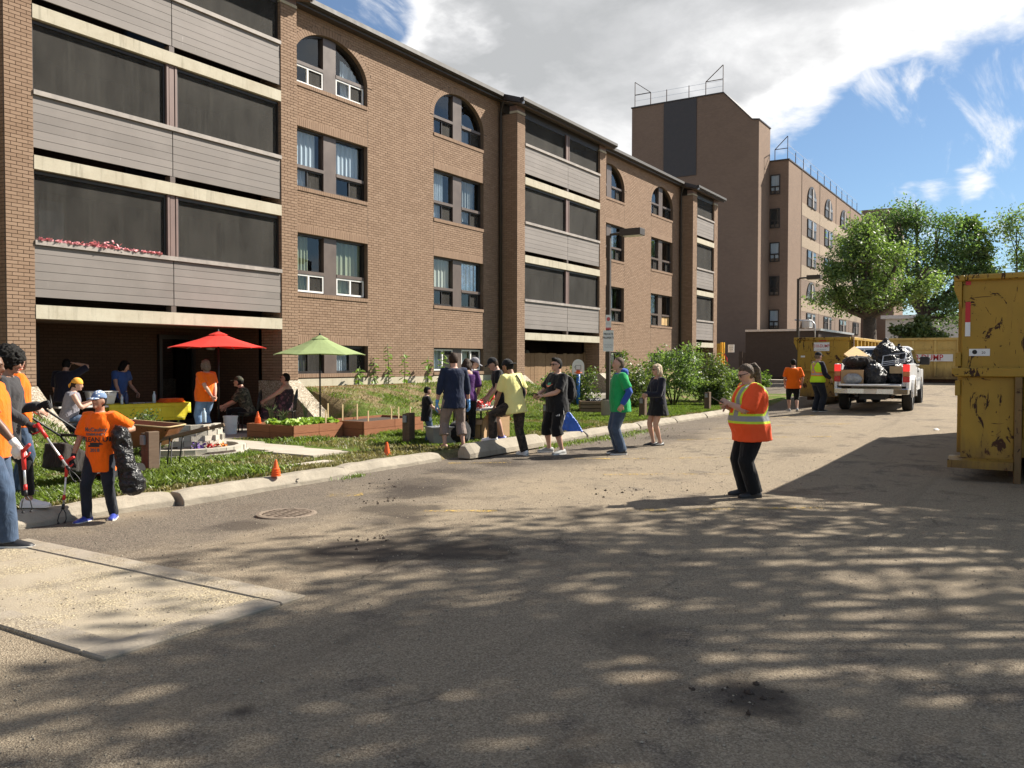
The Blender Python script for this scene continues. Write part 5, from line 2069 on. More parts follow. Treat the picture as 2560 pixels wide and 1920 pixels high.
    for sd in 'LR':
        b.tube([SH[sd] + u * .006 * H, SH[sd].lerp(el[sd], .5), el[sd]], [.031 * H * ag, .0275 * H * ag, .0225 * H * ag], 10)
        b.tube([el[sd], el[sd].lerp(wr_[sd], .35), wr_[sd]], [.0228 * H * ag, .0235 * H * ag, .0155 * H * ag], 10)
        b.tube([HJ[sd], HJ[sd].lerp(kn[sd], .5), kn[sd]], [.056 * H * ag, .046 * H * ag, .0325 * H * ag], 12)
        b.tube([kn[sd], kn[sd].lerp(ank[sd], .35), kn[sd].lerp(ank[sd], .8), ank[sd]], [.032 * H * ag, .0335 * H * ag, .021 * H * ag, .020 * H * ag], 12)
        sg = -1 if sd == 'L' else 1
        ty, pp = (toeL, pitchL) if sd == 'L' else (toeR, pitchR)
        fd = Matrix.Rotation(R(-sg * ty), 3, 'Z') @ f0
        fd = (fd * math.cos(R(pp)) - z0 * math.sin(R(pp)))
        b.tube([ank[sd] + V(0, 0, .01 * H), ank[sd] - V(0, 0, .02 * H) + fd * .03 * H, ank[sd] - V(0, 0, .032 * H) + fd * .085 * H], [.02 * H, .02 * H, .013 * H], 8)
    me = remesh(b, vox, 2)
    # hands join the same mesh
    for sd in 'LR':
        gl = gloveL if sd == 'L' else gloveR
        cu = curlL if sd == 'L' else curlR
        hd = handL if sd == 'L' else handR
        fa = (wr_[sd] - el[sd]).normalized()
        if hd:
            dv, nv = V(*hd[0]), V(*hd[1])
        else:
            dv = fa
            nv = V(-1 if sd == 'L' else 1, 0.1, 0.3)
        hmb = hand_mb(wr_[sd], dv, nv, H, 1 if sd == 'R' else -1, cu, 1.14 if gl else 1.0)
        if gl:
            hmb.tube([wr_[sd] - fa * .03 * H, wr_[sd] + fa * .01 * H], [.0195 * H * ag, .018 * H * ag], 10)
            hmb.build('glove', gl, t, smooth=True)
        else:
            bm = bmesh.new()
            bm.from_mesh(me)
            hme = hmb.mesh('h')
            hme.polygons.foreach_set('use_smooth', [True] * len(hme.polygons))
            bm.from_mesh(hme)
            bm.to_mesh(me)
            bm.free()
            bpy.data.meshes.remove(hme)
    me.polygons.foreach_set('use_smooth', [True] * len(me.polygons))
    link('body', me, skin, t)
    # face
    if not glasses:
        for sg in (-1, 1):
            MB().ellipsoid(P(sg * .0165, .0475, .004), .0062 * H, .003 * H, .0034 * H, AX, 8, 5).build('eye', 'eye', t, smooth=True)
            MB().ellipsoid(P(sg * .0175, .0505, .0165), .0095 * H, .0025 * H, .0022 * H, AX, 8, 5).build('eyebrow', hair[1] if hair else 'hairbrown', t, smooth=True)
    MB().ellipsoid(P(0, .0515, -.0345), .0125 * H, .0035 * H, .0032 * H, AX, 8, 5).build('mouth', 'lip', t, smooth=True)
    if glasses:
        gm = MB()
        for sg in (-1, 1):
            gm.ellipsoid(P(sg * .019, .0535, .004), .0175 * H, .004 * H, .0125 * H, AX, 10, 6)
            gm.bar(P(sg * .036, .048, .009), P(sg * .047, .0, .006), .004 * H)
        gm.bar(P(-.006, .0575, .008), P(.006, .0575, .008), .004 * H)
        gm.build('sunglasses', 'lens', t, smooth=True)
    # --- hair
    if hair:
        st, hmn = hair
        hb = MB()

        def hairfn(line, yb):
            def fn(p, q):
                x, y, z = q
                if z < line * H:
                    k = smoothstep(line, line - .03, z / H)
                    y = y if y < yb * H else y + (yb * H - y) * k
                return [x, y, z]
            return fn
        if st == 'afro':
            hb.ellipsoid(P(0, -.022, .035), .092 * H, .090 * H, .084 * H, AX, 18, 12)
            hb.ellipsoid(P(0, -.045, -.01), .07 * H, .055 * H, .06 * H, AX, 14, 10)
        elif st == 'buzz':
            hb.ellipsoid(P(0, -.008, .006), .0462 * H, .0578 * H, .0675 * H, AX, 18, 14, 0, hairfn(.034, .004))
        else:
            hb.ellipsoid(P(0, -.007, .009), .0500 * H, .0610 * H, .0685 * H, AX, 18, 14, 0, hairfn(.030, .006))
        if st == 'quiff':
            hb.ellipsoid(P(0, .028, .062), .030 * H, .030 * H, .018 * H, AX, 12, 8)
        if st == 'fringe':
            hb.ellipsoid(P(0, .036, .034), .042 * H, .020 * H, .022 * H, AX, 12, 8)
        if st in ('bob', 'long'):
            dz = -.062 if st == 'bob' else -.085
            for sg in (-1, 1):
                hb.tube([P(sg * .043, .012, .03), P(sg * .050, .008, -.01), P(sg * .046, .010, dz)], [.016 * H, .018 * H, .012 * H], 8)
            hb.ellipsoid(P(0, -.030, dz * 0.55), .056 * H, .038 * H, .058 * H, AX, 14, 9)
            hb.ellipsoid(P(0, .030, .050), .038 * H, .024 * H, .014 * H, AX, 12, 8)
        if st == 'pony':
            pq = P(0, -.080, .045)
            pd = lambda b, d: pq - V(hf.x, hf.y, 0).normalized() * (b * H) - V(0, 0, d * H)
            hb.tube([P(0, -.055, .045), pq, pd(.022, .035), pd(.030, .11), pd(.036, .19), pd(.044, .27), pd(.046, .32)], [.016 * H, .020 * H, .024 * H, .024 * H, .020 * H, .013 * H, .004 * H], 10)
        if st == 'bun':
            hb.ellipsoid(P(0, -.06, .035), .028 * H, .025 * H, .028 * H, AX, 10, 8)
        hme = remesh(hb, max(vox * 0.75, 0.008), 2, 0.0)
        amp = .012 if st == 'afro' else .0028
        frq = 42 if st == 'afro' else 55
        displace(hme, lambda p: mnoise.noise(V(p.x * frq, p.y * frq, p.z * (frq if st == 'afro' else frq * 0.25))) * amp * H)
        link('hair', hme, hmn, t)
        if st == 'pony':
            MB().lathe([(.019 * H, -.008), (.022 * H, 0), (.019 * H, .008)], 10, P(0, -.078, .033)).build('hair_tie', 'black', t, smooth=True)
    if cap:
        cm, back, style = cap
        sg = -1 if back else 1
        cb = MB()
        if style == 'bandana':
            cb.ellipsoid(P(0, -.006, .016), .0525 * H, .0635 * H, .066 * H, AX, 18, 12, 0, lambda p, q: [q[0], q[1], max(q[2], -.006 * H + .0 * q[1])])
            cb.tube([P(0, -.06, .01), P(-.01, -.08, -.02), P(-.012, -.08, -.05)], [.012 * H, .016 * H, .006 * H], 8)
        else:
            cb.ellipsoid(P(0, -.004, .018), .0525 * H, .0635 * H, .064 * H, AX, 18, 12, 0, lambda p, q: [q[0], q[1], max(q[2], .001 * H)])
        cme = remesh(cb, max(vox * 0.7, .008), 2)
        link('cap', cme, cm, t)
        if style != 'bandana':
            br = MB()
            rings = []
            for i in range(5):
                k = i / 4
                yb = sg * (.050 + .052 * k)
                ww = .046 * math.sqrt(max(0.05, 1 - (k * 0.93) ** 2.2))
                zz = .020 - .010 * k
                rings.append([P(ww * sx, yb, zz + dz - .006 * abs(sx) ** 2 * 1.0) for sx, dz in ((-1, -.002), (-.5, -.0015), (0, -.001), (.5, -.0015), (1, -.002), (1, .002), (.5, .0035), (0, .004), (-.5, .0035), (-1, .002))])
            br.loft(rings)
            br.build('cap_brim', cm, t, smooth=True)

    # --- clothes
    cl_add = .0105 * H * shirtfit

    def upper(mat, hem_, slv, add, name, nk=neck):
        s = MB()
        ts = [hem_] + [q[0] for q in T if hem_ + .02 < q[0] < nk - .012] + [nk - .006, nk]
        rings = []
        for k, tt in enumerate(ts):
            q = interp(tt)
            if tt < T[0][0] + .001 or tt < -.02:
                q = [tt, .101, .075, -.002]
            if tt >= nk - .007:
                q = [tt, .060 if tt < nk else .044, .048 if tt < nk else .042, .002]
            rings.append(ringat(tt, q[1], q[2], q[3], add * (1.35 if k == 0 else 1.15 if k == 1 else 1) * (0.4 if tt >= nk - .007 else 1)))
        s.loft(rings)
        for sd in 'LR':
            sa = SH[sd] + u * .004 * H
            if slv <= 0:
                continue
            if slv <= 1:
                e = sa.lerp(el[sd], slv)
                s.tube([sa.lerp(shc, .35), sa, sa.lerp(el[sd], slv * .5), e], [.038 * H * ag + add * .3, .0365 * H * ag + add * .5, .0345 * H * ag + add * .6, (.033 if slv < .9 else .029) * H * ag + add * .8], 12)
            else:
                k = slv - 1
                s.tube([sa.lerp(shc, .35), sa, sa.lerp(el[sd], .5), el[sd], el[sd].lerp(wr_[sd], k * .5), el[sd].lerp(wr_[sd], k)], [.038 * H * ag + add * .3, .036 * H * ag + add * .5, .032 * H * ag + add * .6, .0275 * H * ag + add * .6, .026 * H * ag + add * .5, .021 * H * ag + add * .4], 12)
        m = remesh(s, vox, 2, .0055 * wr * (H / 1.7), 8.5)
        return link(name, m, mat, t), m
    out = {'t': t, 'wr': wr_, 'el': el, 'P': P, 'hip': hip, 'u': u, 'f': f, 'r': r, 'fs': fs, 'rs': rs, 'ank': ank, 'H': H, 'hc': hc, 'SH': SH}
    if pants:
        p = MB()
        ad = .009 * H * pfit
        ah = .006 * H
        p.loft([ringat(-.065, .070, .060, 0, ad * .4), ringat(-.03, .097, .074, -.004, ah), ringat(.02, .099, .074, -.002, ah * .8), ringat(.055, .093, .069, .0, ah * .5)])
        for sd in 'LR':
            hj, k_, a_ = HJ[sd], kn[sd], ank[sd] - V(0, 0, .012 * H)
            if cuff > .5:
                c = k_.lerp(a_, (cuff - .5) * 2)
                rk = .034 * H * ag + ad
                ra = (.032 * ag * H if cuff < .85 else .027 * H) + ad * (1.0 if pfit < 1.3 else 1.5)
                p.tube([hj + u * .01 * H, hj.lerp(k_, .5), k_, k_.lerp(c, .5), c], [.059 * H * ag + ad * .6, .049 * H * ag + ad * .8, rk, (rk + ra) / 2, ra], 14)
            else:
                c = hj.lerp(k_, cuff * 2)
                p.tube([hj + u * .01 * H, hj.lerp(c, .5), c], [.059 * H * ag + ad * .6, .054 * H * ag + ad, .050 * H * ag + ad * 1.3], 14)
        m = remesh(p, vox, 2, .0055 * wr * (H / 1.7), 8.5)
        out['pants'] = link('trousers' if cuff > .8 else 'shorts', m, pants, t)
        out['pants_me'] = m
    if dress:
        s = MB()
        dm, dh = dress
        s.loft([ringat(dh, .105, .088, 0, cl_add * 2.2), ringat(dh * .5, .104, .082, 0, cl_add * 1.6), ringat(.0, .100, .075, 0, cl_add), ringat(.08, .088, .068, .003, cl_add)])
        if hipz is not None and hipz < .45 * H:
            s = MB()
            s.loft([ringat(-.03, .10, .078, 0, cl_add), ringat(.08, .09, .07, .003, cl_add)])
            for sd in 'LR':
                s.tube([HJ[sd], kn[sd], kn[sd].lerp(ank[sd], .45)], [.075 * H * ag, .062 * H * ag, .07 * H * ag], 12)
            mid = (kn['L'] + kn['R']) / 2
            s.tube([hip, mid, mid.lerp((ank['L'] + ank['R']) / 2, .45)], [.07 * H, .065 * H, .07 * H], 12)
        link('skirt', remesh(s, vox, 2, .007, 7), dm, t)
    if shirt:
        out['shirt'], out['shirt_me'] = upper(shirt, hem, sleeve, cl_add, 'shirt')
    if shirt2:
        mm, hm2, sl2, ad2 = shirt2
        out['shirt2'], out['shirt2_me'] = upper(mm, hm2, sl2, cl_add + ad2 * H, 'vest', neck - .004)
    if not barefoot:
        for sd in 'LR':
            sg = -1 if sd == 'L' else 1
            ty, pp = (toeL, pitchL) if sd == 'L' else (toeR, pitchR)
            fd = Matrix.Rotation(R(-sg * ty), 3, 'Z') @ f0
            sx = fd.cross(z0)
            fd = fd * math.cos(R(pp)) - z0 * math.sin(R(pp))
            fu = sx.cross(fd)
            a = ank[sd] - V(0, 0, .046 * H)
            sh, so = MB(), MB()
            rings, srings = [], []
            for y, w, h in ((-.046, .016, .036), (-.038, .024, .054), (.0, .0265, .062 * shoeh), (.038, .028, .050), (.080, .031, .037), (.112, .028, .029), (.128, .015, .020)):
                c = a + fd * (y * H)
                rings.append([c + sx * (w * H * math.cos(q)) + fu * (H * (.010 + max(0, math.sin(q)) * (h - .010) + min(0, math.sin(q)) * .004)) for q in [2 * math.pi * i / 12 for i in range(12)]])
                w2 = w * 1.06
                srings.append([c + sx * (w2 * H * k1) + fu * (H * k2) for k1, k2 in ((-1, .0), (1, .0), (1, .015), (-1, .015))])
            sh.loft(rings)
            so.loft(srings)
            o = sh.build('shoe', shoes, t, smooth=True)
            so.build('sole', sole, o)
    return out


def wpt(p, v):
    """local point of a person to world"""
    t = p['t']
    return t.location + Matrix.Rotation(t.rotation_euler.z, 3, 'Z') @ Vector(v)


def wdir(p, v):
    return Matrix.Rotation(p['t'].rotation_euler.z, 3, 'Z') @ Vector(v)


M['ORANGE'] = fabric('orange_cotton', (0.92, 0.155, 0.008), 0.06, 0.4)
M['greyhood'] = fabric('charcoal_fleece', (0.045, 0.043, 0.045))
M['denim'] = fabric('blue_denim', (0.055, 0.085, 0.14), 0.35)
M['denimlight'] = fabric('light_denim', (0.17, 0.27, 0.42), 0.25)
M['denimdark'] = fabric('dark_denim', (0.022, 0.026, 0.036), 0.35)
M['blackcloth'] = fabric('black_cotton', (0.014, 0.014, 0.016), 0.25)
M['blackpants'] = fabric('black_trousers', (0.012, 0.012, 0.013), 0.25)
M['navy'] = fabric('navy_cotton', (0.018, 0.026, 0.055), 0.25)
M['navydark'] = fabric('dark_navy_cotton', (0.018, 0.018, 0.032), 0.2)
M['bluecloth'] = fabric('blue_cotton', (0.05, 0.11, 0.32), 0.15)
M['taupe'] = fabric('taupe_cotton', (0.25, 0.195, 0.17), 0.15, 0.5)
M['purple'] = fabric('purple_jersey', (0.085, 0.025, 0.13), 0.15)
M['yellowcloth'] = fabric('pale_yellow_cotton', (0.80, 0.75, 0.30), 0.05)
M['greencloth'] = fabric('green_cotton', (0.02, 0.33, 0.10), 0.1)
M['royalblue'] = fabric('royal_blue_fleece', (0.03, 0.085, 0.36), 0.15)
M['greyvest'] = fabric('grey_quilting', (0.24, 0.23, 0.26), 0.12, 0.9)
M['whiteglove'] = fabric('white_cotton_glove', (0.7, 0.66, 0.63), 0.1)
M['blackglove'] = fabric('dark_work_glove', (0.025, 0.025, 0.027), 0.2)
M['blueglove'] = simple('blue_rubber_glove', (0.10, 0.30, 0.62), 0.35, 0, 0.1, 10)
M['shoeblack'] = simple('black_shoe', (0.018, 0.018, 0.02), 0.5, 0, 0.2, 14)
M['shoewhite'] = simple('white_shoe', (0.72, 0.70, 0.68), 0.55, 0, 0.08, 14)
M['shoeblue'] = simple('blue_shoe', (0.035, 0.055, 0.30), 0.4, 0, 0.4, 18)
M['shoegrey'] = simple('grey_shoe', (0.30, 0.30, 0.29), 0.6, 0, 0.3, 18)
M['shoered'] = simple('red_shoe', (0.45, 0.05, 0.03), 0.5, 0, 0.2, 14)
M['greycap'] = fabric('grey_cap_cloth', (0.26, 0.25, 0.27), 0.1)
M['blackcap'] = fabric('black_cap_cloth', (0.016, 0.016, 0.018), 0.1)


def camo(name, cs):
    m, T, b = newmat(name)
    v = T.obj()
    n = T.noise(v, 13, 3, 0.5, 0.4)
    n2 = T.noise(T.vmath('ADD', v, (5, 3, 1)), 15, 3, 0.5, 0.4)
    c = T.mix(T.math('GREATER_THAN', n, 0.53), cs[0], cs[1])
    c = T.mix(T.math('GREATER_THAN', n2, 0.58), c, cs[2])
    T.put(b.inputs['Base Color'], c)
    b.inputs['Roughness'].default_value = 0.9
    return m


M['camo'] = camo('camouflage_cotton', ((0.055, 0.058, 0.035), (0.022, 0.022, 0.016), (0.13, 0.12, 0.08)))
M['camodark'] = camo('dark_camouflage', ((0.030, 0.024, 0.018), (0.012, 0.010, 0.008), (0.055, 0.04, 0.03)))
M['flower'] = camo('dark_floral_print', ((0.030, 0.016, 0.022), (0.045, 0.022, 0.030), (0.15, 0.06, 0.075)))


def polka():
    m, T, b = newmat('polka_dot_denim')
    v = T.obj()
    d = T.voro(v, 30)
    c = T.mix(T.mr(d, 0.26, 0.30, 1, 0), (0.13, 0.20, 0.33), (0.75, 0.75, 0.75))
    T.put(b.inputs['Base Color'], c)
    b.inputs['Roughness'].default_value = 0.85
    return m


M['polka'] = polka()


def bandana():
    m, T, b = newmat('orange_bandana')
    v = T.obj()
    d = T.voro(v, 70)
    T.put(b.inputs['Base Color'], T.mix(T.mr(d, 0.2, 0.35, 0.6, 0), (0.85, 0.36, 0.03), (0.8, 0.62, 0.35)))
    b.inputs['Roughness'].default_value = 0.85
    return m


M['bandana'] = bandana()


def hivis(name, base, zb, hw, yc, zx, grey=(0.30, 0.30, 0.30), edge=(0.62, 0.78, 0.04), cross=1.0, strap=0.12):
    """fabric with a printed reflective band round the waist, a cross at the back and straps at the front"""
    m, T, b = newmat(name)
    v = T.obj()
    x, y, z = T.sep(v)
    y2 = T.math('SUBTRACT', y, yc)
    ang = T.math('ARCTAN2', x, T.math('MULTIPLY', y2, -1.0))       # 0 at the back
    arc = T.math('MULTIPLY', ang, 0.19)
    band = T.math('ABSOLUTE', T.math('SUBTRACT', z, zb))
    zz = T.math('SUBTRACT', z, zx)
    d1 = T.math('ABSOLUTE', T.math('ADD', T.math('MULTIPLY', arc, cross), zz))
    d2 = T.math('ABSOLUTE', T.math('SUBTRACT', T.math('MULTIPLY', arc, cross), zz))
    dxb = T.math('MULTIPLY', T.math('MINIMUM', d1, d2), 0.75)
    front = T.math('GREATER_THAN', y2, 0.03)
    ds = T.math('ABSOLUTE', T.math('SUBTRACT', T.math('ABSOLUTE', x), strap))
    dx = T.math('ADD', T.math('MULTIPLY', dxb, T.math('SUBTRACT', 1.0, front)), T.math('MULTIPLY', ds, front))
    dx = T.math('ADD', dx, T.math('MULTIPLY', T.math('LESS_THAN', z, zb), 9.0))
    d = T.math('MINIMUM', band, dx)
    c = T.mix(T.math('LESS_THAN', d, hw), base, edge)
    c = T.mix(T.math('LESS_THAN', d, hw * 0.52), c, grey)
    T.put(b.inputs['Base Color'], c)
    b.inputs['Roughness'].default_value = 0.75
    w = T.noise(T.scalev(v, (1, 1, 0.45)), 9, 3, 0.55, 0.6)
    bump(T, w, 0.45, 0.04)
    return m


M['hivisorange'] = hivis('high_visibility_orange', (0.90, 0.09, 0.012), 0.985, 0.062, 0.0, 1.19, cross=0.95)
M['hivisyellow'] = hivis('high_visibility_yellow', (0.55, 0.85, 0.02), 1.12, 0.055, 0.0, 1.30, (0.42, 0.36, 0.33), (0.9, 0.19, 0.03), 1.6, 0.1)

# ------------------------------------------------------------------ the crowd, each in the photo's pose
def grabber(label, a, b, mat='redplastic', length=None, jaw=True, group='litter pickers'):
    """litter picker: pistol grip at a, claw at b (world points)"""
    a, b = Vector(a), Vector(b)
    d = (b - a).normalized()
    t = thing('litter_picker', label, 'litter picker', a, 0, group)
    L = (b - a).length
    s = d.cross(V(0, 0, 1)).normalized() if abs(d.z) < .98 else V(1, 0, 0)
    n = s.cross(d)
    MB().tube([d * 0.06, d * (L - 0.16)], 0.011, 8).build('shaft', 'alu', t, smooth=True)
    h = MB()
    h.tube([d * -0.02, d * 0.16], [0.021, 0.018], 8)
    h.tube([d * 0.0, d * -0.03 - n * 0.05, d * -0.05 - n * 0.11], [0.017, 0.017, 0.014], 8)
    h.tube([d * 0.06 - n * 0.015, d * 0.045 - n * 0.07, d * 0.02 - n * 0.11], [0.009, 0.009, 0.008], 6)
    h.build('grip', mat, t, smooth=True)
    MB().tube([d * (L * 0.55), d * (L * 0.55 + 0.05)], 0.016, 8).build('collar', mat, t, smooth=True)
    MB().tube([d * (L - 0.19), d * (L - 0.14)], 0.016, 8).build('collar', 'black', t, smooth=True)
    if jaw:
        for sg in (-1, 1):
            j = MB().tube([d * (L - 0.15), d * (L - 0.09) + s * sg * 0.035, d * (L - 0.03) + s * sg * 0.045, d * L + s * sg * 0.035], 0.005, 6)
            j.ellipsoid(d * L + s * sg * 0.034, .014, .014, .010, None, 8, 6)
            j.build('jaw', 'black', t, smooth=True)
    return t


# dark haired child in the orange clean-up shirt
kid = person('child in a long orange clean up shirt and polka dot cap carrying a black bag', (5.35, 8.53, -0.02), 212, 1.40, 'skintan', 0.011, 0.9, .01,
             head=(-12, 6), armL=(-.27, .10, .95), armR=(.22, .15, .68), curlL=.9, curlR=.8, gloveL='blackglove', gloveR='blackglove', handL=((-.25, .55, -.75), (-1, .1, .3)), handR=((.1, .55, -.8), (1, .1, .3)),
             footL=(-.09, -.10, .0), footR=(.10, .10, .0), toeL=14, toeR=16, shirt='ORANGE', sleeve=.86, hem=-.13, shirtfit=1.55, pants='denimdark', cuff=1.0, shoes='shoeblue', hair=('short', 'hairblack'), cap=('polka', False, 'cap'))
sm_ = kid['shirt_me']
for txt, sz, dz, mt in (('McCauley', .058, .175, 'inkgrey'), ('COMMUNITY', .034, .125, 'inkgrey'), ('CLEAN UP', .066, .07, 'ink'), ('2018', .05, -.04, 'inkgrey')):
    me = text_mesh(txt, sz, 1.0, .0016)
    bm = bmesh.new()
    bm.from_mesh(me)
    bmesh.ops.triangulate(bm, faces=bm.faces)
    bm.to_mesh(me)
    bm.free()
    decal(me, sm_, (0.0, 0, .80 + dz), (-1, 0, 0), (0, 0, 1), 0.5, 'shirt_lettering', mt, kid['t'], .007)
decal(flat_poly([(-.07, -.02), (.05, -.02), (.05, .0), (.085, .005), (.05, .03), (.05, .025), (-.05, .025), (-.05, .0), (-.07, .0)]), sm_, (0, 0, .815), (-1, 0, 0), (0, 0, 1), .5, 'shirt_print', 'ink', kid['t'], .007)
w = wpt(kid, kid['wr']['R'])
grabber('red handled litter picker hanging claw down from the hand of the child in the cap', w + wdir(kid, (.02, .07, -.03)), w + wdir(kid, (.06, .12, -.66)))


def bin_bag(label, loc, prof, rz=0, seed=0, amp=.05, tilt=None, vox=.02):
    b = MB()
    b.lathe(prof, 16)
    me = remesh(b, vox, 1)
    off = V(seed * 3.1, seed * 1.7, seed)
    displace(me, lambda p: mnoise.noise(p * 6 + off) * amp + (1 - abs(mnoise.noise(p * 12 + off)) * 3) * amp * .45)
    o = link('bin_bag', me, 'bag')
    o.location = loc
    o.rotation_euler = tilt if tilt else (0, 0, rz)
    return tag(o, label, 'bin bag')


w = wpt(kid, kid['wr']['L'])
bin_bag('black bin bag dangling half full from the hand of the child in the cap', (w.x + .07, w.y - .07, w.z - .54), [(.03, .62), (.085, .58), (.105, .45), (.09, .30), (.10, .15), (.125, .02), (.12, -.08), (.05, -.13)], seed=1, amp=.026, tilt=(R(-10), R(-8), 0), vox=.014)

# man in orange at the very left edge
lm = person('broad man in orange T shirt and jeans gripping a litter picker at the left edge', (3.99, 8.09, 0.0), -48, 1.80, 'skindark', 0.012, 1.1, .015, lean=0,
            head=(10, -10), armL=(-.25, .02, .90), armR=(.24, .38, .86), curlR=.9, gloveR='whiteglove', gloveL='whiteglove', handR=((.05, .35, -.85), (1, 0, .2)), footL=(-.10, -.06, 0), footR=(.11, .20, 0),
            shirt='ORANGE', sleeve=.85, hem=-.06, shirtfit=1.5, pants='denim', cuff=1.0, pfit=1.7, shoes='shoeblack', hair=('buzz', 'hairblack'))
w = wpt(lm, lm['wr']['R'])
grabber('white shafted litter picker with a red grip held by the man at the left edge', w + wdir(lm, (.03, .07, -.06)), w + wdir(lm, (.10, .12, -.58)))
# curly haired person in grey
cu = person('person with big curly black hair and a charcoal hoodie stepping on the kerb', (4.66, 9.12, 0.13), -45, 1.68, 'skintan', 0.012, 1.0, 0, True, lean=4, head=(-15, -8),
            armL=(-.10, .33, 1.08), armR=(.20, .30, .90), curlL=.5, curlR=.9, gloveL='blackglove', gloveR='blackglove', footL=(-.06, -.22, -.0), footR=(.08, .25, .04), shirt='greyhood', sleeve=1.9, hem=-.08, shirtfit=1.6,
            pants='blackpants', cuff=.92, shoes='shoewhite', hair=('afro', 'hairblack'))
w = wpt(cu, cu['wr']['R'])
grabber('red gripped litter picker angled down in front of the mower bag', w + wdir(cu, (.02, .09, -.01)), w + wdir(cu, (.22, .50, -.56)))
b3 = person('person in an orange T shirt with brown hair standing behind the curly haired person', (5.31, 10.14, 0.13), -20, 1.70, 'skin', 0.014, 1.08, .01, head=(-60, -6), armR=(.22, .20, .98), armL=(-.2, .2, 1.0),
            shirt='ORANGE', sleeve=.7, hem=-.05, shirtfit=1.6, pants='denim', hair=('bob', 'hairmix'))

# under the balcony
bw = person('woman in a blue T shirt leaning over the table with a phone', (11.22, 17.25, 0.1), -78, 1.66, 'skin', 0.014, 1.05, .01, True, lean=14, head=(38, -24), armL=(.0 - .30, .26, .88), armR=(.33, .40, .87), curlR=.6,
            shirt='bluecloth', sleeve=.55, hem=-.05, shirtfit=1.2, pants='denimdark', hair=('bob', 'hairblack'))
bk = person('person in a dark navy top raising an arm in the shade of the patio', (9.75, 16.75, 0.1), 40, 1.66, 'skin', 0.014, 1.1, .01, lean=8, head=(0, -18), armR=(.16, .16, 1.52), poleR=(1, .3, .2), armL=(-.2, .2, .8), shirt='navydark',
            sleeve=.9, hem=-.06, shirtfit=1.5, pants='blackpants', hair=('short', 'hairblack'))
bn = person('person in grey padded vest and orange bandana sitting with an arm on the table', (9.10, 15.55, 0.1), -30, 1.66, 'skin', 0.013, 1.05, .01, lean=12, hipz=.48, head=(-10, -10), armR=(.14, .42, .80), armL=(-.2, .40, .80),
            footL=(-.1, .42, 0), footR=(.12, .45, 0), shirt='greyvest', sleeve=0, hem=-.05, shirtfit=1.7, pants='denim', hair=('short', 'hairbrown'), cap=('bandana', False, 'bandana'))
ow = person('woman with grey bob, orange T shirt and denim capris, hands behind her back', (11.77, 15.0, 0.1), 100, 1.63, 'skin', 0.013, 1.24, .035, True, lean=-2, head=(-4, 0), armL=(-.06, -.21, .84), armR=(.02, -.23, .83), poleL=(-1, -.6, 0), poleR=(1, -.6, 0),
            curlL=.6, curlR=.5, shirt='ORANGE', sleeve=.72, hem=-.055, shirtfit=1.4, pants='denimlight', cuff=.74, pfit=1.3, shoes='shoeblack', hair=('bob', 'hairgrey'), glasses=True)
cs = person('seated person in a camouflage shirt and cap leaning on their knees', (13.02, 15.15, 0.1), 128, 1.68, 'skin', 0.014, 1.0, 0, lean=16, hipz=.46, head=(-5, 4), armL=(-.16, .52, .58), armR=(.10, .50, .55), footL=(-.12, .40, 0), footR=(.12, .42, 0),
            shirt='camo', sleeve=.9, hem=-.05, shirtfit=1.5, pants='blackpants', hair=('short', 'hairblack'), cap=('camo', False, 'cap'))
ss = person('seated woman in a dark floral sundress with dark cropped hair under the green umbrella', (13.72, 14.75, 0.1), 128, 1.68, 'skin', 0.014, 1.36, .04, True, lean=-4, hipz=.50, head=(0, 6), armL=(-.20, .42, .68), armR=(.18, .46, .66), footL=(-.12, .45, 0), footR=(.12, .47, 0),
            shirt='flower', sleeve=0, hem=-.05, neck=.285, shirtfit=1.0, dress=('flower', -.2), hair=('short', 'hairblack'), glasses=True)

# round the tool table
boy = person('small boy in a black T shirt looking up at the litter picker in his hands', (12.78, 9.95, 0.12), -45, 1.10, 'skin', 0.010, 1.0, .01, head=(0, 4), armL=(-.05, .22, .62), armR=(.10, .24, .64), curlL=.9, curlR=.9, shirt='blackcloth', sleeve=.7, hem=-.11, shirtfit=1.7,
             pants='denim', cuff=1.0, shoes='shoered', hair=('fringe', 'hairblack'))
w = wpt(boy, boy['wr']['R'])
grabber('litter picker with a dark blue grip tilted up in the hands of the small boy', w + V(.0, -.05, -.02), w + V(.42, -.22, .58), 'bluegrip' if 'bluegrip' in M else 'royalblue')
nv = person('man in a navy shirt and rolled taupe trousers seen from behind in blue gloves', (12.42, 9.05, 0.11), 52, 1.76, 'skin', 0.013, 1.02, 0, head=(-8, -12), armL=(-.30, .05, .83), armR=(.30, .08, .82), gloveL='blueglove', gloveR='blueglove', footL=(-.17, .0, 0), footR=(.17, -.02, 0),
            shirt='navy', sleeve=1.45, hem=-.09, shirtfit=1.3, pants='taupe', cuff=.78, pfit=1.6, shoes='skin', sole='black', shoeh=.7, hair=('short', 'hairbrown'))
pw_ = person('woman in a purple off the shoulder top leaning on the tool table', (13.52, 9.55, 0.13), 36, 1.66, 'skin', 0.013, 1.06, .01, True, lean=10, head=(-10, -20), armL=(-.36, .12, .94), armR=(.2, .25, .86), poleL=(-1, -.4, .2), shirt='purple', sleeve=.9, hem=-.04, neck=.285, shirtfit=1.2,
             pants='blackpants', cuff=.97, hair=('bob', 'hairbrown'))
gc = person('person in a grey cap bending over the tool table behind the navy shirt man', (14.75, 10.5, 0.14), -50, 1.70, 'skin', 0.014, .95, 0, lean=16, head=(-10, -22), shirt='greyvest', sleeve=.6, pants='blackpants', hair=('short', 'hairbrown'), cap=('greycap', False, 'cap'))
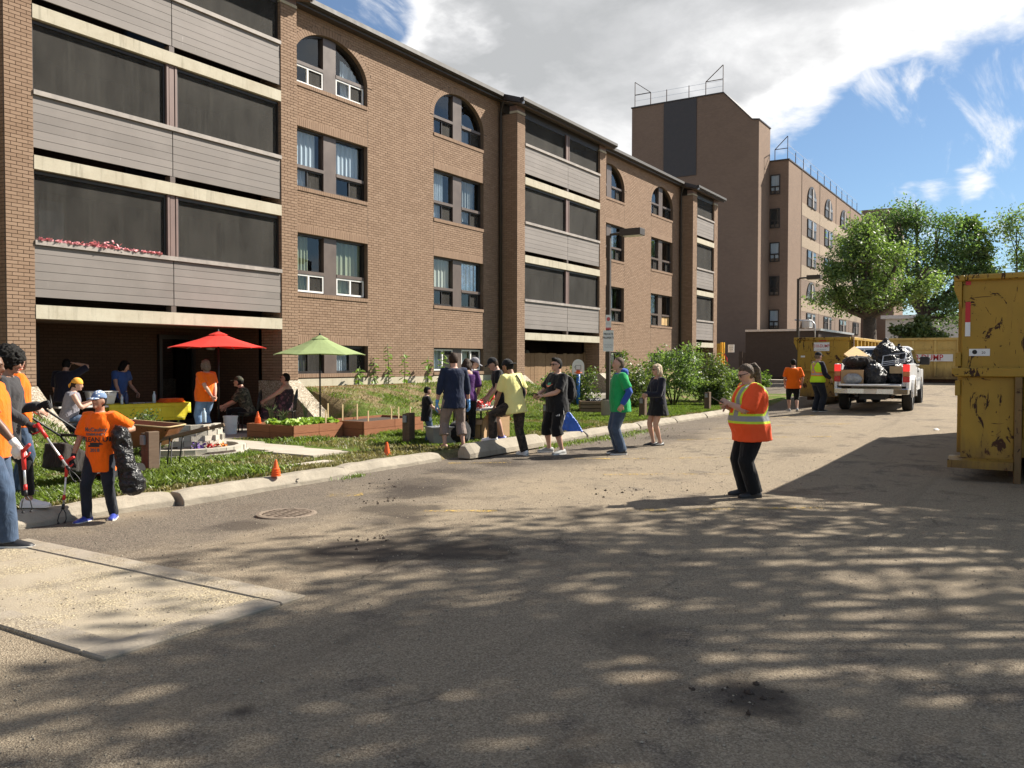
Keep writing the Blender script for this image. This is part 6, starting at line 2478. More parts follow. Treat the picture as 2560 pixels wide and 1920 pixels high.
ye = person('man in pale yellow T shirt and backwards cap with one foot on the wheel stop', (13.05, 8.08, 0.0), 78, 1.77, 'skintan', 0.013, 1.0, 0, lean=9, roll=-3, head=(14, -16), hipx=-.03, hipy=.05, armL=(-.20, .40, .88), armR=(.22, .20, .90), footL=(-.22, .42, .23), footR=(.06, -.10, 0), toeL=30, kneeL=(-.35, 1, .3),
            shirt='yellowcloth', sleeve=.8, hem=-.085, shirtfit=1.6, pants='camodark', cuff=1.0, pfit=1.3, shoes='shoewhite', hair=('short', 'hairblack'), cap=('blackcap', True, 'cap'))
bc = person('person in a black cap and shorts looking down behind the yellow shirt man', (14.2, 9.17, 0.12), 130, 1.70, 'skin', 0.014, .98, 0, lean=12, head=(8, -22), armL=(-.2, .3, .85), armR=(.2, .3, .85), shirt='blackcloth', sleeve=.7, pants='blackpants', cuff=.45, shoes='shoeblue', hair=('short', 'hairbrown'), cap=('blackcap', False, 'cap'))
nk = person('man in black T shirt and knee length shorts wearing sunglasses and a backpack', (13.66, 7.62, 0.0), 150, 1.77, 'skin', 0.013, 1.16, .02, head=(5, 0), armL=(-.06, .34, 1.06), armR=(.12, .36, 1.07), poleL=(-1, -.8, -.4), poleR=(1, -.8, -.4), curlL=.7, curlR=.7, handL=((.5, .8, .1), (-.2, .3, 1)), handR=((-.6, .7, .1), (.2, .3, 1)), footL=(-.20, .02, 0), footR=(.22, .04, 0), toeL=10, toeR=28,
            shirt='blackcloth', sleeve=.82, hem=-.075, shirtfit=1.7, pants='blackpants', cuff=.66, pfit=2.2, shoes='shoegrey', hair=('quiff', 'hairblack'), glasses=True)
# printed tick on the chest and stripe on the shorts
tick = [(-.105, .02), (-.085, -.02), (-.05, -.035), (0, -.025), (.105, .03), (.0, .005), (-.05, -.005), (-.075, .01)]
M['tickpink'] = simple('coral_print', (0.75, 0.25, 0.2), 0.7, 0, 0.1, 9)
M['tickteal'] = simple('teal_print', (0.06, 0.32, 0.26), 0.7, 0, 0.1, 9)
decal(flat_poly(tick), nk['shirt_me'], (-.02, 0, 1.245), (-1, 0, 0), (0, 0, 1), .6, 'chest_print', 'tickpink', nk['t'], .006)
decal(flat_poly([(-.055, .0), (-.03, -.014), (.06, .002), (.06, .045), (-.01, .04)]), nk['shirt_me'], (-.02, 0, 1.255), (-1, 0, 0), (0, 0, 1), .6, 'chest_print', 'tickteal', nk['t'], .009)
decal(flat_poly([(-.022, -.21), (.022, -.21), (.022, .21), (-.022, .21)]), nk['pants_me'], (-.0, .0, .70), (0, -1, 0), (0, 0, 1), .6, 'side_stripe', 'shoewhite', nk['t'], .007)
for k in range(3):
    decal(flat_poly([(-.035 + k * .024, -.02), (-.02 + k * .024, -.02), (-.028 + k * .024 + .004, -.008 + k * .012), (-.038 + k * .024 + .002, -.008 + k * .012)]), nk['pants_me'], (-.14, 0, .72), (-.8, -.6, 0), (0, 0, 1), .6, 'shorts_print', 'shoewhite', nk['t'], .007)
MB().box(-.035, .035, -.006, .006, -.07, .07).build('x', 'black') if False else None
gr = person('man in a green T shirt over a blue hooded top and jeans standing side on', (14.17, 6.60, 0.0), 126, 1.79, 'skin', 0.013, 1.06, .02, lean=1, head=(0, 2), armL=(-.25, .02, .90), armR=(.25, .06, .90), curlL=.6, footL=(-.09, -.02, 0), footR=(.10, .0, 0),
            shirt='royalblue', sleeve=1.95, hem=-.03, shirtfit=1.2, shirt2=('greencloth', -.075, .78, .006), pants='denim', cuff=1.0, pfit=1.7, shoes='shoeblack', hair=('buzz', 'hairmix'))
hd = MB().ellipsoid(V(0, -.055, 1.50), .105, .085, .06, None, 16, 10)
hd.ellipsoid(V(0, -.09, 1.46), .09, .05, .07, None, 14, 9)
link('hood', remesh(hd, .012, 2, .008, 14), 'royalblue', gr['t'])
dk = person('woman with short blonde hair in a black cardigan and dress, hands together', (15.92, 6.60, 0.0), 140, 1.66, 'skin', 0.013, .97, 0, True, head=(0, 0), armL=(-.03, .26, 1.02), armR=(.07, .26, 1.02), poleL=(-1, -.9, -.3), poleR=(1, -.9, -.3), curlL=.7, curlR=.7, footL=(-.055, -.03, 0), footR=(.065, .06, 0), toeL=6, toeR=4,
            shirt='navydark', sleeve=1.9, hem=-.10, neck=.30, shirtfit=1.9, dress=('blackcloth', -.135), shoes='shoeblack', sole='black', shoeh=.55, hair=('bob', 'hairblond'), glasses=True)
hv = person('woman with a long ponytail in an orange reflective shirt looking at her phone', (10.60, 3.15, 0.0), 126, 1.70, 'skin', 0.012, 1.34, .045, True, lean=2, head=(0, -20), armL=(-.10, .33, 1.17), armR=(.06, .30, 1.12), poleL=(-.8, -.6, -1), poleR=(.8, -.6, -1), curlL=.6, curlR=.6, footL=(-.10, -.02, 0), footR=(.11, .03, 0), toeL=6,
            shirt='hivisorange', sleeve=.98, hem=-.09, shirtfit=2.6, pants='blackpants', cuff=1.0, pfit=2.0, shoes='shoeblack', sole='black', hair=('pony', 'hairmix'), glasses=True)


def phone(label, loc, rz, tilt):
    t = thing('phone', label, 'phone', loc, rz)
    t.rotation_euler = (R(tilt), 0, rz)
    bevel(MB().box(-.037, .037, -.076, .076, -.004, .004).build('case', 'black', t), .004)
    MB().box(-.034, .034, -.070, .070, .0042, .0048).build('screen', 'lens', t)
    return t


w = wpt(hv, hv['wr']['L'])
phone('dark phone held up by the woman in the orange reflective shirt', w + wdir(hv, (.03, .13, .04)), hv['t'].rotation_euler.z, 28)
w = wpt(nk, nk['wr']['L'])
phone('dark phone in the hands of the man in sunglasses and black T shirt', w + wdir(nk, (.07, .10, .03)), nk['t'].rotation_euler.z + .5, 15)
w = wpt(bw, bw['wr']['R'])
phone('phone held out over the table by the woman in blue', w + wdir(bw, (.03, .13, .0)), bw['t'].rotation_euler.z + .7, 60)

zf = lot_z(27.1, 6.75)
of = person('person in an orange T shirt and black knee shorts walking away towards the yellow skip', (27.15, 6.78, zf), 24, 1.66, 'skin', 0.018, 1.2, .02, True, head=(0, -6), armR=(.26, .05, .82), armL=(-.24, .12, .84), footL=(-.09, .16, 0), footR=(.09, -.20, .03), pitchR=30, shirt='ORANGE', sleeve=.85, hem=-.07, shirtfit=1.2,
            pants='blackpants', cuff=.62, pfit=1.2, shoes='shoegrey', hair=('bun', 'hairblack'))
hm_ = person('man in a yellow reflective vest and dark cap standing behind the pickup', (26.25, 5.85, lot_z(26.25, 5.85)), -40, 1.80, 'skin', 0.018, 1.08, .02, head=(0, 0), armL=(-.22, .12, .86), armR=(.20, .30, .98), footL=(-.12, 0, 0), footR=(.13, .02, 0), shirt='navydark', sleeve=1.9, hem=-.05, shirtfit=1.4,
             shirt2=('hivisyellow', -.02, 0, .008), pants='denimdark', cuff=1.0, pfit=1.8, shoes='shoeblack', hair=('short', 'hairgrey'), cap=('blackcap', False, 'cap'))

# backpack and crossbody bag
bp = thing('backpack', 'black backpack on the back of the man in sunglasses', 'backpack', wpt(nk, (0, -.25, 1.16)), nk['t'].rotation_euler.z)
pk = MB().ellipsoid(V(0, 0, 0), .16, .10, .24, None, 14, 10)
pk.ellipsoid(V(0, -.07, -.07), .12, .06, .13, None, 12, 8)
link('sack', remesh(pk, .015, 1, .012, 9), 'blackcloth', bp)
for sg in (-1, 1):
    MB().tube([(sg * .12, .06, -.18), (sg * .15, .16, -.16), (sg * .15, .24, .0), (sg * .13, .24, .16), (sg * .12, .14, .27), (sg * .11, .02, .22)], [.014] * 6, 6).build('strap', 'black', bp, smooth=True)
MB().tube([(.08, -.05, -.22), (.10, -.08, -.36), (.13, -.07, -.42)], .01, 6).build('strap_end', 'black', bp, smooth=True)
xb = thing('crossbody_bag', 'slim black crossbody bag slung over the back of the yellow shirt man', 'bag', wpt(ye, (.10, -.05, 1.02)), ye['t'].rotation_euler.z)
bvh = BVHTree.FromPolygons([v.co for v in ye['shirt_me'].vertices], [tuple(p.vertices) for p in ye['shirt_me'].polygons])
pts = []
for k in range(9):
    q = V(-.08 + .26 * k / 8, -.6, 1.50 - .48 * k / 8)
    h_ = bvh.ray_cast(q, V(0, 1, 0), 1.2)
    if h_[0] is not None:
        pts.append(h_[0] + V(0, -.012, 0) - V(.10, -.05, 1.02))
if len(pts) > 2:
    MB().tube(pts, [(.022, .008)] * len(pts), 8).build('strap', 'black', xb, smooth=True)
    e = pts[-1]
    link('pouch', remesh(MB().ellipsoid(e + V(.02, .02, -.04), .05, .05, .12, None, 12, 8), .012, 1, .006, 12), 'blackcloth', xb)

# ------------------------------------------------------------------ yard things
def post(label, loc, rz=0.0):
    t = thing('plug_in_post', label, 'post', loc, rz, 'square wooden posts along the lawn')
    bevel(MB().box(-.085, .085, -.085, -.001, -.2, .59).build('plank', 'postwood', t), .006)
    bevel(MB().box(-.085, .085, .001, .085, -.2, .57).build('plank', 'postwood', t), .006)
    bevel(MB().box(-.13, -.086, -.035, .05, .41, .54).build('outlet_box', 'greyplastic', t), .008)
    return t


for (x, y, lab) in ((7.28, 10.45, 'square timber post with a red smear beside the bin bag'), (12.52, 10.17, 'square timber post left of the small boy and planters'), (17.2, 9.85, 'square timber post behind the man with the backpack'),
                    (21.9, 9.52, 'square timber post between the green shirt man and blonde woman'), (26.8, 9.4, 'square timber post half hidden by the shrubs'), (46.3, 14.6, 'far square timber post past the last buttress')):
    p = post(lab, (x, y, lawn_z(x, y) if x < 40 else .55))
MB().box(-.02, .0872, -.0872, .0, .56, .692).build('paint_smear', 'redfaded' if 'redfaded' in M else 'signred', bpy.data.objects['plug_in_post']) if False else None


def cone(label, loc, h=.2, r=.07, group=None):
    t = thing('traffic_cone', label, 'cone', loc, rng.uniform(0, 6), group)
    MB().lathe([(r, .0), (r, .012), (r * .78, .018), (r * .62, h * .35), (r * .40, h * .7), (r * .2, h), (r * .12, h + .002)], 18).build('body', 'orangeplastic', t, smooth=False)
    return t


for k in range(4):
    cone('small orange cone in the stack on the kerb marked 5', (7.86, 8.62, .165 + k * .028), .13, .065 - k * .004, 'cones stacked on the kerb')
cone('single small orange cone on the grass by the timber post', (10.86, 9.28, lawn_z(10.86, 9.28)), .215, .075)
for k in range(5):
    cone('small orange cone in the stack on the planter corner', (11.86, 13.52, .425 + k * .026), .13, .068 - k * .004, 'cones stacked on the planter')
cone('far orange cone at the foot of the last buttress', (46.2, 15.2, .62), .5, .17)


def planter(label, x0, x1, y0, y1, z0, h, segs):
    t = thing('raised_planter', label, 'planter', ((x0 + x1) / 2, (y0 + y1) / 2, z0), 0, 'stained wooden raised beds')
    cx, cy = (x0 + x1) / 2, (y0 + y1) / 2
    hh = h / 2
    for (a, b, ax) in ((x0, x1, 'f'), (x0, x1, 'k'), (y0, y1, 'l'), (y0, y1, 'r')):
        n = segs[0] if ax in 'fk' else segs[1]
        for i in range(n):
            u, v = a + (b - a) * i / n + .006, a + (b - a) * (i + 1) / n - .006
            for r in range(2):
                za, zb = r * hh + .003, (r + 1) * hh - .003
                if ax in 'fk':
                    yy = y0 if ax == 'f' else y1 - .035
                    o = MB().box(-(v - u) / 2, (v - u) / 2, 0, .035, za, zb).build('plank', 'planter', t)
                    o.location = ((u + v) / 2 - cx, yy - cy + rng.uniform(-.004, .004), 0)
                else:
                    xx = x0 if ax == 'l' else x1 - .035
                    o = MB().box(0, .035, -(v - u) / 2 + .035 * (i == 0), (v - u) / 2 - .035 * (i == n - 1), za, zb).build('plank', 'planter', t)
                    o.location = (xx - cx + rng.uniform(-.004, .004), (u + v) / 2 - cy, 0)
    MB().box(x0 - cx + .036, x1 - cx - .036, y0 - cy + .036, y1 - cy - .036, 0, h - .05).build('soil', 'soil', t)
    return t


planter('raised planter full of lettuces with a cone on its corner', 11.78, 13.14, 12.42, 13.76, .10, .32, (2, 2))
planter('raised planter of bare soil and wooden stakes', 13.19, 15.15, 11.88, 13.1, .12, .32, (2, 1))
wpn = thing('wall_planter', 'long low stained plank planter on the slope against the brick wall', 'planter', (18, 15.9, .9))
for i in range(5):
    x0 = 15.35 + i * 1.06
    o = MB().box(-.52, .52, -.02, .02, -.10, .10).build('plank', 'planter', wpn)
    o.location = (x0 + .53 - 18, 15.74 - 15.9, .03 + rng.uniform(-.005, .005))
for x in (15.4, 15.75, 16.1):
    MB().box(x - .02 - 18, x + .02 - 18, 15.705 - 15.9, 15.718 - 15.9, -.28, .12).build('stake', 'planter', wpn)
MB().box(15.35 - 18, 20.6 - 18, -.13, .38, -.2, .07).build('soil', 'soil', wpn)

for i in range(11):
    x, y = 12.0 + (i % 5) * .24 + rng.uniform(-.03, .03), 12.62 + (i // 5) * .30 + rng.uniform(-.03, .03)
    g = np.random.default_rng(100 + i)
    n = 70
    a = g.uniform(0, 6.28, n)
    r = g.uniform(.03, .14, n)
    P = np.stack([r * np.cos(a), r * np.sin(a), .03 + .10 * g.uniform(0, 1, n) * (1 - r * 3)], 1)
    o = link('lettuce', np_mesh('lettuce', leaf_quads(P, .065, .5, 100 + i, .9), 4), 'lettuce')
    o.location = (x, y, .38)
    tag(o, 'bright green lettuce growing in the front raised planter', 'lettuce', 'lettuces in the raised planter')
for i, (x, y, h) in enumerate(((12.15, 13.45, .5), (12.55, 13.5, .35), (12.95, 13.3, .55), (12.3, 13.3, .3))):
    g = np.random.default_rng(200 + i)
    t = thing('onion_plant', 'upright green onion like plant at the back of the lettuce planter', 'plant', (x, y, .38), 0, 'onion plants')
    m = MB()
    for k in range(14):
        a = g.uniform(0, 6.28)
        m.tube([V(0, 0, 0), V(.06 * math.cos(a), .06 * math.sin(a), h * .6), V(.2 * math.cos(a), .2 * math.sin(a), h * g.uniform(.7, 1))], [.006, .005, .001], 4)
    m.build('blades', 'leafshrub', t)
for i, (x, y, h, lab) in enumerate(((12.75, 12.52, .30, 'front left'), (13.02, 12.72, .42, 'front middle'), (13.45, 12.0, .27, 'front'), (14.1, 12.9, .36, 'back left'), (13.75, 13.0, .36, 'back'), (14.25, 12.05, .28, 'right front'), (14.55, 12.1, .3, 'second right front'), (14.95, 12.1, .28, 'far right'))):
    tag(MB().box(-.018, .018, -.006, .006, -.1, h).build('plant_stake', 'stake'), 'pale wooden plant stake at the ' + lab + ' of the raised planters', 'stake', 'stakes in the raised planters').location = (x, y, .38)

# keyhole planter of concrete blocks
bpn = thing('block_planter', 'curved planter of loose pale concrete blocks beside the wheelbarrow', 'planter', (9.2, 12.1, .10))
bk = MB()
bk.box(-.095, .095, -.06, .06, 0, .085)
bme = bk.mesh('block')
bme.materials.append(M['block'])


def blk(x, y, z, a):
    o = bpy.data.objects.new('block', bme)
    COL.objects.link(o)
    o.parent = bpn
    o.location = (x + rng.uniform(-.008, .008), y + rng.uniform(-.008, .008), z)
    o.rotation_euler = (rng.uniform(-.02, .02), rng.uniform(-.02, .02), a + rng.uniform(-.09, .09))


for c in range(2):
    for i in range(15):
        a = R(195 + i * 11.5 + (c % 2) * 5.7)
        rr_ = .92 - c * .05
        blk(rr_ * math.cos(a), rr_ * .82 * math.sin(a), c * .088, a + math.pi / 2)
for c in range(6):
    for i in range(7 - (c > 4) * 2):
        a = R(205 + i * 23 + (c % 2) * 11)
        rr_ = .46 - .012 * c
        blk(.12 + rr_ * math.cos(a), .12 + rr_ * math.sin(a), c * .088, a + math.pi / 2 + (.25 if c % 2 else 0))
MB().lathe([(.82, .0), (.8, .12), (.3, .16), (0, .17)], 20).build('soil', 'soil', bpn)
for (x, y, z, m_, nm, lab) in ((8.95, 11.63, .30, 'purpleflower', 'purple flowers in the block planter', 'flowers'), (9.15, 11.55, .30, 'redflower', 'red flowers in the block planter', 'flowers'), (9.45, 11.62, .28, 'orangeflower', 'orange flowers in the block planter', 'flowers')):
    col = {'purpleflower': (.12, .05, .3), 'redflower': (.5, .03, .03), 'orangeflower': (.75, .25, .03)}[m_]
    if m_ not in M:
        M[m_] = simple(m_, col, .7, 0, .2, 20)
    g = np.random.default_rng(int(x * 100))
    P = g.normal(size=(40, 3)) * np.array([.06, .05, .035])
    o = link('flower_clump', np_mesh('flower_clump', leaf_quads(P, .03, .5, 1, .9), 4), m_)
    o.location = (x, y, z)
    tag(o, nm, lab)


def bottle(label, loc, h=.24, r=.035, mat='bottle', capm='whiteplastic', group=None):
    t = thing('water_bottle', label, 'bottle', loc, 0, group)
    MB().lathe([(r * .9, 0), (r, .01), (r, h * .62), (r * .92, h * .7), (r * .38, h * .88), (r * .38, h * .94)], 12).build('body', mat, t, smooth=True)
    MB().lathe([(r * .42, h * .94), (r * .42, h)], 10).build('cap', capm, t)
    return t


M['bottle'] = simple('clear_bottle_water', (.45, .55, .62), .15, 0, .15, 30)
M['bluebottle'] = simple('dark_blue_bottle', (.02, .04, .12), .2, 0, .1, 8)
bottle('clear water bottle standing on the block planter', (9.42, 12.05, .64))
# wheelbarrow, handles towards the lot
wb = thing('wheelbarrow', 'rusty orange steel wheelbarrow behind the timber post', 'wheelbarrow', (7.86, 11.28, lawn_z(7.86, 11.28)), R(-60))
tray = MB()
ro, ri = [], []
for (z, x0, x1, w) in ((.32, -.30, .22, .20), (.60, -.52, .42, .33)):
    k = [(x0, -w * .8), (x0 + .08, -w), (x1 - .06, -w), (x1, -w * .8), (x1, w * .8), (x1 - .06, w), (x0 + .08, w), (x0, w * .8)]
    ro.append([V(x, y, z + (.06 if x < 0 and z > .5 else 0)) for x, y in k])
inn = [[V(p.x * .95, p.y * .94, p.z + .012) for p in ro[1]], [V(p.x * .93, p.y * .92, p.z + .015) for p in ro[0]]]
tray.loft([ro[0], ro[1], inn[0], inn[1]])
M['traysteel'] = rusty('rusty_orange_steel', (.30, .11, .05), .6, 2.0)
tray.build('tray', 'traysteel', wb)
rim = MB()
rim.tube([p + V(0, 0, .004) for p in ro[1]] + [ro[1][0] + V(0, 0, .004)], .012, 6)
rim.build('rim', 'stake', wb, smooth=True)
for sg in (-1, 1):
    bevel(MB().bar((-.62, sg * .07, .20), (1.0, sg * .30, .60), .04, .055).build('handle', 'oldwood', wb), .006)
    MB().tube([(.24, sg * .19, .40), (.22, sg * .2, .02), (.34, sg * .2, .015), (.40, sg * .23, .45)], .013, 6).build('leg', 'blackmetal', wb, smooth=True)
whl = MB().tube([(-.70, -.045, .18), (-.70, .045, .18)], .18, 18)
whl.build('wheel', 'rubber', wb, smooth=False)

# lawn mower with its catcher
mw = thing('lawn_mower', 'push lawn mower with a red deck and a slack dark grass bag', 'mower', (6.72, 10.52, lawn_z(6.7, 10.5)), R(17))
dk_ = MB().lathe([(.27, .08), (.28, .14), (.25, .22), (.12, .24)], 18)
dk_.box(-.30, .26, -.24, .24, .09, .19)
M['mowred'] = simple('red_mower_paint', (.52, .03, .03), .35, 0, .1, 6)
bevel(dk_.build('deck', 'mowred', mw), .01)
en = MB().lathe([(.13, .22), (.14, .30), (.12, .36), (.08, .38)], 14)
en.box(-.14, .14, -.12, .12, .22, .30)
en.box(.08, .2, -.06, .06, .24, .34)
en.build('engine', 'blackmetal', mw)
for sx in (-.24, .22):
    for sg in (-1, 1):
        MB().tube([(sx, sg * .26, .10), (sx, sg * .31, .10)], .10, 16).build('wheel', 'rubber', mw)
for sg in (-1, 1):
    MB().tube([(-.20, sg * .20, .20), (-.62, sg * .20, .62), (-1.28, sg * .20, 1.0)], .014, 8).build('handle_bar', 'black', mw, smooth=True)
MB().tube([(-1.28, -.20, 1.0), (-1.28, .20, 1.0)], .016, 8).build('grip_bar', 'black', mw, smooth=True)
MB().tube([(-.60, -.24, .63), (-.60, .24, .63)], .02, 8).build('crossbar', 'black', mw, smooth=True)
bg_ = MB().loft([[V(-.2, -.16, .10), V(-.2, .16, .10), V(-.2, .16, .28), V(-.2, -.16, .28)], [V(-.55, -.18, .13), V(-.55, .18, .13), V(-.55, .18, .42), V(-.55, -.18, .42)], [V(-.98, -.15, .27), V(-.98, .15, .27), V(-.92, .15, .58), V(-.92, -.15, .58)]])
M['grassbag'] = fabric('grass_bag_cloth', (.038, .032, .028), .25, .5)
link('grass_bag', remesh(bg_, .025, 3, .02, 5), 'grassbag', mw)

# long table under the yellow cloth
TBX, TBY, TBR = 10.9, 16.62, math.atan2(-.72, 2.5)
tb = thing('patio_table', 'long folding table on the patio partly under a yellow cloth', 'table', (TBX, TBY, .10), TBR)
bevel(MB().box(-1.30, 1.30, -.37, .37, .62, .66).build('tabletop', 'whiteplastic', tb), .01)
for sx in (-1.1, 1.1):
    for sy in (-.3, .3):
        MB().tube([(sx, sy, 0), (sx, sy, .62)], .015, 6).build('leg', 'blackmetal', tb)


def clothmat():
    m, T, b = newmat('yellow_plastic_cloth')
    v = T.obj()
    s = T.sep(v)
    cr = T.math('MINIMUM', T.math('ABSOLUTE', T.math('SUBTRACT', T.math('FRACT', T.math('MULTIPLY', s[0], 3.6)), .5)), T.math('ABSOLUTE', T.math('SUBTRACT', T.math('FRACT', T.math('MULTIPLY', s[2], 4.2)), .5)))
    T.put(b.inputs['Base Color'], T.ramp(T.noise(v, 5, 3), [(.3, (.66, .56, .02)), (.7, (.78, .67, .03))]))
    b.inputs['Roughness'].default_value = .55
    bump(T, T.math('ADD', T.mr(cr, 0, .03, 1, 0), T.math('MULTIPLY', T.noise(v, 6, 3), .8)), .5, .03)
    return m


M['yellowplastic'] = clothmat()
ctm = MB()
prof = [(.39, .30), (.385, .66), (.38, .672), (0, .673), (-.38, .672), (-.395, .66)]
rings = []
for i in range(25):
    x = -.36 + 1.68 * i / 24
    hang = .33 - .03 * (i / 24) if x < 1.25 else .45
    wv = .012 * math.sin(i * 1.3)
    ring_ = [V(x, p[0], p[1]) for p in prof]
    for k in range(1, 5):
        ring_.append(V(x, -.40 - wv * k / 4 - .02 * k / 4, .66 - (.66 - hang) * k / 4))
    rings.append(ring_)
vs = [p for r_ in rings for p in r_]
nn = len(rings[0])
ctm.add(vs, [(i * nn + k, i * nn + k + 1, (i + 1) * nn + k + 1, (i + 1) * nn + k) for i in range(24) for k in range(nn - 1)])
tc = ctm.build('tablecloth', 'yellowplastic', None, smooth=True)
sd = tc.modifiers.new('thick', 'SOLIDIFY')
sd.thickness = .004
tc.location, tc.rotation_euler = (TBX, TBY, .10), (0, 0, TBR)
tag(tc, 'bright yellow plastic cloth hanging over the front of the patio table', 'tablecloth')


def on_table(x, y, z=.672):
    c, s = math.cos(TBR), math.sin(TBR)
    return (TBX + x * c - y * s, TBY + x * s + y * c, .10 + z)


bn_ = thing('storage_bin', 'white plastic storage bin at the end of the patio table', 'bin', on_table(-.42, -.06, .675), TBR)
b_ = MB().loft([[V(-.22, -.15, 0), V(.22, -.15, 0), V(.22, .15, 0), V(-.22, .15, 0)], [V(-.27, -.19, .25), V(.27, -.19, .25), V(.27, .19, .25), V(-.27, .19, .25)]])
bevel(b_.build('tub', 'whiteplastic', bn_), .015)
bevel(MB().box(-.295, .295, -.21, .21, .252, .275).build('rim', 'whiteplastic', bn_), .008)
for sx in (-.13, .13):
    MB().box(sx - .05, sx + .05, -.225, -.19, .17, .24).build('handle', 'whiteplastic', bn_)
bottle('dark blue drink bottle beside the white bin', on_table(.02, -.28), .27, .04, 'bluebottle', 'greyplastic')
bottle('clear hand gel bottle between the bin and the blue bottle', on_table(-.08, -.31), .2, .028)
bottle('clear water bottle in the middle of the yellow cloth', on_table(.62, -.18), .25, .036)
fs_ = MB()
for k in range(4):
    fs_.box(-.26 + .02 * k, .26 - .015 * k, -.15, .15 - .01 * k, .022 * k, .022 * k + .019)
tag(bevel(fs_.build('folded_shirts', 'ORANGE'), .008), 'pile of folded orange red shirts at the right end of the yellow cloth', 'shirts').location = on_table(1.0, -.1, .675)
M['paper'] = simple('coloured_paper', (.35, .33, .36), .8, 0, .5, 20)
pp_ = MB().box(-.14, .14, -.1, .1, 0, .02).box(.2, .34, -.08, .08, 0, .015)
tag(pp_.build('leaflet_stack', 'paper'), 'stacks of leaflets lying on the yellow cloth', 'leaflets').location = on_table(.25, -.16, .675)

bkt = thing('bucket', 'white plastic bucket with a grey label by the umbrella pole', 'bucket', (12.42, 15.02, .10))
MB().lathe([(.13, 0), (.15, .36), (.16, .36), (.16, .39), (.14, .39), (.125, .05)], 20).build('pail', 'whiteplastic', bkt, smooth=False)
MB().tube([(-.15, 0, .36), (-.12, -.12, .22), (0, -.17, .18), (.12, -.12, .22), (.15, 0, .36)], .004, 5).build('handle', 'alu', bkt)
MB().box(-.09, .09, -.151, -.146, .1, .26).build('label', 'greyplastic', bkt) if False else None


def umbrella(label, loc, ztop, rad, drop, col, polem, tilt=0, cap_up=.012, rz=0.0):
    t = thing('patio_umbrella', label, 'umbrella', loc, rz)
    H = ztop - loc[2]
    m, T, b = newmat('umbrella_cloth')
    T.put(b.inputs['Base Color'], T.ramp(T.noise(T.obj(), 3, 4), [(.3, tuple(c * .88 for c in col)), (.7, col)]))
    b.inputs['Roughness'].default_value = .85
    tl = T.n('ShaderNodeBsdfTranslucent')
    tl.inputs[0].default_value = (*col, 1)
    mx = T.n('ShaderNodeMixShader')
    mx.inputs[0].default_value = .3
    T.l(b.outputs[0], mx.inputs[1])
    T.l(tl.outputs[0], mx.inputs[2])
    T.l(mx.outputs[0], T.out.inputs[0])
    MB().tube([(0, 0, 0), (0, 0, H - .02)], .019, 10).build('pole', polem, t, smooth=True)
    N = 6
    cv = MB()
    pts = []
    rows = [(.10, -.05), (.4, -.42), (.72, -.74), (1.0, -1.0)]
    ring_ = []
    for rr_, zz in rows:
        r2 = []
        for k in range(N * 4):
            a = 2 * math.pi * k / (N * 4) + .2
            f = (k % 4) / 4
            sag = 1 - .10 * math.sin(math.pi * f) * rr_
            r2.append(V(rad * rr_ * math.cos(a) * sag, rad * rr_ * math.sin(a) * sag, H + drop * zz - .02 + .02 * math.sin(math.pi * f) * (rr_ > .9)))
        ring_.append(r2)
    n = N * 4
    low = [p + V(0, 0, -.008) for r2 in ring_ for p in r2]
    upv = [p for r2 in ring_ for p in r2]
    F = []
    for i in range(3):
        for k in range(n):
            F.append((i * n + k, i * n + (k + 1) % n, (i + 1) * n + (k + 1) % n, (i + 1) * n + k))
    cv.add(upv, F)
    cv.add(low, [f[::-1] for f in F])
    c = cv.build('canopy', m, t)
    vt = MB()
    r2 = [V(rad * .20 * math.cos(2 * math.pi * k / N + .2), rad * .20 * math.sin(2 * math.pi * k / N + .2), H - drop * .20 + cap_up) for k in range(N)]
    vt.add(r2 + [V(0, 0, H + .03)], [(k, (k + 1) % N, N) for k in range(N)])
    vt.build('vent_cap', m, c)
    for k in range(N):
        a = 2 * math.pi * k / N + .2
        MB().tube([(rad * .06 * math.cos(a), rad * .06 * math.sin(a), H - .06), (rad * .985 * math.cos(a), rad * .985 * math.sin(a), H - drop - .035)], .007, 5).build('rib', 'alu', t)
    MB().lathe([(.02, H), (.024, H + .03), (.012, H + .07)], 8).build('finial', polem, t)
    return t


umbrella('red patio umbrella standing on the patio beside the yellow table', (12.30, 15.25, .1), 2.29, 1.04, .31, (.80, .05, .035), 'blackmetal', rz=.35)
umbrella('pale green patio umbrella beside the sloping concrete buttress', (13.98, 13.90, .12), 2.24, 1.02, .40, (.36, .45, .20), 'blackmetal', rz=.1)


def chair(label, loc, rz, mat='blackmetal', spindles=True):
    t = thing('patio_chair', label, 'chair', loc, rz)
    bevel(MB().box(-.21, .21, -.21, .21, .42, .45).build('seat', mat, t), .008)
    for sx in (-.18, .18):
        for sy in (-.18, .18):
            MB().tube([(sx, sy, .42), (sx * 1.12, sy * 1.12, 0)], .016, 6).build('leg', mat, t)
    bk_ = MB()
    arc = [V(.22 * math.cos(a), -.20 - .06 * math.sin(a), .45 + .48 * math.sin(a) ** .8) for a in [math.pi * i / 10 for i in range(11)]]
    bk_.tube(arc, .014, 6)
    for k in range(-3, 4):
        x = k * .055
        hgt = .45 + .48 * math.sqrt(max(0, 1 - (x / .22) ** 2)) ** .8
        bk_.tube([(x, -.20, .45), (x, -.255, hgt)], .006, 5)
    bk_.build('backrest', mat, t, smooth=True)
    return t


def behind(p, d):
    v = wdir(p, (0, d, 0))
    return p['t'].location + Vector((v.x, v.y, 0))


for p_, lab in ((ss, 'dark spindle backed chair under the seated woman'), (cs, 'dark chair under the person in camouflage'), (bn, 'dark chair under the person in the bandana')):
    q = behind(p_, -.02)
    chair(lab, (q.x, q.y, .1), p_['t'].rotation_euler.z)
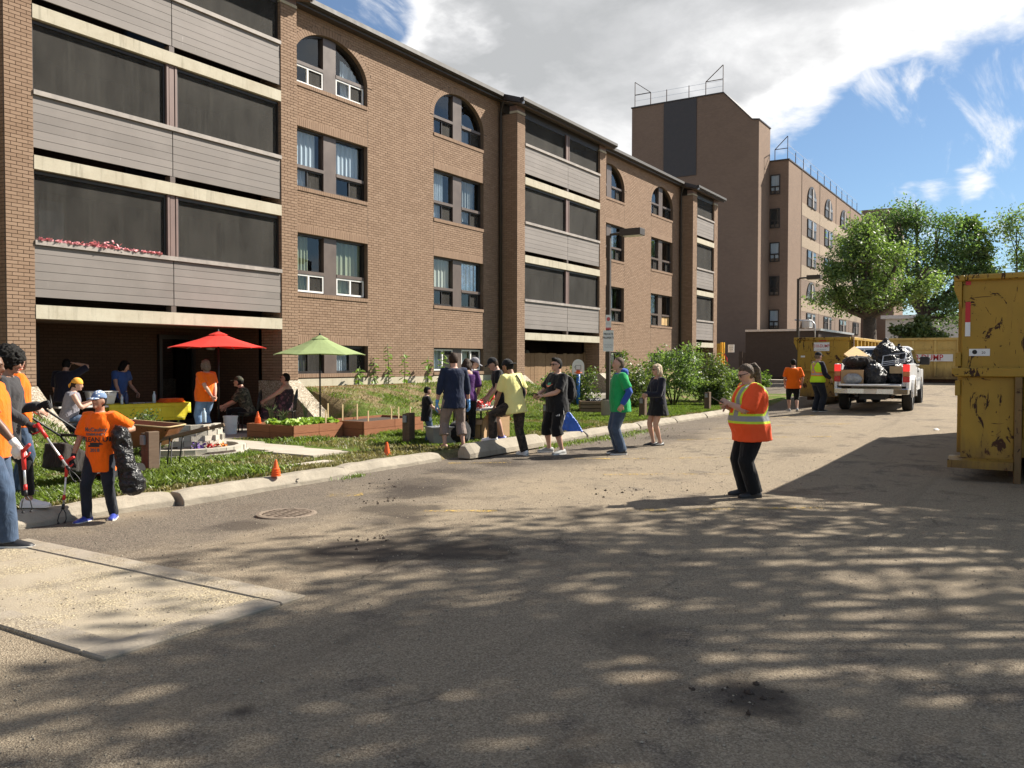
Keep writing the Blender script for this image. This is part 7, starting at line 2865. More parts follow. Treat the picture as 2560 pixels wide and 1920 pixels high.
# tool table
tt_ = thing('folding_table', 'white folding table heaped with red tools by the wheel stop', 'table', (14.35, 9.78, lawn_z(14.3, 9.8)), R(8))
bevel(MB().box(-.75, .75, -.36, .36, .60, .64).build('tabletop', 'whiteplastic', tt_), .012)
for sx in (-.6, .6):
    for sy in (-.3, .3):
        MB().tube([(sx, sy, 0), (sx, sy, .6)], .016, 6).build('leg', 'blackmetal', tt_)
    MB().tube([(sx, -.3, .12), (sx, .3, .12)], .012, 6).build('stretcher', 'blackmetal', tt_)
    MB().tube([(sx, 0, .3), (sx * .4, 0, .6)], .012, 6).build('brace', 'blackmetal', tt_)
zt_ = lawn_z(13.4, 9.6) + .64
for i in range(12):
    a = rng.uniform(-.6, .6) + (math.pi if i % 3 == 0 else 0)
    x, y = 14.05 + rng.uniform(-.3, .4), 9.68 + rng.uniform(-.2, .2)
    z = zt_ + .025 + .022 * (i % 4)
    grabber('red handled litter picker in the heap on the folding table', (x, y, z + .05), (x + .55 * math.cos(a), y + .55 * math.sin(a) * .5, z), group='litter pickers heaped on the folding table')
grabber('litter picker standing up with its red grip above the heap', (14.55, 9.58, zt_ + .22), (14.4, 9.66, zt_ + .03), jaw=False, group=None)
M['mintbag'] = simple('white_green_package', (.55, .68, .55), .4, 0, .3, 6)
b_ = link('glove_packet', remesh(MB().ellipsoid(V(0, 0, .06), .16, .10, .075, None, 12, 8), .02, 1, .012, 14), 'mintbag')
b_.location = (14.45, 9.95, zt_)
tag(b_, 'white and green packet lying on the red tools', 'packet')
to = thing('storage_tote', 'grey plastic tote of bottles at the feet of the small boy', 'tote', (12.85, 9.62, .12), R(-30))
b_ = MB().loft([[V(-.24, -.16, 0), V(.24, -.16, 0), V(.24, .16, 0), V(-.24, .16, 0)], [V(-.28, -.19, .34), V(.28, -.19, .34), V(.28, .19, .34), V(-.28, .19, .34)], [V(-.25, -.17, .34), V(.25, -.17, .34), V(.25, .17, .34), V(-.25, .17, .34)], [V(-.22, -.14, .1), V(.22, -.14, .1), V(.22, .14, .1), V(-.22, .14, .1)]])
b_.build('tub', 'greyplastic', to)
MB().box(-.30, .30, -.205, .205, .325, .345).build('rim', 'greyplastic', to)
for i in range(7):
    o = bottle('plastic water bottle in the grey tote', to.location + V(-.15 + .11 * (i % 4), -.06 + .12 * (i // 4), .13), .24, .034, group='bottles in the grey tote')
bb_ = MB().ellipsoid(V(0, 0, .22), .26, .2, .24, None, 14, 10)
o = link('duffel_bag', remesh(bb_, .025, 1, .025, 7), 'blackcloth')
o.location = (13.1, 9.42, .12)
tag(o, 'black cloth bag on the grass under the folding table', 'bag')


def carton(label, loc, rz, sx, sy, sz, flaps=True):
    t = thing('cardboard_box', label, 'box', loc, rz)
    m = MB()
    th = .006
    for q in ((-sx, sx, -sy, -sy + th), (-sx, sx, sy - th, sy), (-sx, -sx + th, -sy + th, sy - th), (sx - th, sx, -sy + th, sy - th)):
        m.box(q[0], q[1], q[2], q[3], 0, sz)
    m.box(-sx + th, sx - th, -sy + th, sy - th, 0, .01)
    m.build('walls', 'cardboard', t)
    if flaps:
        for sg, ax in ((-1, 'x'), (1, 'x'), (-1, 'y'), (1, 'y')):
            f = MB()
            if ax == 'x':
                f.add([(sg * sx, -sy, sz), (sg * sx, sy, sz), (sg * (sx + .09), sy, sz - .09), (sg * (sx + .09), -sy, sz - .09), (sg * sx, -sy, sz + .005), (sg * sx, sy, sz + .005), (sg * (sx + .09), sy, sz - .085), (sg * (sx + .09), -sy, sz - .085)], [(0, 1, 2, 3), (7, 6, 5, 4)])
            else:
                f.add([(-sx, sg * sy, sz), (sx, sg * sy, sz), (sx, sg * (sy + .05), sz + .08), (-sx, sg * (sy + .05), sz + .08), (-sx, sg * (sy - .005), sz), (sx, sg * (sy - .005), sz), (sx, sg * (sy + .045), sz + .08), (-sx, sg * (sy + .045), sz + .08)], [(0, 1, 2, 3), (7, 6, 5, 4)])
            f.build('flap', 'cardboard', t)
    return t


carton('open brown cardboard box on the grass under the tool table', (13.95, 9.55, .12), R(12), .19, .16, .42)
carton('sunlit cardboard box behind the raised leg of the yellow shirt man', (14.42, 9.40, .12), R(-6), .17, .15, .46)
# blue tarp bag on the kerb
b_ = MB().loft([[V(-.32, -.2, 0), V(.32, -.2, 0), V(.32, .2, 0), V(-.32, .2, 0)], [V(-.22, -.14, .2), V(.2, -.14, .2), V(.2, .14, .2), V(-.22, .14, .2)], [V(-.10, -.05, .46), V(-.02, -.05, .46), V(-.02, .05, .46), V(-.10, .05, .46)]])
M['tarp'] = simple('blue_tarpaulin', (.03, .11, .50), .4, 0, .2, 6, .4, 12)
o = link('tarp_bag', remesh(b_, .02, 0, .03, 5), 'tarp')
o.location = (16.72, 9.0, .14)
o.scale = (.8, .8, .9)
o.rotation_euler = (0, 0, R(-58))
tag(o, 'crumpled blue tarpaulin bag behind the man in sunglasses', 'bag')


# lamp posts
def lamp(label, loc, H, base=True):
    t = thing('lamp_post', label, 'lamp post', loc, 0, 'box headed lamp posts')
    if base:
        bevel(MB().lathe([(.20, -.2), (.20, .47)], 20).build('concrete_base', 'padc', t), .01)
        MB().box(-.12, .12, -.12, .12, .472, .5).build('base_plate', 'blackmetal', t)
    bevel(MB().box(-.055, .055, -.055, .055, .5, H).build('pole', 'pole', t), .008)
    MB().tube([(0, 0, H - .14), (0, -.06, H + .02), (0, -.22, H + .03), (0, -.42, H + .03)], .04, 8).build('arm', 'pole', t, smooth=True)
    hd_ = bevel(MB().box(-.17, .17, -1.02, -.40, H - .06, H + .13).build('lamp_head', 'pole', t), .008)
    MB().box(-.14, .14, -.98, -.5, H - .072, H - .06).build('lens', 'whiteplastic', hd_)
    return t


l1 = lamp('lamp post with two white signs on a round concrete base', (21.98, 10.62, .13), 5.10)
fx = thing('private_property_sign', 'white private property sign on the near lamp post', 'sign', (21.91, 10.58, 0))


def plate(t, z0, z1, w, d=.062):
    """sign plate on the camera side of the post, in the thing's own frame"""
    return MB().box(-w / 2, w / 2, -d - .006, -d, z0, z1).build('plate', 'signwhite', t)


ANG = R(-66)
fx.location = (21.98, 10.62, 0)
fx.rotation_euler = (0, 0, ANG)
plate(fx, 1.965, 2.555, .29, .075)
for txt, s, z in (('PRIVATE', .082, 2.45), ('PROPERTY', .082, 2.345)):
    put_text(txt, s, (0, -.082, z), (1, 0, 0), (0, 0, 1), 'ink', fx, .002, .85, .002)
for txt, s, z in (('UNAUTHORIZED VEHICLES', .024, 2.16), ('WILL BE TAGGED OR TOWED', .024, 2.12), ('AT OWNERS EXPENSE', .024, 2.08)):
    put_text(txt, s, (0, -.082, z), (1, 0, 0), (0, 0, 1), 'inkgrey', fx, .002, .8)
f2 = thing('no_parking_sign', 'narrow white sign with a red octagon above the private property sign', 'sign', (21.98, 10.62, 0), ANG)
plate(f2, 2.575, 2.995, .15, .075)
oc = [(.055 * math.cos(R(22.5 + 45 * k)), .055 * math.sin(R(22.5 + 45 * k))) for k in range(8)]
MB().prism([(x, z + 2.875) for x, z in oc], 'y', -.0855, -.081).build('red_octagon', 'signred', f2)
put_text('STOP', .034, (0, -.0855, 2.875), (1, 0, 0), (0, 0, 1), 'signwhite', f2, .002)
MB().box(-.075, .075, -.0855, -.081, 2.575, 2.635).build('red_band', 'signred', f2)
for z in (2.79, 2.755, 2.72):
    put_text('PERMIT PARKING', .016, (0, -.082, z), (1, 0, 0), (0, 0, 1), 'inkgrey', f2, .002)
put_text('TOW AWAY', .026, (0, -.0855, 2.605), (1, 0, 0), (0, 0, 1), 'signwhite', f2, .002)
lamp('far lamp post behind the yellow skip', (40.95, 10.04, .5), 5.05, False)

# toy hoop, plank crate, fence of the second bay
hp_ = thing('toy_hoop', 'toy basketball hoop on a blue post by the board fence', 'hoop', (24.2, 12.75, .25), R(-62))
M['bluepole'] = simple('blue_plastic', (.03, .16, .55), .45, 0, .1, 5)
MB().tube([(0, 0, 0), (0, 0, 1.1)], .06, 10).build('post', 'bluepole', hp_, smooth=True)
bdp = [(-.19, 1.02), (.19, 1.02), (.19, 1.3)] + [(.19 * math.cos(a), 1.3 + .2 * math.sin(a)) for a in [math.pi * i / 10 for i in range(1, 10)]] + [(-.19, 1.3)]
MB().prism(bdp, 'y', -.12, -.08).build('backboard', 'signwhite', hp_)
for q in ((-.09, .09, 1.17, 1.185), (-.09, .09, 1.30, 1.315), (-.09, -.075, 1.185, 1.30), (.075, .09, 1.185, 1.30)):
    MB().box(q[0], q[1], -.126, -.121, q[2], q[3]).build('print', 'greyplastic', hp_)
MB().tube([V(.11 * math.cos(a), -.24 + .11 * math.sin(a), 1.08) for a in [2 * math.pi * i / 14 for i in range(15)]], .012, 6, cap=False).build('rim', 'orangeplastic', hp_, smooth=True)
MB().box(-.06, .06, -.14, -.12, 1.04, 1.16).build('bracket', 'orangeplastic', hp_)
for (x, h) in ((-.30, .95), (-.16, 1.15)):
    tag(MB().tube([(24.2 + x * .47 + .1, 12.75 - x * .88, .25), (24.2 + x * .47, 12.75 - x * .88 + .05, .25 + h)], .013, 6).build('garden_stake', 'stake'), 'thin pale pole leaning by the toy hoop', 'pole', 'poles by the toy hoop')
cr_ = thing('plank_crate', 'old brown plank crate bed on the grass left of the lamp base', 'crate', (23.3, 11.75, .15), R(-57))
for r_ in range(3):
    for sg in (-1, 1):
        o = bevel(MB().box(-.42, .42, -.02, .02, .01, .105).build('plank', 'oldwood', cr_), .006)
        o.location = (0, sg * .3, r_ * .115)
        o = bevel(MB().box(-.02, .02, -.27, .27, .01, .105).build('plank', 'oldwood', cr_), .006)
        o.location = (sg * .4, 0, r_ * .115)
MB().box(-.37, .37, -.27, .27, 0, .28).build('soil', 'soil', cr_)
bin_bag('flat black bag lying on the old plank crate', (23.3, 11.75, .50), [(.02, .06), (.2, .05), (.26, 0), (.2, -.03), (.02, -.03)], seed=6, amp=.03)
shrub('dark leafy potted plant beside the toy hoop', (23.7, 13.6, .5), .95, .35, 900, .05, 'leafdark', 15, None)
fe = thing('plank_fence', 'brown vertical plank fence closing the second ground floor bay', 'fence', (28.5, 16.2, .42))
fme = MB().box(-.135, .135, 0, .022, 0, 1.56).mesh('board')
for i in range(20):
    o = link('board', fme, 'fencewood', fe)
    o.location = (25.75 + i * .278 - 28.5, rng.uniform(-.006, .006), rng.uniform(-.02, .02))
bevel(MB().box(31.24 - 28.5, 31.36 - 28.5, -.03, .06, 0, 1.62).build('end_post', 'fencewood', fe), .006)
MB().box(25.62 - 28.5, 31.2 - 28.5, .026, .07, 1.2, 1.3).build('rail', 'fencewood', fe)

# yellow gate leaf and notice past the last bay
gt = thing('yellow_gate', 'yellow steel gate post and rusty panel past the last bay', 'gate', (53.7, 17.85, .6))
M['yellowpost'] = simple('yellow_post_paint', (.75, .40, .03), .5, 0, .12, 5)
for dy_ in (-.06, .09):
    MB().box(-.06, .06, dy_ - .055, dy_ + .05, -.2, 2.32).build('post', 'yellowpost', gt)
MB().box(.0, .06, .15, .55, 0, 2.25).build('panel', 'yellowsteel', gt)
MB().tube([(-.08, -.12, 1.6), (-.1, -.3, 1.3), (-.1, -.32, .9), (-.08, -.14, .7)], .035, 6).build('hose_loop', 'redplastic', gt, smooth=True)
nt_ = thing('wall_notice', 'white notice board beside the yellow gate', 'sign', (53.9, 17.5, 0))
MB().box(0, .03, -.32, .08, 2.28, 2.78).build('plate', 'signwhite', nt_)
for txt, z in (('NOTICE', 2.68), ('RESIDENT', 2.57), ('PARKING', 2.47), ('ONLY', 2.37)):
    put_text(txt, .075, (0, -.12, z), (0, -1, 0), (0, 0, 1), 'inkgrey', nt_, .004, .8)

# pink blooms along the balcony rail
M['pink'] = simple('pink_petals', (.78, .36, .38), .7, 0, .3, 40)
for k, x in enumerate((8.66, 8.82, 9.0, 9.17, 9.36, 9.54, 9.70, 10.0, 10.17, 10.36, 10.55, 10.73, 10.92, 11.09)):
    big = k in (6, 7)
    g = np.random.default_rng(300 + k)
    s_ = .10 if big else .036
    P = g.normal(size=(70 if big else 30, 3)) * np.array([s_, .02, s_ * .45])
    P[:, 2] = np.abs(P[:, 2])
    o = link('flower_bunch', np_mesh('flower_bunch', leaf_quads(P, .034, .4, k, .9), 4), 'pink')
    o.location = (x, BY - .02, 3.87)
    tag(o, ('left' if k == 6 else 'right') + ' one of the two big bunches of pink flowers on the balcony rail' if big else 'small tuft of pink flowers in the row on the lower balcony rail', 'flowers', 'big pink bunches on the rail' if big else 'small pink tufts on the rail')
cp_ = MB()
cp_.add([(0, 0, 0), (.16, .02, .03), (.2, .12, .01), (.04, .13, .05), (.09, .07, .07)], [(0, 1, 4), (1, 2, 4), (2, 3, 4), (3, 0, 4), (3, 2, 1, 0)])
tag(cp_.build('paper_scrap', 'signwhite'), 'crumpled white paper scrap on the lot by the near skip', 'litter').location = (21.3, 2.1, .13)

# ------------------------------------------------------------------ yellow skips
M['pillarrust'] = rusty('rust_streaked_steel', (.20, .12, .04), 1.2, 2.0)
sk = thing('waste_skip', 'large scraped yellow skip filling the right edge, in shade', 'skip', (13.8, 0, 0), 0, 'yellow waste skips')
body = MB()
body.box(.04, 8.2, -1.22, 1.10, 1.58, 2.86)
body.box(.04, .10, -1.22, .33, .62, 1.47)
body.box(.10, 8.2, -1.0, 1.06, .34, 1.579)
sb = body.build('steel_body', 'yellowsteel', sk)
bevel(sb, .012)
top = MB()
top.box(-.03, 8.25, 1.06, 1.20, 2.83, 2.92)
top.box(-.03, .10, -1.27, 1.06, 2.84, 2.925)
top.box(-.03, 8.25, -1.30, -1.20, 2.83, 2.92)
bevel(top.build('top_rail', 'yellowsteel', sk), .015)
MB().prism([(1.101, 2.45), (1.101, 2.83), (1.20, 2.83), (1.20, 2.72)], 'x', -.02, .06).build('corner_gusset', 'yellowsteel', sk)
bevel(MB().box(-.09, .039, -1.25, 1.205, 1.475, 1.60).build('cross_beam', 'yellowsteel', sk), .012)
bevel(MB().box(.0, .06, .43, 1.09, .30, 1.474).build('lower_panel', 'yellowsteel', sk), .008)
bevel(MB().box(-.10, .05, .335, .427, -.02, 1.474).build('post', 'pillarrust', sk), .01)
MB().prism([(-.16, .18), (.2, .18), (.2, .33), (-.0, .33), (-.16, .29)], 'y', .43, 1.24).build('skid_plate', 'yellowsteel', sk)
MB().box(.3, 8.0, .35, .5, .05, .33).build('runner', 'rust', sk)
MB().box(.3, 8.0, -.9, -.75, .05, .33).build('runner', 'rust', sk)
for z0, z1 in ((1.62, 1.82), (1.2, 1.42)):
    bevel(MB().box(-.02, .10, 1.101, 1.17, z0, z1).build('hinge_lug', 'yellowsteel', sk), .008)
for z0, z1, m_ in ((2.25, 2.54, 'signred'), (2.05, 2.25, 'signwhite'), (2.78, 2.835, 'signred')):
    MB().box(.030, .0385, .99, 1.055, z0, z1).build('reflective_strip', m_, sk)
for x in [i * .62 + .5 for i in range(12)]:
    bevel(MB().box(x, x + .12, 1.10, 1.18, .34, 2.83).build('side_rib', 'yellowsteel', sk), .01)
stk = MB().box(.031, .0385, .74, 1.0, 1.77, 1.87).build('sticker', 'signwhite', sk)
MB().tube([(.0305, .93, 1.825), (.0285, .93, 1.825)], .032, 12).build('printed_dot', 'ink', stk)
put_text('20', .05, (.031, .82, 1.815), (0, -1, 0), (0, 0, 1), 'ink', stk, .002)


def chip(t, pts, x, mat='rust', w=.02):
    pass


sa = thing('waste_skip', 'yellow skip with a 310-DUMP plate on its scraped front end', 'skip', (31.0, 6.75, .34), 0, 'yellow waste skips')
b_ = MB()
b_.box(.02, 6.3, -.86, .86, .12, 2.12)
bevel(b_.build('steel_body', 'yellowsteel', sa), .015)
t_ = MB().box(-.03, .09, -.92, .98, 2.10, 2.20).box(.09, 6.35, .86, .98, 2.10, 2.20).box(.09, 6.35, -.99, -.86, 2.10, 2.20)
bevel(t_.build('top_rail', 'yellowsteel', sa), .012)
MB().prism([(.861, 1.75), (.861, 2.10), (.98, 2.10), (.98, 2.02)], 'x', -.02, .06).build('corner_gusset', 'yellowsteel', sa)
for k in range(9):
    bevel(MB().box(.18 + k * .70, .32 + k * .70, -.98, -.861, .12, 2.10).build('side_rib', 'yellowsteel', sa), .01)
bevel(MB().box(.10, .24, -1.0, -.981, .1, 2.2).build('corner_post', 'rust', sa), .006)
bevel(MB().box(-.07, .02, -.88, .88, 1.0, 1.08).build('cross_beam', 'yellowsteel', sa), .01)
MB().box(.2, 6.0, .4, .55, 0, .12).build('runner', 'rust', sa)
MB().box(.2, 6.0, -.55, -.4, 0, .12).build('runner', 'rust', sa)
MB().box(.008, .0185, -.22, .30, 1.72, 2.02).build('plate', 'signwhite', sa)
put_text('310-DUMP', .150, (.008, .04, 1.89), (0, -1, 0), (0, 0, 1), 'signred', sa, .004, .76, .001)
put_text('Waste Management Bins', .034, (.008, .04, 1.765), (0, -1, 0), (0, 0, 1), 'inkgrey', sa, .004, .9)
MB().box(.008, .0185, -.12, .12, 2.06, 2.10).build('reflective_strip', 'signred', sa)
MB().box(.008, .0185, .60, .74, 1.50, 1.56).build('sticker', 'signwhite', sa)

sbk = thing('waste_skip', 'long pale yellow skip lying crosswise behind the white pickup', 'skip', (46.0, 2.8, .80), 0, 'yellow waste skips')
b_ = MB().box(.02, 2.3, -4.0, 4.0, .08, 2.0)
bevel(b_.build('steel_body', 'yellowpale', sbk), .015)
t_ = MB().box(-.07, .06, -4.05, 4.05, 1.94, 2.06)
bevel(t_.build('top_rail', 'yellowpale', sbk), .012)
for k in range(9):
    bevel(MB().box(-.07, .019, -4.0 + k * .985, -3.88 + k * .985, .16, 1.93).build('side_rib', 'yellowpale', sbk), .01)
MB().box(-.04, .018, -4.0, 4.0, 1.48, 1.54).build('side_rail', 'yellowpale', sbk)
MB().box(-.06, .018, -4.0, 4.0, .06, .15).build('bottom_rail', 'yellowpale', sbk)
MB().box(.1, .3, -3.8, 3.8, -.1, .06).build('runner', 'rust', sbk)
MB().box(-.085, -.0715, 1.2, 3.75, .92, 1.26).build('plate', 'signwhite', sbk)
put_text('310-DUMP', .40, (-.085, 2.42, 1.09), (0, -1, 0), (0, 0, 1), 'signred', sbk, .004, .88, .006)


# ------------------------------------------------------------------ white pickup
def carpaint(name, col):
    m, T, b = newmat(name)
    v = T.obj()
    dirt = T.mr(T.math('ADD', T.noise(v, 3, 5), T.mr(T.sep(v)[2], .3, 1.0, .3, -.15)), .5, .8, 0, .6)
    T.put(b.inputs['Base Color'], T.mix(dirt, col, (.34, .29, .22)))
    T.put(b.inputs['Roughness'], T.mr(dirt, 0, .6, .3, .75))
    b.inputs['Coat Weight'].default_value = .4
    return m


M['truckwhite'] = carpaint('white_car_paint', (.72, .72, .72))
M['chrome'] = simple('chrome', (.6, .6, .6), .18, .95, .1, 5)
M['taillight'] = simple('tail_light', (.55, .015, .012), .2, 0, .1, 6)
m_, T_, b_ = newmat('lit_brake_light')
b_.inputs['Base Color'].default_value = (.6, .02, .02, 1)
b_.inputs['Emission Color'].default_value = (1, .05, .04, 1)
b_.inputs['Emission Strength'].default_value = 0.35
M['brakelight'] = m_
M['amber'] = simple('amber_lens', (.45, .16, .05), .25, 0, .1, 6)

TZ = lot_z(26.2, 4.2)
tk = thing('pickup_truck', 'white pickup truck loaded with bin bags, its tailgate lowered', 'pickup truck', (25.95, 4.32, TZ), R(3.0))
WR, WX = .40, (1.25, 4.95)


def sidepoly(x0, x1, z0, z1, wheels):
    """lower edge with wheel arches"""
    pts = [(x0, z1), (x0, z0)]
    for wx in wheels:
        for k in range(13):
            a = math.pi - math.pi * k / 12
            pts.append((wx + .52 * math.cos(a), max(z0, .42 + .52 * math.sin(a))))
    pts += [(x1, z0), (x1, z1)]
    return pts


bed = MB()
for sg in (-1, 1):
    bed.prism(sidepoly(.0, 2.28, .62, 1.38, (WX[0],)), 'y', sg * .985, sg * .90)
bed.box(.05, 2.28, -.90, .90, .74, .80)
bed.box(2.20, 2.28, -.90, .90, .80, 1.36)
for sg in (-1, 1):
    bed.box(.05, 2.2, sg * .90 - (.1 if sg > 0 else 0), sg * .90 + (.1 if sg < 0 else 0), .80, 1.0)
bevel(bed.build('cargo_bed', 'truckwhite', tk), .02)
for sg in (-1, 1):
    fl = MB()
    n = 14
    r0, r1 = [], []
    for k in range(n + 1):
        a = math.pi * k / n
        r0.append((WX[0] + .52 * math.cos(a), .42 + .52 * math.sin(a)))
        r1.append((WX[0] + .66 * math.cos(a), .42 + .62 * math.sin(a)))
    for k in range(n):
        fl.prism([r0[k], r0[k + 1], r1[k + 1], r1[k]], 'y', sg * .986, sg * 1.055)
    bevel(fl.build('wheel_flare', 'truckwhite', tk), .01)
cab = MB()
lowp = sidepoly(2.30, 5.75, .55, 1.20, (WX[1],))
cab.prism(lowp, 'y', -.97, .97)
cab.loft([[V(2.30, -.97, 1.20), V(5.75, -.95, 1.12), V(5.75, .95, 1.12), V(2.30, .97, 1.20)], [V(2.31, -.95, 1.33), V(5.6, -.88, 1.22), V(5.6, .88, 1.22), V(2.31, .95, 1.33)]])
cab.loft([[V(2.31, -.94, 1.33), V(4.55, -.94, 1.30), V(4.55, .94, 1.30), V(2.31, .94, 1.33)], [V(2.44, -.80, 1.86), V(3.85, -.78, 1.86), V(3.85, .78, 1.86), V(2.44, .80, 1.86)], [V(2.60, -.72, 1.91), V(3.75, -.70, 1.91), V(3.75, .70, 1.91), V(2.60, .72, 1.91)]])
bevel(cab.build('cab', 'truckwhite', tk), .03, 2)


def gq(a, b, c, d, n, off=.006):
    m = MB()
    p = [V(*q) + V(*n) * off for q in (a, b, c, d)]
    q = [V(*q_) - V(*n) * .01 for q_ in (a, b, c, d)]
    m.loft([p, q])
    return m


gq((2.345, -.78, 1.40), (2.345, .78, 1.40), (2.435, .70, 1.80), (2.435, -.70, 1.80), (-1, 0, .2), .012).build('rear_window', 'autoglass', tk)
for sg in (-1, 1):
    y = lambda z: sg * (.94 - .14 * (z - 1.33) / .53)
    gq((2.46, y(1.38), 1.38), (3.10, y(1.38), 1.38), (3.10, y(1.80), 1.80), (2.54, y(1.80), 1.80), (0, sg, .25), .012).build('side_window', 'autoglass', tk)
    gq((3.18, y(1.36), 1.36), (4.28, y(1.36), 1.36), (3.80, y(1.80), 1.80), (3.18, y(1.80), 1.80), (0, sg, .25), .012).build('side_window', 'autoglass', tk)
    MB().box(3.13, 3.145, sg * .972 - .004, sg * .972 + .004, .6, 1.3).build('door_seam', 'ink', tk)
    MB().box(4.32, 4.335, sg * .972 - .004, sg * .972 + .004, .6, 1.25).build('door_seam', 'ink', tk)
    bevel(MB().box(3.2, 3.4, sg * .985 - .018, sg * .985 + .018, 1.12, 1.17).build('door_handle', 'black', tk), .006)
    mr_ = MB().box(4.0, 4.14, sg * 1.12 - .14, sg * 1.12 + .14, 1.34, 1.60)
    mr_.bar((4.1, sg * .92, 1.36), (4.1, sg * 1.05, 1.42), .05)
    bevel(mr_.build('mirror', 'black', tk), .03)
    tl_ = bevel(MB().box(-.012, .10, sg * .99 - (.17 if sg > 0 else 0), sg * .99 + (.17 if sg < 0 else 0), 1.16, 1.36).build('tail_light', 'brakelight', tk), .01)
    bevel(MB().box(-.012, .10, sg * .99 - (.17 if sg > 0 else 0), sg * .99 + (.17 if sg < 0 else 0), 1.02, 1.157).build('tail_light', 'amber', tk), .01)
    bevel(MB().box(-.012, .10, sg * .99 - (.17 if sg > 0 else 0), sg * .99 + (.17 if sg < 0 else 0), .86, 1.017).build('tail_light', 'taillight', tk), .01)
    MB().box(2.4, 4.3, sg * .965 - .02, sg * .965 + .02, .86, .92).build('side_trim', 'greyplastic', tk)
gq((4.50, -.82, 1.33), (4.50, .82, 1.33), (3.88, .70, 1.82), (3.88, -.70, 1.82), (1, 0, .8), .012).build('windscreen', 'autoglass', tk)
bevel(MB().box(-.52, -.0, -.80, .80, .75, .80).build('tailgate', 'truckwhite', tk), .012)
bp_ = MB()
bp_.loft([[V(-.13, -.97, .52), V(.08, -.99, .52), V(.08, -.99, .68), V(-.13, -.97, .68)], [V(-.2, -.6, .52), V(.08, -.6, .52), V(.08, -.6, .68), V(-.2, -.6, .68)], [V(-.2, .6, .52), V(.08, .6, .52), V(.08, .6, .68), V(-.2, .6, .68)], [V(-.13, .97, .52), V(.08, .99, .52), V(.08, .99, .68), V(-.13, .97, .68)]])
bmp_ = bevel(bp_.build('rear_bumper', 'chrome', tk), .015)
MB().box(-.212, -.202, -.17, .17, .535, .665).build('licence_plate', 'signwhite', bmp_)
put_text('BKX-4172', .075, (-.212, 0, .60), (0, -1, 0), (0, 0, 1), 'inkgrey', bmp_, .003, .8) if False else None
ch_ = MB().box(.1, 5.5, -.45, -.35, .42, .58).box(.1, 5.5, .35, .45, .42, .58)
ch_.tube([(WX[0], -.8, .40), (WX[0], .8, .40)], .05, 8)
ch_.tube([(WX[1], -.8, .40), (WX[1], .8, .40)], .05, 8)
ch_.ellipsoid((WX[0], 0, .38), .16, .16, .16, None, 10, 8)
ch_.box(.3, 1.0, -.35, .35, .35, .55)
ch_.build('chassis', 'blackmetal', tk)
MB().tube([(.0, -.55, .42), (1.0, -.5, .45)], .035, 8).build('exhaust_pipe', 'rust', tk, smooth=True)
for wx in WX:
    for sg in (-1, 1):
        y0, y1 = sg * .72, sg * 1.0
        prof_ = [(.24, 0), (.36, .0), (.40, .04), (.405, .14), (.40, .24), (.36, .28), (.24, .28)]
        w_ = MB()
        n = 26
        w_.loft([[V(wx + r_ * math.cos(2 * math.pi * k / n), y0 + (y1 - y0) * z_ / .28, .405 + r_ * math.sin(2 * math.pi * k / n)) for k in range(n)] for r_, z_ in prof_], 0, False)
        wh = w_.build('wheel', 'rubber', tk, smooth=False)
        rm = MB()
        rm.loft([[V(wx + r_ * math.cos(2 * math.pi * k / n), y0 + (y1 - y0) * z_ / .28, .405 + r_ * math.sin(2 * math.pi * k / n)) for k in range(n)] for r_, z_ in ((.245, .26), (.20, .22), (.08, .24), (.02, .25))], 0, True)
        rm.build('rim', 'alu', wh)
        MB().tube([(wx, y0 + (y1 - y0) * .1, .405), (wx, y0 + (y1 - y0) * .3, .405)], .24, 18).build('brake_drum', 'blackmetal', wh)

# the load
TW = tk.location


def bagprof(w, h):
    return [(w * .3, 0), (w * .9, h * .08), (w, h * .35), (w * .85, h * .7), (w * .4, h * .92), (w * .12, h), (w * .16, h * 1.08)]


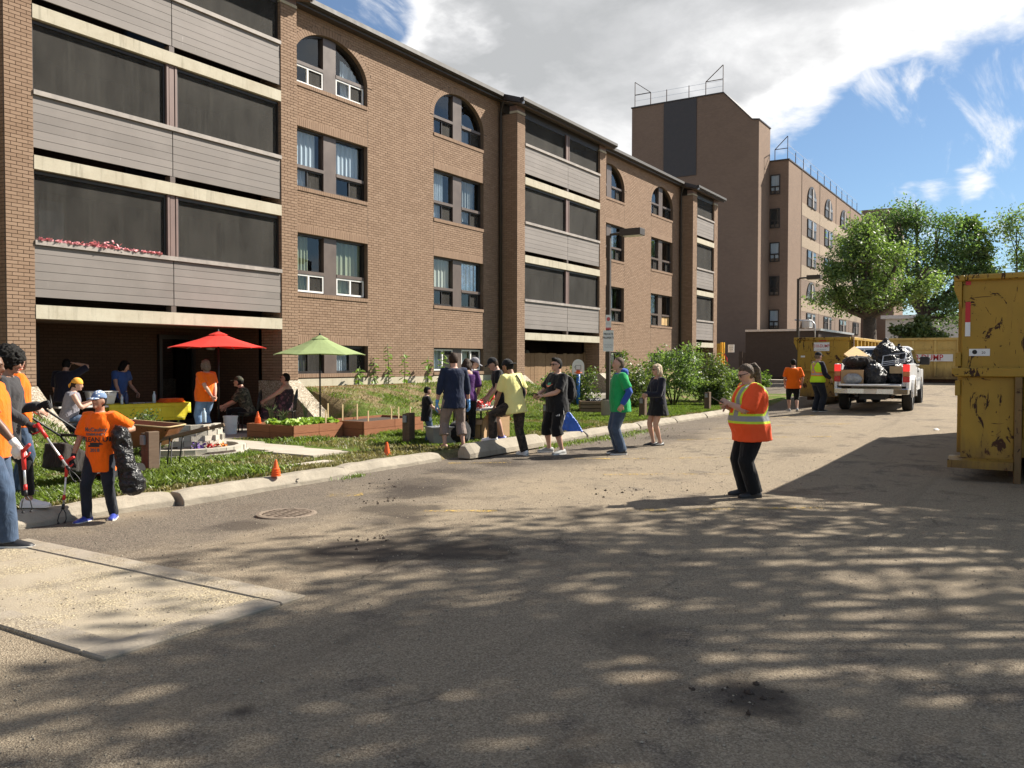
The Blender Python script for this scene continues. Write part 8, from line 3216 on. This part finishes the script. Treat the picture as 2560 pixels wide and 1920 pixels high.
for i, (x, y, z, w, h, lab) in enumerate(((.35, -.02, .80, .34, .62, 'black bin bag at the middle of the open tailgate'), (.75, .52, .95, .36, .62, 'black bin bag against the left side of the load'), (1.45, -.15, 1.1, .40, .95, 'black bin bag on top of the pickup load'),
                                          (1.9, -.45, 1.2, .34, .72, 'black bin bag against the rear window'), (1.6, .5, 1.1, .36, .62, 'black bin bag behind the wooden board'), (1.0, -.5, .82, .36, .62, 'black bin bag low on the right of the load'))):
    bin_bag(lab, TW + V(x, y, z), bagprof(w, h), seed=20 + i, amp=.05, vox=.028)
bd_ = bevel(MB().box(-.62, .62, -.02, .02, -.33, .33).build('wooden_board', 'plywood'), .006)
bd_.location = TW + V(.95, .28, 1.42)
bd_.rotation_euler = (R(64), R(-34), R(88))
tag(bd_, 'flat tan wooden board slanting across the pickup load', 'board')
t_ = carton('torn brown cardboard box at the left of the open tailgate', TW + V(.15, .52, .80), R(4), .16, .30, .40, False)
cr2 = thing('metal_frame', 'dark folding chair frame sticking out of the pickup load', 'chair frame', TW + V(.75, -.45, 1.30))
fr_ = MB()
for p, q in (((0, .35, .0), (.0, -.35, .12)), ((.0, .3, .12), (.1, -.38, .22)), ((0, .3, -.05), (.3, .3, .3)), ((0, -.3, .1), (.3, -.32, .4)), ((.3, .3, .3), (.3, -.32, .4)), ((0, .34, .06), (.0, -.36, .17)), ((-.2, -.3, -.5), (-.2, -.3, .0)), ((-.2, -.38, -.5), (-.1, -.38, .05))):
    fr_.tube([p, q], .014, 6)
fr_.build('tubes', 'alu', cr2)
MB().box(-.12, .05, -.34, .05, -.18, -.02).build('seat', 'black', cr2)
MB().box(-.14, -.12, -.36, .06, -.20, .0).build('seat_edge', 'stake', cr2)
sht = link('plastic_sheet', remesh(MB().ellipsoid(V(0, 0, 0), .3, .42, .16, None, 14, 8), .03, 1, .06, 6), 'grassbag')
sht.location = TW + V(.55, .45, 1.42)
tag(sht, 'grey crumpled plastic sheet over the left of the pickup load', 'sheet')
o = link('white_sack', remesh(MB().ellipsoid(V(0, 0, .14), .18, .26, .15, None, 14, 8), .025, 1, .04, 8), 'shoegrey')
o.location = TW + V(.0, .50, .80)
tag(o, 'crumpled pale sack under the torn cardboard on the tailgate', 'sack')

# overhead wires far right
wr = thing('power_lines', 'thin power lines crossing the sky gap at the far right', 'wires', (101, 8, 11))
for k in range(4):
    MB().bar((0, 14, .5 - k * .45), (3, -30, .2 - k * .45), .04).build('wire', 'black', wr)

bpy.data.scenes.remove(WORK)
